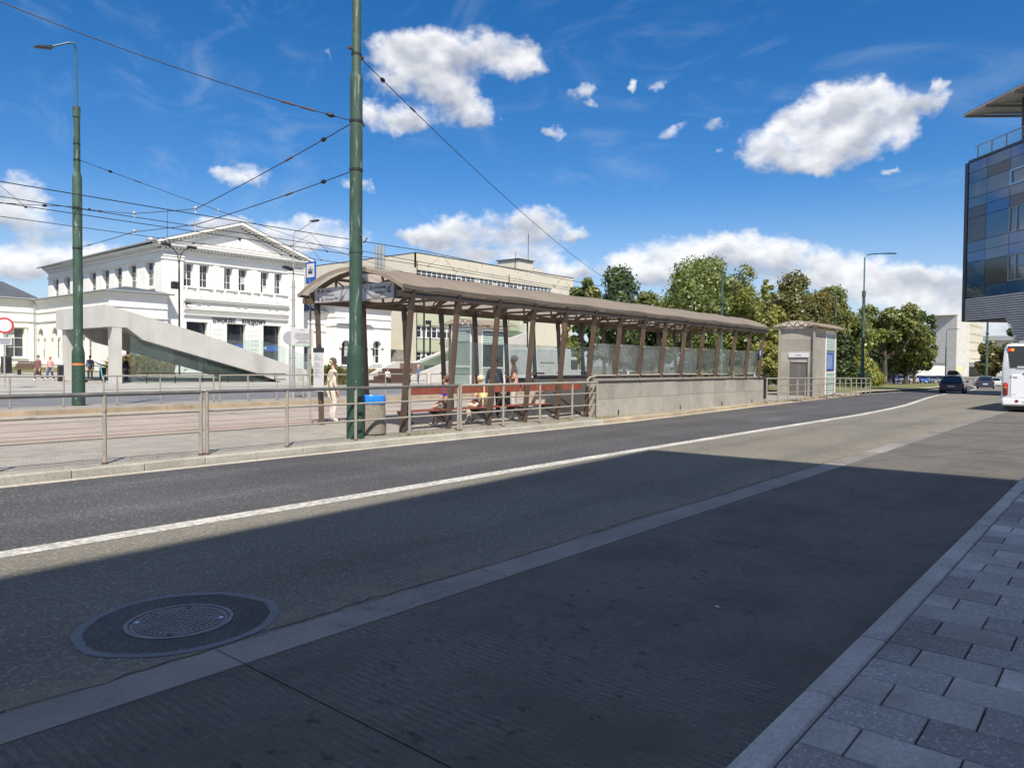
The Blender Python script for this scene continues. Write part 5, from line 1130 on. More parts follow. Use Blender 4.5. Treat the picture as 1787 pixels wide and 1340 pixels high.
# ------------------------------------------------------------ concrete underpass entrance (ramp)
rp_ = thing('underpass_entrance', 'slanting concrete canopy of the underpass entrance in front of the station', 'canopy', (28, 57, .2))
poly = [(20.56, 5.52), (27.2, 3.82), (35.0, 1.4), (40.4, .25), (37.5, -.1), (34.2, .05), (31.55, .93), (23.05, 3.2), (21.95, 4.02), (20.56, 4.02)]
obj('side_beam', MB().prism([(x, 53.0, z) for x, z in poly], (0, .5, 0)), M_conc, rp_)
obj('far_beam', MB().prism([(x, 61.5, z) for x, z in poly], (0, .5, 0)), M_conc, rp_)
poly2 = [(20.56, 5.5), (27.2, 3.8), (35.0, 1.38), (40.4, .23), (40.2, .05), (34.7, 1.0), (26.9, 3.4), (20.56, 5.0)]
obj('roof_slab', MB().prism([(x, 53.51, z) for x, z in poly2], (0, 7.98, 0)), M_conc, rp_)
obj('end_beam', MB().box(20.55, 21.1, 53.505, 61.495, 4.0, 5.0), M_conc, rp_)
for (x, y) in ((21.0, 53.02), (20.75, 60.6)): obj('pillar', MB().box(x, x+.62, y, y+.7, -.1, 4.0), M_conc, rp_)
gx_ = [22.26, 23.11, 24.31, 25.22, 26.32, 27.55, 28.82, 30.04, 31.49, 33.0]
zt = lambda x: float(np.interp(x, [22.0, 23.05, 31.55, 34.2], [3.9, 3.2, .93, .1]))
for i in range(len(gx_)-1):
    a, e = gx_[i]+.015, gx_[i+1]-.015
    obj('glass_pane', MB().hexa([(a, 53.24, .1), (e, 53.24, .1), (e, 53.26, .1), (a, 53.26, .1), (a, 53.24, zt(a)), (e, 53.24, zt(e)), (e, 53.26, zt(e)), (a, 53.26, zt(a))]), M_glass_gr, rp_)
rl = MB()
for z in (.45, .9): rl.tube([(22.4, 52.4, z), (34, 52.4, z-.1)], .04, 6)
for x in range(23, 35, 2): rl.tube([(x, 52.4, 0), (x, 52.4, .88)], .035, 6)
rl.tube([(22.0, 55, .2), (22.0, 55, 1.2), (27, 55, -.4)], .04, 6).tube([(21.5, 58, 1.7), (25, 58, .4)], .04, 6)
obj('handrail', rl, M_black, rp_)
tz = lambda x: float(np.interp(x, [32, 37.7, 39.4, 42, 47], [3.6, 3.75, 3.37, 2.54, 1.1]))
for i in range(9):
    a, e = 33.0+i*1.45, 33.0+i*1.45+1.41
    obj('glass_balustrade', MB().hexa([(a, 61.9, .1), (e, 61.9, .1), (e, 61.92, .1), (a, 61.92, .1), (a, 61.9, tz(a)), (e, 61.9, tz(e)), (e, 61.92, tz(e)), (a, 61.92, tz(a))]), M_glass_gr, rp_)
# second ramp with grass on top
r2_ = thing('grass_ramp', 'concrete ramp with a grassy slope and glass balustrade left of the second lift tower', 'ramp', (52, 54, 0))
nw = [(43.6, 0.0), (46.8, .96), (50.5, 2.05), (62, 5.2), (62, -.4), (43.6, -.3)]
obj('near_wall', MB().prism([(x, 50.0, z) for x, z in nw], (0, .35, 0)), M_conc_lt, r2_)
fw_ = [(49, 1.8), (50.3, 2.2), (54, 3.36), (62, 5.87), (62, -.4), (49, -.3)]
obj('back_wall', MB().prism([(x, 53.5, z) for x, z in fw_], (0, .4, 0)), M_conc_lt, r2_)
gs = MB()
for i in range(8):
    for j in range(4):
        q = []
        for (a, b_) in ((i, j), (i+1, j), (i+1, j+1), (i, j+1)):
            x = 49+(62-49)*a/8; y = 50.36+(53.48-50.36)*b_/4
            zn = float(np.interp(x, [43.6, 46.8, 50.5, 62], [0, .96, 2.05, 5.2]))-.05; zf = float(np.interp(x, [49, 50.3, 54, 62], [1.8, 2.2, 3.36, 5.87]))-.25
            q.append((x, y, zn+(zf-zn)*b_/4))
        gs.quad(*q)
obj('grass_slope', gs, mat('weedy slope', (.075, .085, .032), .95, .4, .8, 9, .35, .8, 30, world=True, stain=(.15, .14, .07), stscale=.9, stlo=.5, sthi=.7), r2_)
gb = MB()
for i in range(9):
    x = 46.5+i*1.7; zz0 = float(np.interp(x, [46.8, 50.5, 62], [.96, 2.05, 5.2])); zz1 = float(np.interp(x+1.66, [46.8, 50.5, 62], [.96, 2.05, 5.2]))
    obj('glass_pane', MB().hexa([(x, 50.1, zz0), (x+1.66, 50.1, zz1), (x+1.66, 50.12, zz1), (x, 50.12, zz0), (x, 50.1, zz0+1.0), (x+1.66, 50.1, zz1+1.0), (x+1.66, 50.12, zz1+1.0), (x, 50.12, zz0+1.0)]), M_glass_gr, r2_)
ss_ = thing('seat_steps', 'dark wooden seat steps rising to slatted loungers on the plaza', 'steps', (43, 50, 0))
for i in range(4): obj('step', MB().box(40.3+i*.9, 44.5+i*.55, 49.2+i*.5, 49.7+i*.5, 0, .3+i*.32), M_wood, ss_)
for i in range(9): obj('slat', MB().beam((44.6+i*.32, 50.0, .15), (45.4+i*.32, 51.4, 1.75), .24, .06), M_wood, ss_)
obj('side_wall', MB().prism([(40.0, 51.4, 0), (44.8, 51.4, 1.9), (46.2, 51.4, 1.9), (46.2, 51.4, 0)], (0, .3, 0)), M_conc_lt, ss_)

# ornamental grasses by the station
def grasstuft(label, cx, cy, rx, ry, h, n, m_, w=.012, arch=.5, cat='grass clump'):
    mb = MB(); z = gz(cx, cy)+.06
    for _ in range(n):
        a = random.uniform(0, 6.28); r = math.sqrt(random.random()); x = cx+rx*r*math.cos(a); y = cy+ry*r*math.sin(a)
        hh = h*random.uniform(.6, 1.05)*(1-.35*r*r); la = random.uniform(0, 6.28); ln = hh*arch*random.uniform(.2, 1)
        dx, dy = math.cos(la), math.sin(la); p = [(x, y, z), (x+dx*ln*.35, y+dy*ln*.35, z+hh*.7), (x+dx*ln, y+dy*ln, z+hh*(.95-.25*arch))]
        t_ = random.uniform(0, 6.28); wx, wy = math.cos(t_)*w*2.2, math.sin(t_)*w*2.2
        mb.quad((p[0][0]-wx, p[0][1]-wy, p[0][2]), (p[0][0]+wx, p[0][1]+wy, p[0][2]), (p[1][0]+wx, p[1][1]+wy, p[1][2]), (p[1][0]-wx, p[1][1]-wy, p[1][2]))
        mb.quad((p[1][0]-wx, p[1][1]-wy, p[1][2]), (p[1][0]+wx, p[1][1]+wy, p[1][2]), (p[2][0]+wx, p[2][1]+wy, p[2][2]), (p[2][0]-wx, p[2][1]-wy, p[2][2]))
    o = obj('ornamental_grass', mb, m_, fixn=False); tag(o, label, cat); return o
M_straw = leafmat('straw grass', (.30, .23, .10), (.42, .34, .17), (.25, .22, .08))
M_rush = leafmat('green rush', (.10, .12, .03), (.20, .20, .06), (.16, .15, .04))
grasstuft('straw coloured ornamental grass behind the underpass glass', 29.2, 67.5, 2.9, 1.1, 2.3, 2600, M_straw, .02)
grasstuft('green rush clump behind the woman in white', 33.2, 45.5, 1.6, .9, 1.9, 1300, M_rush, .016)
grasstuft('dry yellow grass bed in front of the arched pavilion', 47.5, 60, 4.2, 1.0, 1.5, 2000, M_straw, .02)

# ------------------------------------------------------------ blue glass building on the right
BA = R(44.25); bd = Vector((math.cos(BA), math.sin(BA), 0)); bn_ = Vector((-bd.y, bd.x, 0)); bo = Vector((71.77, 11.04, 0)); bu = -bd
gb_ = thing('glass_office_building', 'dark blue glass office building overhanging the road at the right edge', 'office building', (74, 8, 0))
def gpanel_mat(name, col, rough=.06, spec=.8):
    m, t, b = pm(name); v = vecsrc(t, True); t.setin(b, 'Base Color', col); b.inputs['Roughness'].default_value = rough; b.inputs['Specular IOR Level'].default_value = spec; b.inputs['IOR'].default_value = 1.75
    bn = t.add('ShaderNodeBump'); bn.inputs['Strength'].default_value = .06; bn.inputs['Distance'].default_value = .3; t.setin(bn, 'Height', t.noise(v, .22, 2)); t.l.new(bn.outputs[0], b.inputs['Normal']); return m
GP = {'B': gpanel_mat('deep blue panel', (.002, .085, .28)), 'M': gpanel_mat('mid blue panel', (.012, .08, .19)), 'G': gpanel_mat('smoke grey panel', (.062, .064, .075), .12, .5), 'S': gpanel_mat('mirror glass', (.06, .10, .15), .02, 1.), 'L': gpanel_mat('pale blue glass', (.06, .12, .18), .04, 1.)}
M_dkframe = mat('dark facade metal', (.045, .048, .06), .45, .1, .5, 10, .05, world=True)
M_louv2 = mat('grey metal rib', (.58, .55, .56), .5, .12, .4, 10, .05, metal=.0, world=True)
rows = [18.65, 17.8, 16.95, 15.7, 14.9, 14.05, 12.1, 11.25, 10.4, 8.4, 7.45]
cols = [.38, 2.5, 5.02, 7.5, 10, 12.5, 15, 17.5, 20]
pat = ['BMB', 'MGM', 'SMW', 'SBM', 'GBG', 'GMW', 'MSB', 'BSB', 'MGW', 'SMM']
obj('core', obox(obox(MB(), bo, bu, bn_, .05, 20, 5.62, 18.6, -16, -.12), bo, bu, bn_, 7.2, 20, -1.5, 5.6, -16, -.14), M_dkframe, gb_)
for r in range(len(rows)-1):
    for c in range(len(cols)-1):
        k = pat[r][c] if c < 3 else random.choice('BMGMS')
        a, b_, z1, z0 = cols[c]+.018, cols[c+1]-.018, rows[r]-.018, rows[r+1]+.018
        if k == 'W':
            fr = MB()
            if r == 2:
                for q in ((a, a+.14, z0, z1), (b_-.14, b_, z0, z1), (a+.14, b_-.14, z0, z0+.14), (a+.14, b_-.14, z1-.14, z1)): obox(fr, bo, bu, bn_, *q, -.1, .06)
                w = obj('window', fr, mat('pale window frame', (.30, .5, .7), .4, .05), gb_)
            else:
                for q in ((a, a+.06, z0, z1), (a+.72, a+.80, z0, z1), (b_-.06, b_, z0, z1), (a+.06, a+.72, z0, z0+.06), (a+.8, b_-.06, z0, z0+.06), (a+.06, a+.72, z1-.06, z1), (a+.8, b_-.06, z1-.06, z1)): obox(fr, bo, bu, bn_, *q, -.1, .03)
                w = obj('window', fr, M_gutter, gb_)
            obj('pane', obox(MB(), bo, bu, bn_, a+.05, b_-.05, z0+.05, z1-.05, -.11, -.06), GP['L'], w)
        else: obj('facade_panel', obox(MB(), bo, bu, bn_, a, b_, z0, z1, -.11, random.uniform(-.012, .0)), GP[k], gb_)
obj('corner_strip', obox(obox(MB(), bo, bu, bn_, -.02, .36, 5.6, 18.72, -16, .05), bo, bu, bn_, .365, 20, 18.66, 18.86, -16, .05), M_dkframe, gb_)
for z in [5.66+.185*i for i in range(10)]:
    for (a, b_) in ((.37, 2.49), (2.51, 4.98), (5.0, 20)): obj('slat', obox(MB(), bo, bu, bn_, a, b_, z, z+.12, -.1, .03), M_louv2, gb_)
for i in range(30):
    z = 5.48-.185*i; obj('slat', obox(MB(), bo, bu, bn_, 4.95+(5.5-z)*.62, 20, z, z+.12, -.1, .03), M_louv2, gb_)
obj('soffit', obox(MB(), bo, bu, bn_, .37, 5.0, 5.56, 5.615, -16, .04), M_dkframe, gb_)
obj('slanted_wall', MB().prism([tuple(bo+bu*a+Vector((0, 0, z))-bn_*.12) for (a, z) in ((5.0, 5.6), (9.5, -1.6), (20, -1.6), (20, 5.6))], tuple(-bn_*15)), M_dkframe, gb_)
# roof terrace: glass balustrade, penthouse, louvred canopy
tp = MB(); tpost = MB()
for i in range(4): obj('balustrade_pane', obox(MB(), bo, bu, bn_, .7+i*1.6, 2.26+i*1.6, 18.9, 19.95, -.5, -.48), M_glass_gr, gb_)
for i in range(6): obox(tpost, bo, bu, bn_, .68+i*1.6, .74+i*1.6, 18.87, 20.0, -.52, -.46)
obox(tpost, bo, bu, bn_, .4, 9, 20.0, 20.06, -.53, -.45); obj('balustrade_posts', tpost, M_gutter, gb_)
ph = MB()
for k in range(5): obox(ph, bo, bu, bn_, 5.6, 20, 18.9+k*.72, 19.58+k*.72, -14, -2.0)
obj('penthouse', ph, GP['G'], gb_)
cp_ = bo+bu*4.6-bn_*1.6
obj('roof_column', MB().tube([tuple(cp_+Vector((0, 0, 18.87))), tuple(cp_+Vector((0, 0, 22.7)))], .36, 14), M_dkframe, gb_, smooth=True)
cnp = obj('canopy', MB().hexa([tuple(bo+bu*a+bn_*d+Vector((0, 0, z))) for (a, d, z) in ((.9, 1.0, 22.45), (20, 1.0, 22.75), (20, -5, 23.0), (.9, -5, 22.7), (.9, 1.0, 22.50), (20, 1.0, 22.80), (20, -5, 23.05), (.9, -5, 22.75))]), M_gutter, gb_)
for i in range(16):
    d = .95-i*.38; a0 = bo+bu*.92+bn_*d; a1 = bo+bu*19+bn_*d
    obj('canopy_slat', MB().beam(tuple(a0+Vector((0, 0, 22.36+.04*i))), tuple(a1+Vector((0, 0, 22.66+.04*i))), .12, .10), M_louv2, cnp)
for a in (1.0, 3.4, 6.4, 9.6):
    p = bo+bu*a; obj('canopy_bracket', MB().beam(tuple(p+bn_*1.0+Vector((0, 0, 22.28))), tuple(p-bn_*4.5+Vector((0, 0, 22.5))), .12, .2), M_gutter, cnp)

# office block behind the viewer, on the near side of the street: it shades the road
sb = thing('shading_office_block', 'grey office block on the near pavement whose shadow covers the bus bay', 'office block', (-30, -14, 0))
SA = R(3.4); su = Vector((math.cos(SA), math.sin(SA), 0)); sn = Vector((-su.y, su.x, 0)); so_ = Vector((2.95, -4.28, 0))-su*62
wl_ = MB(); wallgrid(wl_, so_, su, sn, 62, -.2, 20, [(2+i*3, 4.2+i*3, 1.2+j*3.2, 3.2+j*3.2) for i in range(20) for j in range(6)], .25)
obj('wall', wl_, M_conc_lt, sb)
obj('window_glass', obox(MB(), so_, su, sn, 1, 61, .5, 19.2, -.4, -.25), GP['S'], sb)
obj('block', obox(obox(MB(), so_, su, sn, .02, 61.98, -.2, 19.98, -20, -.42), so_, su, sn, 0, 62, 19.99, 20.0, -20, 0), M_conc_lt, sb)
e = so_+su*62
obj('end_wall', MB().quad(tuple(e), tuple(e-sn*20), tuple(e-sn*20+Vector((0, 0, 20))), tuple(e+Vector((0, 0, 20)))), M_conc_lt, sb)

# ------------------------------------------------------------ white blocks far down the road
fb = thing('far_office_block', 'white five-storey office block at the far end of the road', 'office block', (334, 53, -1.5))
w0 = Vector((334.1, 53.1, 0)); wa = Vector((338.7, 63.2, 0)); wb = Vector((392, 52.0, 0)); H_ = 22.6
wu = (wb-w0); WLn = wu.length; wu = wu.normalized(); wn = Vector((wu.y, -wu.x, 0))
eu = (wa-w0); EL = eu.length; eu = eu.normalized(); en = Vector((-eu.y, eu.x, 0)); en = en if en.x < 0 else -en
obj('end_wall', obox(MB(), w0, eu, en, 0, EL, -1.5, H_+.4, -8, 0), M_conc_lt, fb)
fl = [(1.0+i*1.55, 2.3+i*1.55, 5.0+j*3.5, 6.1+j*3.5) for j in range(5) for i in range(int(WLn/1.55)-1)]
obj('front_wall', wallgrid(MB(), w0, wu, wn, WLn, -1.5, H_, fl, .3), M_cream, fb)
obj('window_bands', obox(MB(), w0, wu, wn, .5, WLn-.5, 2, 21, -.5, -.3), M_black, fb)
obj('roof', obox(MB(), w0, wu, wn, 0, WLn, H_, H_+.35, -12, .15), M_conc_lt, fb)
obj('entrance_canopy', obox(MB(), w0, wu, wn, 8, WLn*.95, 2.4, 4.2, .0, 6), M_gutter, fb); obj('dark_ground_floor', obox(MB(), w0, wu, wn, 8, WLn*.95, -1.5, 2.38, .01, .3), M_black, fb)
fb2 = thing('far_low_building', 'pale low building with a grey flat roof beyond the white office block', 'building', (400, 48, -1.5))
obj('wall', MB().box(398, 430, 34, 52, -1.5, 14.5), M_conc_lt, fb2); obj('roof', MB().box(396, 432, 33, 53, 14.51, 16.5), M_gutter, fb2)
for j in range(2): 
    for i in range(8): obj('window', MB().box(397.9, 397.99, 35.5+i*2, 36.6+i*2, 3+j*4.5, 5.4+j*4.5), M_dglass, fb2)
fb3 = thing('far_shed', 'white single-storey hall behind the parked cars', 'building', (200, 38, -1.4))
obj('wall', MB().box(205, 225, 38, 49, -1.5, 3.0), M_white_wall, fb3); obj('roof', MB().box(204.6, 225.4, 37.6, 49.4, 3.01, 3.3), M_gutter, fb3)
# ------------------------------------------------------------ trees
M_bark = mat('bark', (.075, .06, .045), .95, .3, 6, 30, .2, .5, 30, world=True)
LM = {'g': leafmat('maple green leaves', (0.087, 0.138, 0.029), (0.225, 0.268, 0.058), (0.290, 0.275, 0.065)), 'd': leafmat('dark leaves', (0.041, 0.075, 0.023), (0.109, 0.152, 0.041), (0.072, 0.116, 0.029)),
      'b': leafmat('browning leaves', (.090, .105, .030), (.205, .195, .058), (.24, .18, .06)),
      'y': leafmat('yellow green leaves', (0.189, 0.217, 0.036), (0.377, 0.362, 0.072), (0.319, 0.319, 0.058)),
      'm': leafmat('mid green leaves', (0.109, 0.145, 0.035), (0.246, 0.261, 0.072), (0.174, 0.217, 0.043))}
def leaves(rs, clumps, n, size):
    """n leaf quads spread through overlapping clumps (cx,cy,cz,r)"""
    cl = np.array(clumps); w = cl[:, 3]**2; idx = rs.choice(len(cl), n, p=w/w.sum())
    d = rs.normal(size=(n, 3)); d /= np.linalg.norm(d, axis=1)[:, None]
    rad = cl[idx, 3]*np.clip(rs.uniform(.25, 1, n)**.6+rs.normal(0, .09, n), .1, 1.35)
    p = cl[idx, :3]+d*rad[:, None]*np.array([1, 1, .82])
    nrm = d*.8+rs.normal(size=(n, 3))*.65+np.array([0, 0, .35]); nrm /= np.linalg.norm(nrm, axis=1)[:, None]
    a = np.cross(nrm, rs.normal(size=(n, 3))); a /= np.linalg.norm(a, axis=1)[:, None]; b = np.cross(nrm, a)
    s = size*rs.uniform(.55, 1.3, n)[:, None]
    v = np.stack([p-a*s, p-b*s*.55+nrm*s*.15, p+a*s, p+b*s*.55+nrm*s*.15], 1).reshape(-1, 3)
    return v
def leafobj(v, m_, parent):
    nq = len(v)//4; me = bpy.data.meshes.new('crown'); me.vertices.add(len(v)); me.vertices.foreach_set('co', v.ravel())
    me.loops.add(nq*4); me.loops.foreach_set('vertex_index', np.arange(nq*4)); me.polygons.add(nq)
    me.polygons.foreach_set('loop_start', np.arange(nq)*4); me.update(calc_edges=True); me.materials.append(m_)
    o = bpy.data.objects.new('crown', me); COL.objects.link(o); o.parent = parent; return o
def tree(label, x, y, h, rx, ry, kind, n, size, low=.18, seed=1, nclump=46, shape='round', cat='tree', group=None, trunk=.22, name='tree', flat=.75):
    rs = np.random.RandomState(seed); z = gz(x, y)+.1; t = thing(name, label, cat, (x, y, z), group=group)
    cl = []
    zc = h*(low+1)/2; rz = h*(1-low)/2
    while len(cl) < nclump:
        d = rs.normal(size=3); d /= np.linalg.norm(d); r = rs.uniform(.2, 1.25)**.5
        if shape == 'column': px, py, pz = d[0]*rx*r*.8, d[1]*ry*r*.8, h*(low+(1-low)*rs.uniform(0, .93)); kk = 1.1-.75*(pz/h); px *= kk; py *= kk; rr = rx*rs.uniform(.4, .7)*kk
        elif shape == 'umbrella': px, py, pz = d[0]*rx*r, d[1]*ry*r, h*.55+abs(d[2])*h*.4*r-abs(d[0])*h*.10; rr = min(rx, ry)*rs.uniform(.16, .3)
        elif shape == 'cone': k = rs.uniform(0, 1); px, py, pz = d[0]*rx*(1-k)*.9, d[1]*ry*(1-k)*.9, h*(low+(1-low)*k); rr = rx*(.18+.42*(1-k))
        else: px, py, pz = d[0]*rx*r*.82, d[1]*ry*r*.82, zc+d[2]*rz*r*.85; rr = min(rx, rz)*rs.uniform(.14, .40)
        cl.append((px, py, pz, rr))
    v = leaves(rs, cl, int(n*1.4), size*.83); leafobj(v, LM[kind], t)
    mb = MB(); mb.tube([(0, 0, -.2), (rs.normal()*.1, 0, h*.2), (rs.normal()*.2, rs.normal()*.2, h*.5), (rs.normal()*.3, rs.normal()*.3, h*.85)], [trunk*1.25, trunk, trunk*.6, trunk*.12], 8)
    for c in cl[::max(1, nclump//14)]:
        b0 = Vector((0, 0, min(h*.55, max(h*.16, c[2]*.55)))); e = Vector(c[:3]); mid = b0.lerp(e, .5)+Vector((0, 0, -.05*h))
        mb.tube([b0, mid, e], [trunk*.42, trunk*.25, trunk*.06], 5)
    obj('trunk', mb, M_bark, t, local=True, smooth=True); return t
TG = 'trees beyond the tram stop'
tree('large round chestnut tree with the tallest crown behind the shelter', 75.1, 35.0, 13.9, 7.0, 5.8, 'g', 27000, .24, .14, 11, 80, group=TG, trunk=.35)
tree('broad browning tree right of the tallest crown', 98, 33.5, 14.2, 7.4, 5, 'b', 21000, .29, .12, 12, 52, group=TG, trunk=.35)
tree('dark green tree just right of the office block', 82, 51.4, 13.8, 5.6, 4.5, 'd', 16000, .29, .12, 13, 40, group=TG, trunk=.3)
tree('olive green tree between the office block and the tallest crown', 87, 49.6, 12.0, 5.4, 4.5, 'm', 14000, .29, .1, 14, 40, group=TG)
tree('narrow bright green tree touching the right edge of the office block', 80.3, 54.4, 13.4, 3.0, 2.8, 'g', 8500, .28, .1, 33, 30, group=TG)
tree('sparse brown tree left of the tallest crown', 92, 50, 11.6, 2.6, 2.6, 'b', 3500, .32, .25, 15, 26, group=TG)
tree('slender yellow-green tree standing behind the end of the shelter', 61.5, 23.6, 9.8, 1.15, 1.1, 'y', 6000, .17, .16, 16, 54, 'column', group=TG, trunk=.09)
tree('pale green tree with a pointed crown beside the lift tower', 104, 31.0, 12.4, 5.0, 4, 'm', 12000, .32, .08, 17, 42, group=TG)
tree('wide spreading tree with sky showing through, right of the street lamp', 124, 29.2, 13.4, 6.6, 5, 'm', 11000, .36, .12, 18, 46, 'umbrella', group=TG, trunk=.35)
tree('low wide green tree whose branches reach over the parked cars', 133, 28.2, 9.6, 6.2, 4.5, 'g', 11000, .32, .20, 19, 44, group=TG, trunk=.3)
tree('dark pointed tree in front of the white end wall of the far block', 148, 30.0, 14.4, 2.6, 4, 'd', 8000, .36, .1, 20, 40, group=TG)
tree('thin young tree right of the office block with yellowish leaves', 57.4, 41.5, 8.0, .95, .95, 'y', 3200, .17, .2, 21, 24, 'column', group=TG, trunk=.07)
tree('round bush below the office block windows', 62, 45, 3.6, 2.2, 2.0, 'g', 3000, .2, .05, 22, 22, group=TG, name='bush', cat='bush', trunk=.08)
tree('dark tree filling the gap behind the shelter roof', 72, 43, 9.6, 4.5, 3.6, 'd', 9000, .3, .1, 23, 44, group=TG)
tree('green tree right behind the far end of the shelter', 82, 32.5, 9.2, 4.6, 3.6, 'g', 8500, .30, .08, 24, 40, group=TG)
tree('dark green conifer standing to the right of the lift tower', 92, 25.8, 6.2, 2.3, 2.2, 'd', 5000, .26, .04, 25, 30, 'cone', group=TG)
tree('yellow-green conifer beside the green lamp post', 97, 25.5, 5.4, 2.2, 2.0, 'y', 4200, .25, .04, 26, 28, 'cone', group=TG)
tree('olive tree filling the background right of the lift tower', 112, 32.0, 10.6, 5.4, 4, 'm', 10000, .34, .06, 27, 40, group=TG)
tree('dark bushy tree behind the red parked car', 166, 39.5, 8.5, 5.5, 3.6, 'd', 7000, .36, .04, 28, 36, group=TG)
tree('dark bushy tree behind the white parked car', 170, 36.5, 9.0, 5.5, 4.0, 'd', 7000, .45, .04, 29, 36, group=TG)
tree('round olive tree beyond the far white block', 262, 31.5, 11.5, 7.0, 6, 'b', 6000, .6, .1, 30, 36, group=TG)
tree('tall dark tree beyond the road next to the bus', 263, 26.0, 17.2, 4.0, 4, 'd', 4500, .6, .2, 31, 26, group=TG)
tree('feathery tree top showing between the bus and the blue building', 268, 22.5, 14.5, 3.2, 3.2, 'm', 3500, .6, .2, 32, 22, group=TG)
# clipped hedge along the parking lot
hv = []
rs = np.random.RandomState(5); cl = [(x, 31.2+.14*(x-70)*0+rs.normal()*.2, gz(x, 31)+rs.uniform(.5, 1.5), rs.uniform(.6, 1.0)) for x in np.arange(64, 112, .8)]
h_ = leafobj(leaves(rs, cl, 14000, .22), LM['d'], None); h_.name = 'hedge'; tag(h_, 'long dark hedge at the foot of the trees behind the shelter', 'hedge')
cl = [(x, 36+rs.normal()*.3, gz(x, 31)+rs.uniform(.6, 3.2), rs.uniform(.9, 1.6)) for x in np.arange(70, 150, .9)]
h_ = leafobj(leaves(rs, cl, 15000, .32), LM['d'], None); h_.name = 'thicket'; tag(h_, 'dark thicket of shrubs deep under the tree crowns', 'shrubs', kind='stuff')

# ------------------------------------------------------------ vehicles
def paintm(name, col): return mat(name, col, .28, .04, 2, 20, .03, spec=.5, coat=.8)
M_tyre = mat('tyre rubber', (.018, .018, .018), .85)
M_rim = mat('alloy rim', (.35, .35, .36), .3, .1, metal=.8)
M_cglass = mat('car glass', (.012, .014, .016), .04, .1, spec=1.)
M_tail = mat('red tail lamp', (.17, .012, .012), .2, .1, coat=.6)
M_head = mat('clear head lamp', (.65, .66, .68), .12, .1, metal=.3, coat=.6)
M_plate = mat('number plate', (.7, .7, .7), .5, .03)
M_chrome = mat('chrome strip', (.6, .6, .6), .2, .05, metal=.9)
def loft(mb, secs):
    """secs: list of (x, [(y,z)...]) half profiles; mirrored about y=0"""
    rings = []
    for x, pr in secs:
        full = [(x, y, z) for y, z in pr]+[(x, -y, z) for y, z in reversed(pr)]; rings.append(full)
    n = len(rings[0]); o = len(mb.v)
    for r in rings: mb.v += r
    for i in range(len(rings)-1):
        for k in range(n): mb.f.append([o+i*n+k, o+i*n+(k+1) % n, o+(i+1)*n+(k+1) % n, o+(i+1)*n+k]); mb.m.append(0)
    mb.f.append([o+k for k in range(n)]); mb.m.append(0); mb.f.append([o+(len(rings)-1)*n+k for k in range(n)][::-1]); mb.m.append(0)
    return mb
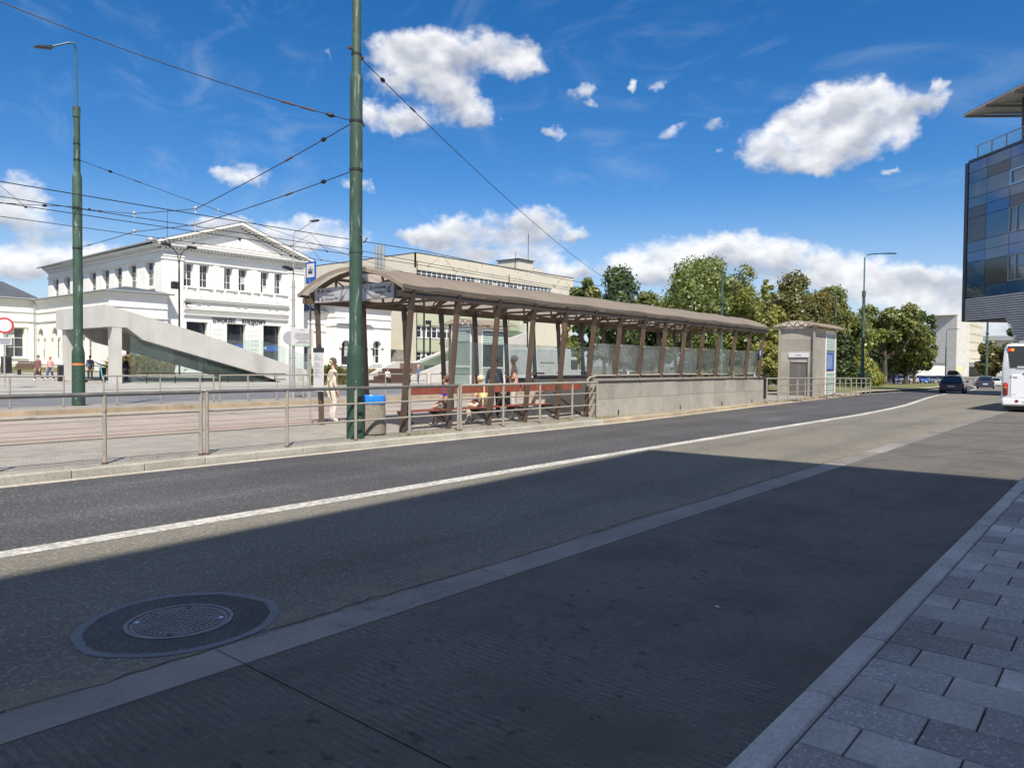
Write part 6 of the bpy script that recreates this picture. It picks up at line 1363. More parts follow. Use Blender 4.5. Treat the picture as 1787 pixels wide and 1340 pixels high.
def car(label, x, y, rz, col, kind='hatch', L=4.2, W_=1.78, H=1.46, group=None, zoff=0., box=False):
    z = gz(x, y)+zoff; t = thing('car', label, 'car', (x, y, z), rz, group)
    hw = W_/2; m_ = paintm('car paint', col); bz = H*.62
    def pr(w, zb, zt): return [(w*.86, zb), (w*.97, zb+.12), (w, zb+.32), (w*.99, zt-.12), (w*.93, zt)]
    b = L/2; tail = bz if kind != 'sedan' else bz*1.02
    secs = [(-b, pr(hw*.86, .34, tail*.82)), (-b+.10, pr(hw*.95, .24, tail*.95)), (-b+.45, pr(hw, .20, tail)), (-.4, pr(hw, .2, bz)), (b-1.25, pr(hw, .2, bz*1.0)), (b-.75, pr(hw*.98, .2, bz*.95)), (b-.22, pr(hw*.92, .22, bz*.82)), (b, pr(hw*.78, .32, bz*.66))]
    obj('body', loft(MB(), secs), m_, t, smooth=True, local=True)
    # greenhouse
    if kind == 'estate': r0, r1, c0, c1 = -b+.12, b-1.15, -b+.42, b-1.95
    elif kind == 'sedan': r0, r1, c0, c1 = -b+.55, b-1.1, -b+1.25, b-1.95
    else: r0, r1, c0, c1 = -b+.12, b-1.05, -b+.55, b-1.85
    wb, wt = hw*.91, hw*.70; hz_ = bz-.03
    obj('cabin', MB().hexa([(r0, -wb, hz_), (r1, -wb, hz_), (r1, wb, hz_), (r0, wb, hz_), (c0, -wt, H-.05), (c1, -wt, H-.05), (c1, wt, H-.05), (c0, wt, H-.05)]), m_, t, local=True, bev=.05, smooth=True)
    obj('roof', MB().hexa([(c0-.03, -wt*.97, H-.06), (c1+.03, -wt*.97, H-.06), (c1+.03, wt*.97, H-.06), (c0-.03, wt*.97, H-.06), (c0+.15, -wt*.8, H), (c1-.2, -wt*.8, H), (c1-.2, wt*.8, H), (c0+.15, wt*.8, H)]), m_, t, local=True, smooth=True)
    def lp(a, b_, u): return [a[i]+(b_[i]-a[i])*u for i in range(3)]
    def face(A, B, C, D, n, u0, u1, v0, v1, e=.012):
        P = lambda u, v: Vector(lp(lp(A, B, u), lp(D, C, u), v))+Vector(n)*e
        return [tuple(P(u0, v0)), tuple(P(u1, v0)), tuple(P(u1, v1)), tuple(P(u0, v1))]
    A, B, Cc, D = (r0, -wb, hz_), (r0, wb, hz_), (c0, wt, H-.05), (c0, -wt, H-.05)
    obj('rear_window', MB().quad(*face(A, B, Cc, D, (-.8, 0, .5), .08, .92, .16, .92)), M_cglass, t, local=True)
    A, B, Cc, D = (r1, -wb, hz_), (r1, wb, hz_), (c1, wt, H-.05), (c1, -wt, H-.05)
    obj('windscreen', MB().quad(*face(A, B, Cc, D, (.7, 0, .7), .05, .95, .06, .93)), M_cglass, t, local=True)
    for s in (-1, 1):
        A, B, Cc, D = (r0, s*wb, hz_), (r1, s*wb, hz_), (c1, s*wt, H-.05), (c0, s*wt, H-.05)
        for (u0, u1) in ((.08, .30), (.33, .60), (.63, .93)): obj('side_window', MB().quad(*face(A, B, Cc, D, (0, s*.9, .3), u0, u1, .12, .88)), M_cglass, t, local=True)
        obj('tail_light', MB().box(-b-.01, -b+.22, s*hw*.90-.12, s*hw*.90+.10, bz*.70, bz*.92), M_tail, t, local=True, bev=.02)
        obj('headlight', MB().box(b-.32, b-.03, s*hw*.72-.16, s*hw*.72+.14, bz*.62, bz*.78), M_head, t, local=True, bev=.02)
        obj('mirror', MB().ball((r1-.35, s*(hw+.06), bz+.06), (.07, .11, .08), 8, 6), m_, t, local=True, smooth=True)
        for xw in (-b+.78, b-.82):
            w = obj('wheel', MB().tube([(xw, s*(hw-.20), .31), (xw, s*(hw-.19), .31), (xw, s*(hw-.01), .31), (xw, s*(hw+.0), .31)], [.28, .315, .315, .28], 18), M_tyre, t, local=True, smooth=True)
            obj('rim', MB().tube([(xw, s*(hw-.02), .31), (xw, s*(hw+.012), .31)], [.2, .19], 12), M_rim, w, local=True)
    obj('number_plate', MB().box(-b-.022, -b-.012, -.26, .26, bz*.60, bz*.60+.11), M_plate, t, local=True)
    obj('number_plate', MB().box(b-.002, b+.012, -.26, .26, .36, .47), M_plate, t, local=True)
    obj('bumper', MB().box(-b-.03, -b+.25, -hw*.86, hw*.86, .26, .44), m_, t, local=True, bev=.04)
    if box:
        rb = MB().hexa([(-1.5, -.42, H+.08), (.55, -.42, H+.08), (.55, .42, H+.08), (-1.5, .42, H+.08), (-1.4, -.34, H+.44), (.15, -.32, H+.40), (.15, .32, H+.40), (-1.4, .34, H+.44)])
        o = obj('roof_box', rb, M_black, t, local=True, bev=.09, smooth=True)
        obj('roof_bar', MB().box(-.9, -.86, -.6, .6, H+.03, H+.07).box(.1, .14, -.6, .6, H+.03, H+.07), M_black, t, local=True)
    return t
car('black estate car with a roof box driving away down the road', 73.9, 11.9, .09, (.008, .008, .010), 'estate', 4.6, 1.84, 1.50, box=True)
car('dark blue-grey car driving away ahead of the estate car', 108.5, 14.0, .12, (.03, .04, .065), 'hatch', 4.4, 1.85, 1.52)
PK = 'cars parked beyond the grass verge'
parked = [('dark red parked car at the left end of the row', 150.5, 35.0, (.23, .012, .025), 'hatch'), ('bright white parked car next to the dark red one', 154.2, 33.6, (.78, .78, .76), 'hatch'), ('beige silver parked car next to the white one', 157.6, 32.4, (.42, .39, .33), 'estate'), ('bright blue parked car in the middle of the row', 161.2, 31.2, (.02, .10, .45), 'hatch'), ('grey parked car right of the blue one', 164.8, 30.2, (.12, .14, .16), 'hatch'), ('black parked car at the right end of the row', 168.4, 29.4, (.02, .02, .022), 'hatch')]
for lb, x, y, c, k in parked: car(lb, x, y, R(208), c, k, 4.1, 1.75, 1.5, PK, .13)
car('white car half hidden behind the dark blue-grey car', 143, 17.2, R(195), (.75, .75, .73), 'hatch', 4.2, 1.78, 1.48, PK, 0)
car('pale silver car beyond the dark blue-grey car, near the pavement', 147, 19.6, R(195), (.5, .5, .48), 'hatch', 4.2, 1.78, 1.48, PK, 0)
PZ = 'cars parked on the plaza behind the shelter'
for lb, x, y, c, rz in (('white car seen through the shelter glass at the left', 58, 35.0, (.75, .75, .74), .2), ('red car seen through the shelter glass', 66, 37.5, (.4, .03, .03), .2), ('white car seen through the shelter glass at the right', 76, 31.0, (.7, .7, .7), .3), ('silver car behind the handrail of the second wall', 53, 36.5, (.45, .47, .48), .1), ('grey car seen through the right part of the shelter glass', 83, 27.6, (.25, .26, .27), .3)):
    car(lb, x, y, rz, c, 'hatch', 4.2, 1.78, 1.48, PZ, .06)

# the white bus
BXr, BY0, BY1 = 36.0, 1.52, 4.12
bz0 = gz(40, 3)
bus = thing('bus', 'white bus driving away at the right edge of the photo', 'bus', (BXr, (BY0+BY1)/2, bz0))
M_bus = paintm('white bus paint', (.80, .81, .83))
BL = 10.5; mid = (BY0+BY1)/2; hw = (BY1-BY0)/2
def bsec(x, w, z0_, z1_, tw): return (x, [(w*.94, z0_), (w, z0_+.2), (w, 1.15), (w*.985, 1.9), (w*tw, z1_-.22), (w*(tw-.07), z1_-.05), (w*(tw-.22), z1_)])
bb = MB(); loft(bb, [bsec(-.02, hw*.93, .36, 2.62, .93), bsec(.04, hw*.985, .30, 2.74, .94), bsec(.22, hw, .26, 2.82, .95), bsec(BL-.5, hw, .26, 2.82, .95), bsec(BL, hw*.9, .3, 2.7, .93)])
bb.v = [(BXr+x, mid+y, z+bz0) for x, y, z in bb.v]
obj('body', bb, M_bus, bus, smooth=True)
obj('rear_bumper', MB().box(BXr-.10, BXr+.3, BY0+.04, BY1-.04, bz0+.28, bz0+.60), M_bus, bus, bev=.07, smooth=True)
def rear(mb, y0, y1, z0_, z1_, e=.03): return mb.box(BXr-.02-e, BXr-.02, y0, y1, bz0+z0_, bz0+z1_)
rw = MB().hexa([(BXr-.045, BY0+.22, bz0+1.85), (BXr-.045, BY1-.30, bz0+1.82), (BXr-.012, BY1-.30, bz0+1.82), (BXr-.012, BY0+.22, bz0+1.85), (BXr-.045, BY0+.2, bz0+2.70), (BXr-.045, BY1-.20, bz0+2.70), (BXr-.0, BY1-.20, bz0+2.70), (BXr-.0, BY0+.2, bz0+2.70)])
rwo = obj('rear_window', rw, M_cglass, bus, bev=.015)
hd = MB()
for y in (2.0, 2.5, 3.05, 3.5): hd.ball((BXr+.02, y, bz0+1.98), (.03, .17, .13), 10, 8)
obj('seat_heads', MB().tube([(BXr-.048, 3.55, bz0+1.90), (BXr-.048, 3.2, bz0+1.90)], .01, 4), M_inkgrey, rwo)
obj('rear_lettering', rear(MB(), BY0+.3, BY1-.55, 1.83, 1.87, .045), M_plate, rwo)
obj('marker_light', rear(MB(), BY1-.33, BY1-.24, 2.50, 2.60, .05), emis('lit red marker', (.8, .02, .01), .7), rwo)
obj('marker_light', rear(MB(), BY1-.43, BY1-.335, 2.50, 2.60, .05), emis('lit amber marker', (.9, .25, .02), .7), rwo)
for y in (BY1-.17, BY0+.17):
    tl = obj('tail_light', MB().box(BXr-.07, BXr+.12, y-.085, y+.095, bz0+.68, bz0+1.22), M_tail, bus, bev=.05, smooth=True)
    obj('amber_lamp', MB().box(BXr-.078, BXr-.05, y-.05, y+.05, bz0+1.0, bz0+1.06), mat('amber lamp', (.7, .2, .02), .2), tl); obj('stop_lamp', MB().box(BXr-.078, BXr-.05, y-.05, y+.05, bz0+1.1, bz0+1.16), emis('lit stop lamp', (.7, .02, .01), .35), tl)
obj('engine_flap', MB().box(BXr-.038, BXr-.02, BY0+.3, BY1-.35, bz0+.62, bz0+1.56), M_bus, bus, bev=.008)
obj('flap_handle', rear(MB(), BY0+.7, BY1-.75, 1.585, 1.61, .05), M_black, bus)
obj('reflector', rear(MB(), BY1-.62, BY1-.52, .44, .54, .10), M_tail, bus)
textobj('PL', .1, 'lettering', M_inkgrey, bus, (BXr-.125, BY1-.75, bz0+.43), RT, .001)
bd_ = MB()
for (y0, y1, z0_, z1_) in ((BY1-.38, BY1-.33, 1.43, 1.50), (BY1-.56, BY1-.42, 1.40, 1.41), (BY1-.56, BY1-.42, 1.46, 1.47), (BY1-.54, BY1-.38, .74, .75), (BY1-.56, BY1-.42, 1.43, 1.44)): bd_.box(BXr-.046, BXr-.04, y0, y1, bz0+z0_, bz0+z1_)
obj('badge', bd_, M_inkgrey, bus)
obj('number_plate', rear(MB(), mid-.26, mid+.26, .80, .92, .05), M_plate, bus)
obj('underbody', MB().box(BXr+.1, BXr+BL-.3, BY0+.12, BY1-.12, bz0+.12, bz0+.32), M_black, bus)
for xw in (BXr+2.6, BXr+8.2):
    for (a, b_) in ((BY1-.34, BY1-.02), (BY0+.02, BY0+.34)):
        w = obj('wheel', MB().tube([(xw, a, bz0+.46), (xw, a+.02, bz0+.46), (xw, b_-.02, bz0+.46), (xw, b_, bz0+.46)], [.42, .46, .46, .42], 22), M_tyre, bus, smooth=True)
        obj('rim', MB().tube([(xw, b_-.02, bz0+.46), (xw, b_+.01, bz0+.46)], [.28, .26], 14), M_rim, w)
for s, y in ((1, BY1+.004), (-1, BY0-.004)):
    for k in range(6): obj('side_window', MB().box(BXr+.9+k*1.5, BXr+2.35+k*1.5, y-.006, y+.006, bz0+1.5, bz0+2.42), M_cglass, bus)
obj('roof_unit', MB().box(BXr+1.2, BXr+3.4, mid-.7, mid+.7, bz0+2.80, bz0+3.0), M_bus, bus, bev=.08, smooth=True)
obj('roof_hatch', MB().box(BXr+.15, BXr+.6, mid-.5, mid+.75, bz0+2.80, bz0+2.90), M_gutter, bus, bev=.03)

# ------------------------------------------------------------ people
SKIN = mat('skin', (.52, .31, .22), .6, .08, 8, 40, .05)
HAIR = {'grey': mat('grey hair', (.52, .50, .47), .8, .2, 20, 80, .2), 'brown': mat('brown hair', (.09, .055, .035), .7, .2, 20, 80, .2), 'blond': mat('fair hair', (.62, .50, .33), .7, .2, 20, 80, .2), 'black': mat('black hair', (.02, .018, .016), .6, .2, 20, 80, .2)}
def cloth(name, col): return mat(name, col, .9, .16, 7, 40, .08, 1.0, 14)
m, t, b = pm('striped shirt'); v = vecsrc(t, False); s_ = t.add('ShaderNodeSeparateXYZ'); t.setin(s_, 0, v)
w = t.math('SINE', t.math('ADD', t.math('MULTIPLY', s_.outputs[2], 105.), t.math('MULTIPLY', t.noise(v, 6, 2), 5.)))
t.setin(b, 'Base Color', t.mix(t.ss(w, -.15, .15), (.70, .68, .66), (.48, .05, .05))); b.inputs['Roughness'].default_value = .9; STRIPE = m
def person(label, x, y, z, rz, pose, shirt, trousers, shoes, hair='brown', H=1.72, group=None, short=False, sleeves='long', arms='down', headtilt=0., bare_legs=False, name='person'):
    t = thing(name, label, 'person', (x, y, z), rz, group); k = H/1.74
    J = {}; E = []; tagm = {}
    def j(n, p, r, m_=0): J[n] = (Vector(p)*k, r*k if not isinstance(r, tuple) else (r[0]*k, r[1]*k)); tagm[n] = m_
    def e(a, b_): E.append((a, b_))
    sit = pose == 'sit'; hz = .50 if sit else .93
    ln = .10 if sit else .0
    j('pelvis', (0, 0, hz), (.178, .125), 2); j('waist', (0, -.0+ln*.2, hz+.17), (.175, .120), 1); j('chest', (0, ln*.6, hz+.37), (.185, .120), 1); j('collar', (0, ln*.9, hz+.52), (.085, .07), 1)
    j('neck', (0, ln+.005, hz+.585), .052, 0); hx = headtilt
    j('jaw', (0, ln+.035+hx*.5, hz+.655), (.066, .075), 0); j('head', (0, ln+.02+hx*.7, hz+.735), (.078, .092), 0); j('crown', (0, ln+.0+hx*.7, hz+.79), (.055, .065), 0)
    for a, b_ in (('pelvis', 'waist'), ('waist', 'chest'), ('chest', 'collar'), ('collar', 'neck'), ('neck', 'jaw'), ('jaw', 'head'), ('head', 'crown')): e(a, b_)
    for s in (-1, 1):
        S = 'l' if s < 0 else 'r'; sz = hz+.48
        j('sh'+S, (s*.175, ln*.8, sz), .062, 1)
        if arms == 'fold': el, wr, hd_ = (s*.24, -.02+ln, sz-.27), (s*.12, .16+ln, sz-.24), (s*.05, .2+ln, sz-.22)
        elif arms == 'lap': el, wr, hd_ = (s*.25, .03+ln, sz-.28), (s*.13, .25, hz+.15), (s*.09, .32, hz+.13)
        elif arms == 'phone': el, wr, hd_ = (s*.23, .0+ln, sz-.27), (s*.11, .22+ln, sz-.13), (s*.06, .28+ln, sz-.08)
        elif arms == 'bag' and s < 0: el, wr, hd_ = (s*.27, -.06, sz-.26), (s*.24, .15, sz-.30), (s*.2, .22, sz-.26)
        else: el, wr, hd_ = (s*.235, -.03+ln, sz-.29), (s*.245, .05+ln, sz-.54), (s*.24, .075+ln, sz-.62)
        am = 1 if sleeves == 'long' else 0
        j('el'+S, el, .058 if am else .045, am); j('wr'+S, wr, (.030, .026), am); j('pa'+S, hd_, (.040, .022), 0)
        e('chest', 'sh'+S); e('sh'+S, 'el'+S); e('el'+S, 'wr'+S); e('wr'+S, 'pa'+S)
        d = (Vector(hd_)-Vector(wr)).normalized(); sd_ = d.cross(Vector((0, 1, .3))).normalized()
        for i, (off, lf) in enumerate(((-.027, .062), (-.009, .074), (.009, .07), (.027, .055))):
            b0 = Vector(hd_)+d*.03+sd_*off; m1 = b0+d*lf*.5+Vector((0, .006, -.004)); m2 = b0+d*lf*.9+Vector((0, .02, -.01))
            j(f'f{i}{S}', b0, .0095, 0); j(f'g{i}{S}', m1, .009, 0); j(f'h{i}{S}', m2, .0075, 0); e('pa'+S, f'f{i}{S}'); e(f'f{i}{S}', f'g{i}{S}'); e(f'g{i}{S}', f'h{i}{S}')
        th = Vector(hd_)-d*.01-sd_*.035; j('t'+S, th, .012, 0); j('u'+S, th+d*.04-sd_*.012, .010, 0); e('wr'+S, 't'+S); e('t'+S, 'u'+S)
        if sit: hp, kn, an, to = (s*.10, .03, hz-.02), (s*.115, .44, hz+.02), (s*.12, .40, .09), (s*.125, .55, .04)
        elif pose == 'walk': hp, kn, an, to = (s*.095, .0, hz-.06), (s*.10, .07+s*.10, .50), (s*.10, s*.22-.05, .10), (s*.105, s*.22+.09, .04)
        else: hp, kn, an, to = (s*.095, .0, hz-.06), (s*.105, .03, .50), (s*.11, -.02, .09), (s*.13, .12, .04)
        j('hp'+S, hp, .112, 2); j('kn'+S, kn, .060 if short else .084, 3 if short else 2); j('an'+S, an, .042 if short else .062, 3 if short else 2); j('to'+S, to, (.042, .03), 4)
        e('pelvis', 'hp'+S); e('hp'+S, 'kn'+S); e('kn'+S, 'an'+S); e('an'+S, 'to'+S)
    me = bpy.data.meshes.new('body'); names = list(J); ix = {n: i for i, n in enumerate(names)}
    me.from_pydata([J[n][0] for n in names], [(ix[a], ix[b_]) for a, b_ in E], [])
    o = bpy.data.objects.new('body', me); COL.objects.link(o)
    sk = o.modifiers.new('skin', 'SKIN'); sk.use_smooth_shade = True; sb_ = o.modifiers.new('sub', 'SUBSURF'); sb_.levels = 1; sb_.render_levels = 1
    for i, n in enumerate(names):
        r = J[n][1]; sv = me.skin_vertices[0].data[i]; sv.radius = r if isinstance(r, tuple) else (r, r); sv.use_root = (i == 0)
    bpy.context.view_layer.update(); dg = bpy.context.evaluated_depsgraph_get()
    nm = bpy.data.meshes.new_from_object(o.evaluated_get(dg)); bpy.data.objects.remove(o); bpy.data.meshes.remove(me)
    nm.name = 'body'; nm.materials.clear()
    leg = SKIN
    for mm in (SKIN, shirt, trousers, leg if short else trousers, shoes): nm.materials.append(mm)
    # clothing boundaries follow the nearest bone
    segs = []
    for a, b_ in E:
        ma, mb_ = tagm[a], tagm[b_]; pa, pb = J[a][0], J[b_][0]
        if a.startswith('sh') and sleeves == 'short': md = pa.lerp(pb, .62); segs += [(pa, md, 1), (md, pb, 0)]
        elif a.startswith('hp') and short: md = pa.lerp(pb, .80); segs += [(pa, md, 2), (md, pb, 3)]
        elif a.startswith('pelvis') and b_ == 'waist': md = pa.lerp(pb, .35); segs += [(pa, md, 2), (md, pb, 1)]
        elif a.startswith('chest') and b_.startswith('sh'): segs.append((pa, pb, 1))
        elif a.startswith('pelvis'): segs.append((pa, pb, 2))
        elif a.startswith('kn'): segs.append((pa, pb, 3))
        elif a.startswith('an'): segs.append((pa, pb, 4))
        else: segs.append((pa, pb, max(ma, mb_) if (ma == mb_ or a in ('waist', 'chest')) else mb_))
    P = np.array([f.center[:] for f in nm.polygons]); best = np.full(len(P), 1e9); mi = np.zeros(len(P), int)
    for pa, pb, m_ in segs:
        a = np.array(pa); d = np.array(pb)-a; L2 = max(d@d, 1e-9); u = np.clip(((P-a)@d)/L2, 0, 1); ds = np.linalg.norm(P-a-u[:, None]*d, axis=1)
        w = ds < best; best[w] = ds[w]; mi[w] = m_
    nm.polygons.foreach_set('material_index', mi); nm.polygons.foreach_set('use_smooth', [True]*len(nm.polygons))
    bo_ = bpy.data.objects.new('body', nm); COL.objects.link(bo_); bo_.parent = t
    hc = (J['head'][0]); f = k
    hm = MB().ball(tuple(hc+Vector((0, -.022, .03))*f), (.092*f, .108*f, .098*f), 14, 10)
    hm.v = [(a, b_ if not (c < hc.z+.02*f and b_ > hc.y+.015*f) else hc.y+.0*f, c) for a, b_, c in hm.v]
    obj('hair', hm, HAIR[hair], t, local=True, smooth=True)
    obj('nose', MB().add([tuple(hc+Vector(q)*f) for q in ((-.014, .085, -.03), (.014, .085, -.03), (0, .118, -.03), (0, .088, .015))], [(0, 1, 2), (0, 2, 3), (1, 3, 2)]), SKIN, t, local=True)
    for s in (-1, 1):
        obj('eye', MB().ball(tuple(hc+Vector((s*.03, .086, .0))*f), .011*f, 8, 6), M_ink, t, local=True)
        obj('ear', MB().ball(tuple(hc+Vector((s*.085, .0, -.015))*f), (.012*f, .022*f, .032*f), 8, 6), SKIN, t, local=True, smooth=True)
    obj('mouth', MB().box(hc.x-.022*f, hc.x+.022*f, hc.y+.082*f, hc.y+.09*f, hc.z-.062*f, hc.z-.055*f), mat('lips', (.35, .13, .11), .6), t, local=True)
    return t
C_ = {n: cloth(n, c) for n, c in dict(cream=(.66, .58, .46), offwhite=(.60, .57, .50), blue=(.02, .06, .36), camo=(.13, .13, .12), yellow=(.72, .66, .32), beige=(.55, .47, .38), khaki=(.50, .46, .40), grey=(.26, .30, .38), dark=(.03, .03, .035), denim=(.08, .16, .32), jeans=(.05, .08, .16), pink=(.55, .32, .30), brown=(.13, .09, .07), maroon=(.2, .09, .08), slate=(.10, .12, .17), white=(.75, .75, .74), cyan=(.1, .6, .65)).items()}
SH_W = cloth('white shoe', (.70, .68, .65)); SH_D = cloth('dark shoe', (.03, .03, .03)); SH_G = cloth('grey shoe', (.4, .36, .33))
zp = .122
wo_ = person('woman in cream clothes with a shoulder bag, half hidden by the big green mast', 12.05, 16.36, zp, R(-110), 'stand', C_['cream'], C_['offwhite'], SH_W, 'blond', 1.68, arms='bag')
bag = obj('shoulder_bag', MB().hexa([(11.80, 16.35, .80), (11.94, 16.63, .80), (12.06, 16.57, .80), (11.92, 16.29, .80), (11.78, 16.37, 1.10), (11.92, 16.65, 1.10), (12.01, 16.61, 1.10), (11.87, 16.33, 1.10)]).tube([(11.88, 16.37, 1.10), (11.98, 16.45, 1.30), (11.96, 16.59, 1.12)], .012, 6), C_['beige'], bev=.02); tag(bag, 'beige bag hanging from the elbow of the woman in cream', 'bag')
person('person in a blue shirt and patterned shorts seated on the red bench', 13.30, 13.22, zp, R(18), 'sit', C_['blue'], C_['camo'], SH_G, 'brown', 1.66, short=True, sleeves='short', arms='lap')
person('person in a pale yellow shirt seated on the red bench', 14.60, 13.24, zp, R(8), 'sit', C_['yellow'], C_['beige'], SH_G, 'blond', 1.66, sleeves='short', arms='lap')
person('man in a red and white striped shirt standing by the shelter column', 16.35, 13.64, zp, R(35), 'stand', STRIPE, C_['khaki'], SH_W, 'grey', 1.80, sleeves='short', arms='fold')
person('person in a grey-blue top and dark trousers behind the man in the striped shirt', 16.25, 14.3, zp, R(150), 'stand', C_['grey'], C_['dark'], SH_D, 'brown', 1.74)
tag(obj('paper_bag', MB().hexa([(16.72, 13.12, .58), (17.12, 13.12, .58), (17.12, 13.3, .58), (16.72, 13.3, .58), (16.70, 13.1, .93), (17.14, 13.1, .93), (17.14, 13.32, .93), (16.7, 13.32, .93)]), C_['beige']), 'tan paper bag standing on the red bench', 'bag')
tag(obj('handbag', MB().hexa([(15.28, 13.12, .58), (15.42, 13.12, .58), (15.42, 13.36, .58), (15.28, 13.36, .58), (15.30, 13.14, .90), (15.40, 13.14, .90), (15.40, 13.34, .90), (15.3, 13.34, .90)]).tube([(15.35, 13.16, .9), (15.35, 13.25, 1.05), (15.35, 13.34, .9)], .012, 6), C_['dark'], bev=.02), 'dark handbag beside the person in the yellow shirt', 'bag')
def gpt(px_dir, D): return px_dir[0]*D, px_dir[1]*D
zg = lambda x, y: gz(x, y)+.065
for lb, x, y, rz, sh_, tr_, so2, ha, ps, H in (('person in a brown coat walking across the plaza with another in pink', 18.3, 58.6, 1.9, C_['maroon'], C_['brown'], SH_W, 'brown', 'walk', 1.74), ('person in a pink top and jeans walking across the plaza', 19.15, 58.9, 2.2, C_['pink'], C_['jeans'], SH_W, 'blond', 'walk', 1.70), ('person in dark blue clothes standing under the concrete canopy', 21.95, 59.4, 2.6, C_['slate'], C_['dark'], SH_D, 'black', 'stand', 1.76), ('person in dark clothes just right of the front concrete pillar', 23.6, 57.2, 3.6, C_['dark'], C_['slate'], SH_D, 'black', 'stand', 1.76), ('child in a denim jacket and jeans standing by the grass ramp', 42.0, 45.4, .7, C_['denim'], C_['jeans'], SH_W, 'blond', 'stand', 1.6)):
    person(lb, x, y, zg(x, y), rz, ps, sh_, tr_, so2, ha, H)
person('person in a white top and black trousers sitting on the dark seat steps', 42.0, 49.35, -.02, R(170), 'sit', C_['white'], C_['dark'], SH_D, 'brown', 1.72, headtilt=.1, arms='lap')

# ------------------------------------------------------------ lamps, signs and furniture
def lamp_double(label, x, y, H, arms, zb):
    t = thing('street_lamp', label, 'street lamp', (x, y, zb), group='street lamps')
    obj('pole', MB().tube([(x, y, zb), (x, y, zb+H*.78), (x, y, zb+H*.86)], [.09, .08, .055], 10), M_black, t, smooth=True)
    for s in arms:
        a = MB().tube([(x, y, zb+H*.84), (x+s*.15, y, zb+H*.92), (x+s*.6, y, zb+H*.965), (x+s*1.3, y, zb+H*.985)], .05, 8)
        ao = obj('arm', a, M_black, t, smooth=True); obj('lamp_head', MB().box(x+s*1.25-.45, x+s*1.25+.45, y-.14, y+.14, zb+H*.975, zb+H*.995), M_black, ao, bev=.03)
    obj('flood_light', MB().box(x-.75, x-.12, y-.25, y+.15, zb+H*.655, zb+H*.71), M_black, t, bev=.03); return t
lamp_double('black double-armed lamp in front of the station facade', 33.8, 70.0, 12.5, (-1, 1), gz(33.8, 70)+.06)
def lamp_single(label, x, y, H, ax, mats, zb, r=.08, head=True, collar=None, tilt=.35):
    t = thing('street_lamp', label, 'street lamp', (x, y, zb), group='street lamps'); dx, dy = ax
    hb = collar or H*.7
    obj('pole', MB().lathe([(r*1.3, 0), (r*1.2, H*.10), (r, H*.12), (r*.8, hb)], (x, y, zb), 12), mats[0], t, smooth=True)
    if collar: obj('collar', MB().lathe([(r*1.1, hb-.35), (r*1.1, hb+.25)], (x, y, zb), 12), mats[0], t)
    ar = obj('lamp_arm', MB().tube([(x, y, zb+hb), (x, y, zb+H*.965), (x+dx*.08, y+dy*.08, zb+H*.99), (x+dx*.3, y+dy*.3, zb+H), (x+dx, y+dy, zb+H+tilt)], r*.42, 8), mats[1], t, smooth=True)
    obj('lamp_head', MB().beam((x+dx*.95, y+dy*.95, zb+H+tilt), (x+dx*1.35, y+dy*1.35, zb+H+tilt*1.2), .28, .10), M_black, ar, bev=.03); return t
M_greyp = mat('galvanised pole', (.40, .39, .37), .5, .15, 4, 30, .1, metal=.3, world=True)
t = lamp_single('pale grey street lamp beside the far road, in front of the facade', 19.87, 30.0, 7.9, (1.0, .0), (M_greyp, M_greyp), .0, .075, tilt=.5)
obj('flood_light', MB().beam((19.8, 30, 6.0), (19.35, 30.0, 6.12), .3, .12), M_black, t, bev=.03)
st_m = MB()
for z in (1.9, 2.6, 3.4, 4.6, 5.2, 6.6): st_m.beam((19.72, 30, z), (20.02, 30, z+.02), .02, .02)
obj('step_iron', st_m, M_black, t)
lamp_single('green street lamp with a long arm beyond the lift tower', 80.3, 21.0, 13.6, (2.3, -1.6), (M_green, M_blue_pipe), gz(80, 21)+.1, .17, collar=9.6, tilt=.15)
lamp_single('small street lamp in front of the far white block', 171, 29.0, 11.0, (2.4, -1.2), (M_black, M_black), gz(171, 29), .12, tilt=.1)
for lb, x, y, H in (('thin green mast rising behind the shelter roof', 56.9, 25.6, 9.6), ('thin green mast among the trees right of the lift tower', 94.2, 27.8, 11.4), ('thin green mast behind the parked cars', 140, 31.5, 9.2), ('thin green mast left of the bus', 214, 27.5, 16)):
    t = thing('tram_mast', lb, 'mast', (x, y, gz(x, y)), group='green masts carrying the tram wires'); zb = gz(x, y); r = .11*max(1, x/90)
    obj('shaft', MB().lathe([(r*1.2, 0), (r*1.2, H*.4), (r, H*.42), (r*.8, H)], (x, y, zb), 12), M_green, t, smooth=True)
    obj('clamp', MB().lathe([(r*1.3, H*.72), (r*1.3, H*.74)], (x, y, zb), 12), M_black, t)
for lb, x, y, z0, z1 in (('black camera post behind the first shelter columns', 65.7, 70, 1.5, 9.2), ('slimmer black lamp post next to the camera post', 66.8, 70, 1.5, 7.3), ('black lamp post in front of the right part of the office block', 74.5, 60, .5, 7.5)):
    t = thing('lamp_post', lb, 'lamp post', (x, y, z0), group='black posts in front of the office block')
    obj('pole', MB().tube([(x, y, z0-1.5), (x, y, z1)], .12, 8), M_black, t); obj('camera_box', MB().box(x-.8, x-.1, y-.3, y+.1, z1-.5, z1), M_black, t, bev=.04)
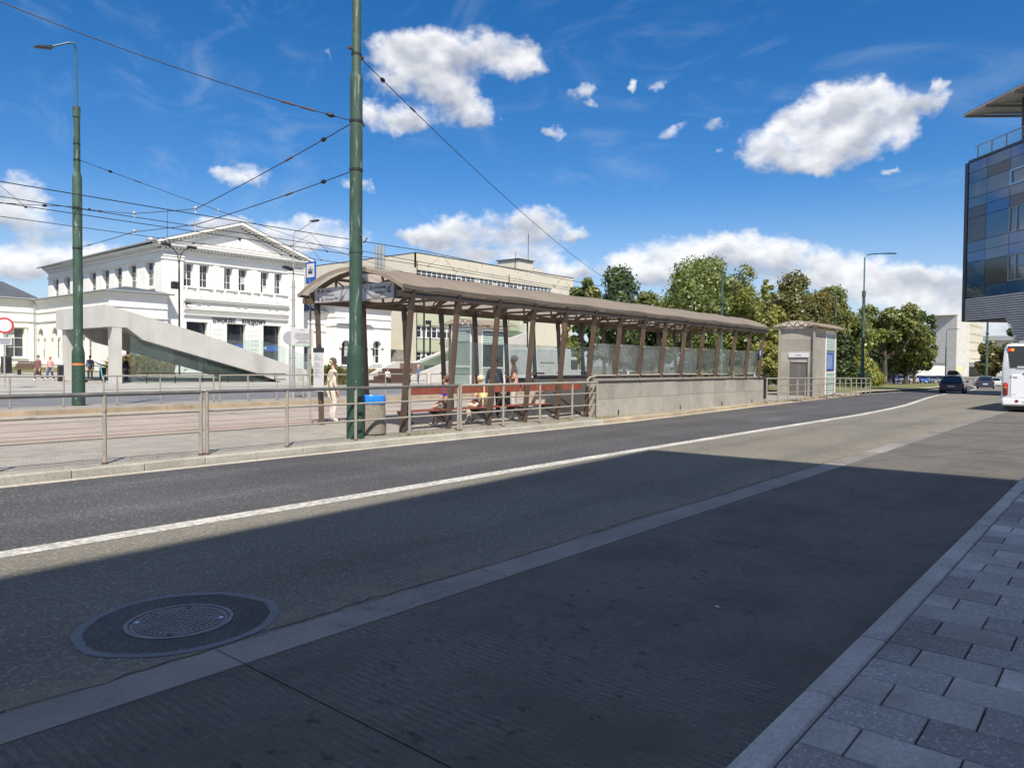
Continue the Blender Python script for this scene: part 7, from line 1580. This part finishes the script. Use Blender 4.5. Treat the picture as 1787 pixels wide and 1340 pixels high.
# round sign at the left edge
t = thing('round_sign', 'round white traffic sign with a red ring at the left edge of the photo', 'traffic sign', (13.0, 48.0, .1))
sx_, sy_, sz_ = 13.35, 48, 3.63
obj('post', MB().tube([(sx_, sy_+.05, .0), (sx_, sy_+.05, 4.0)], .045, 8), M_greyp, t, smooth=True)
nn_ = Vector((-.27, -.96, 0)); c0 = Vector((sx_, sy_, sz_)); q_ = lambda k: tuple(c0+nn_*k)
obj('disc', MB().tube([q_(0), q_(.02)], .45, 36), M_signgrey, t); obj('red_ring', MB().tube([q_(.021), q_(.026)], .44, 36), M_signred, t); obj('white_face', MB().tube([q_(.027), q_(.031)], .345, 36), M_signwhite, t)
pl = obj('text_plate', MB().hexa([(sx_-.32, sy_-.0, 2.55), (sx_+.36, sy_-.0, 2.55), (sx_+.36, sy_+.02, 2.55), (sx_-.32, sy_+.02, 2.55), (sx_-.32, sy_-.0, 2.98), (sx_+.36, sy_-.0, 2.98), (sx_+.36, sy_+.02, 2.98), (sx_-.32, sy_+.02, 2.98)]), M_signwhite, t)
obj('print', MB().box(sx_-.26, sx_+.3, sy_-.008, sy_-.003, 2.82, 2.88).box(sx_-.26, sx_+.3, sy_-.008, sy_-.003, 2.72, 2.77).box(sx_-.2, sx_+.24, sy_-.008, sy_-.003, 2.62, 2.67), M_inkgrey, pl)
# information board on two posts
t = thing('information_board', 'grey information board on two thin posts left of the timetable', 'notice board', (19.0, 28.1, .16))
for x in (18.62, 19.38): obj('post', MB().tube([(x, 28.1, .16), (x, 28.1, 3.2)], .04, 8), M_greyp, t, smooth=True)
obj('board', MB().box(18.46, 19.6, 28.03, 28.06, 2.42, 3.22), M_signgrey if False else M_signwhite, t, bev=.004)
pr = MB()
for z, w in ((3.13, .12), (2.98, .34), (2.92, .42), (2.86, .38), (2.80, .44), (2.74, .36), (2.68, .2), (2.62, .3), (2.56, .36)): pr.box(19.03-w, 19.03+w, 28.024, 28.028, z, z+.018)
obj('print', pr, M_inkgrey, t); obj('green_strip', MB().box(18.47, 19.59, 28.024, 28.028, 2.43, 2.49), mat('pale green print', (.45, .6, .45), .5), t)
t = thing('traffic_sign', 'grey back of a round traffic sign beside the information board', 'traffic sign', (20.34, 31.0, 0))
obj('post', MB().tube([(20.34, 31.0, 0), (20.34, 31.0, 3.2)], .035, 8), M_greyp, t); obj('disc', MB().tube([(20.33, 30.96, 2.88), (20.31, 30.94, 2.88)], .33, 24), M_signgrey, t)
for lb, x, y, s, c in (('grey back of a rectangular sign near the red parked car', 131, 30.6, 1.5, M_signgrey), ('grey back of a square sign beside the lift tower', 66, 20.0, .9, M_signgrey)):
    t = thing('traffic_sign', lb, 'traffic sign', (x, y, gz(x, y))); zb = gz(x, y)
    obj('post', MB().tube([(x, y, zb), (x, y, zb+3.4)], .05, 6), M_greyp, t); obj('plate', MB().box(x-.06, x-.03, y-s/2, y+s/2, zb+2.2, zb+2.2+s), c, t)
t = thing('round_sign', 'pale yellow round sign on a post right of the estate car', 'traffic sign', (109.6, 17.0, gz(109, 17))); zb = gz(109, 17)
obj('post', MB().tube([(109.6, 17.0, zb), (109.6, 17.0, zb+2.6)], .06, 6), M_greyp, t); obj('disc', MB().tube([(109.55, 17.0, zb+2.4), (109.5, 16.99, zb+2.4)], .42, 24), mat('pale yellow sign', (.75, .74, .45), .5), t)
# plaza benches, bins, scooter
PBG = 'brown benches on the plaza'
def pbench(label, x, y):
    z = gz(x, y)+.06; t = thing('plaza_bench', label, 'bench', (x, y, z), group=PBG)
    for j in range(4): obj('seat_slat', MB().box(x-1.2, x+1.2, y-.55+j*.16, y-.42+j*.16, z+.42, z+.48), M_wood, t)
    for j in range(4): obj('back_slat', MB().hexa([(x-.95+.1*j, y+.12+j*.05, z+.52+j*.15), (x+.95-.05*j, y+.12+j*.05, z+.52+j*.15), (x+.95-.05*j, y+.17+j*.05, z+.52+j*.15), (x-.95+.1*j, y+.17+j*.05, z+.52+j*.15), (x-.95+.1*j, y+.15+j*.05, z+.65+j*.15), (x+.95-.05*j, y+.15+j*.05, z+.65+j*.15), (x+.95-.05*j, y+.2+j*.05, z+.65+j*.15), (x-.95+.1*j, y+.2+j*.05, z+.65+j*.15)]), M_wood, t)
    for s in (-1, 1): obj('leg', MB().box(x+s*.7-.05, x+s*.7+.05, y-.5, y+.1, z, z+.42), M_black, t)
pbench('brown slatted plaza bench beside the walking couple', 21.3, 70.6); pbench('brown slatted plaza bench at the left edge of the photo', 18.6, 71.5)
for lb, x, y, w, h in (('dark square litter bin left of the brown plaza bench', 20.7, 74.0, .65, 1.45), ('black square litter bin beside the concrete canopy', 19.3, 57.4, .32, 1.15), ('black bin under the concrete canopy next to the scooter', 22.6, 58.8, .35, .95)):
    z = gz(x, y)+.06; t = thing('plaza_bin', lb, 'bin', (x, y, z), group='dark bins on the plaza'); obj('body', MB().box(x-w/2, x+w/2, y-w/2, y+w/2, z, z+h*.93), M_black, t, bev=.02); obj('lid', MB().box(x-w/2-.02, x+w/2+.02, y-w/2-.02, y+w/2+.02, z+h*.935, z+h), M_dkframe, t)
x, y = 21.0, 55.0; z = gz(x, y)+.06
t = thing('scooter', 'electric scooter with a turquoise stem parked by the concrete pillar', 'scooter', (x, y, z))
obj('deck', MB().box(x-.9, x+.1, y-.09, y+.09, z+.13, z+.19), M_black, t, bev=.02)
obj('stem', MB().tube([(x+.15, y, z+.15), (x-.02, y, z+1.25)], .04, 8), mat('turquoise paint', (.1, .5, .55), .4), t); obj('handlebar', MB().tube([(x-.1, y-.28, z+1.28), (x-.02, y, z+1.25), (x-.1, y+.28, z+1.28)], .03, 8), M_black, t)
for xx in (x+.2, x-.95): obj('wheel', MB().tube([(xx, y-.03, z+.12), (xx, y+.03, z+.12)], .12, 16), M_tyre, t)
for (x, y, lb) in ((8.6, 60.0, 'low green shrub by the lawn left of the plaza bench'),): tree(lb, 20.0, 78.0, .9, .8, .6, 'g', 500, .1, .05, 60, 10, name='shrub', cat='shrub', trunk=.04)
# pale vehicle shape added in place of a reflection in the shelter glass
t = thing('reflection_van', 'pale grey box vehicle standing in for the reflection in the shelter glass', 'reflection_van', (46, 30, 0)); vz = gz(41, 30)+.16
obj('cargo_box', MB().box(38.6, 43.0, 30.6, 32.6, vz+.7, vz+2.75), mat('pale grey van panel', (.50, .52, .50), .5, .06), t, bev=.06); cabm = paintm('van paint', (.5, .52, .5))
obj('cab', MB().hexa([(43.05, 30.7, vz+.5), (44.6, 30.7, vz+.5), (44.6, 32.5, vz+.5), (43.05, 32.5, vz+.5), (43.05, 30.75, vz+2.2), (43.9, 30.75, vz+2.2), (43.9, 32.45, vz+2.2), (43.05, 32.45, vz+2.2)]), cabm, t, bev=.06)
obj('side_window', MB().box(43.15, 43.95, 30.68, 30.72, vz+1.35, vz+2.0), M_cglass, t); obj('stripe', MB().box(39.4, 41.0, 30.58, 30.6, vz+1.75, vz+1.82), M_inkgrey, t)
obj('chassis', MB().box(38.7, 44.5, 30.8, 32.4, vz+.35, vz+.69), M_black, t)
for xw in (39.7, 43.8):
    for yw in (30.62, 32.3): obj('wheel', MB().tube([(xw, yw, vz+.38), (xw, yw+.24, vz+.38)], .38, 16), M_tyre, t)
print('objects', len(bpy.data.objects), 'tris ~', sum(len(o.data.polygons)*2 for o in bpy.data.objects if o.type == 'MESH'))
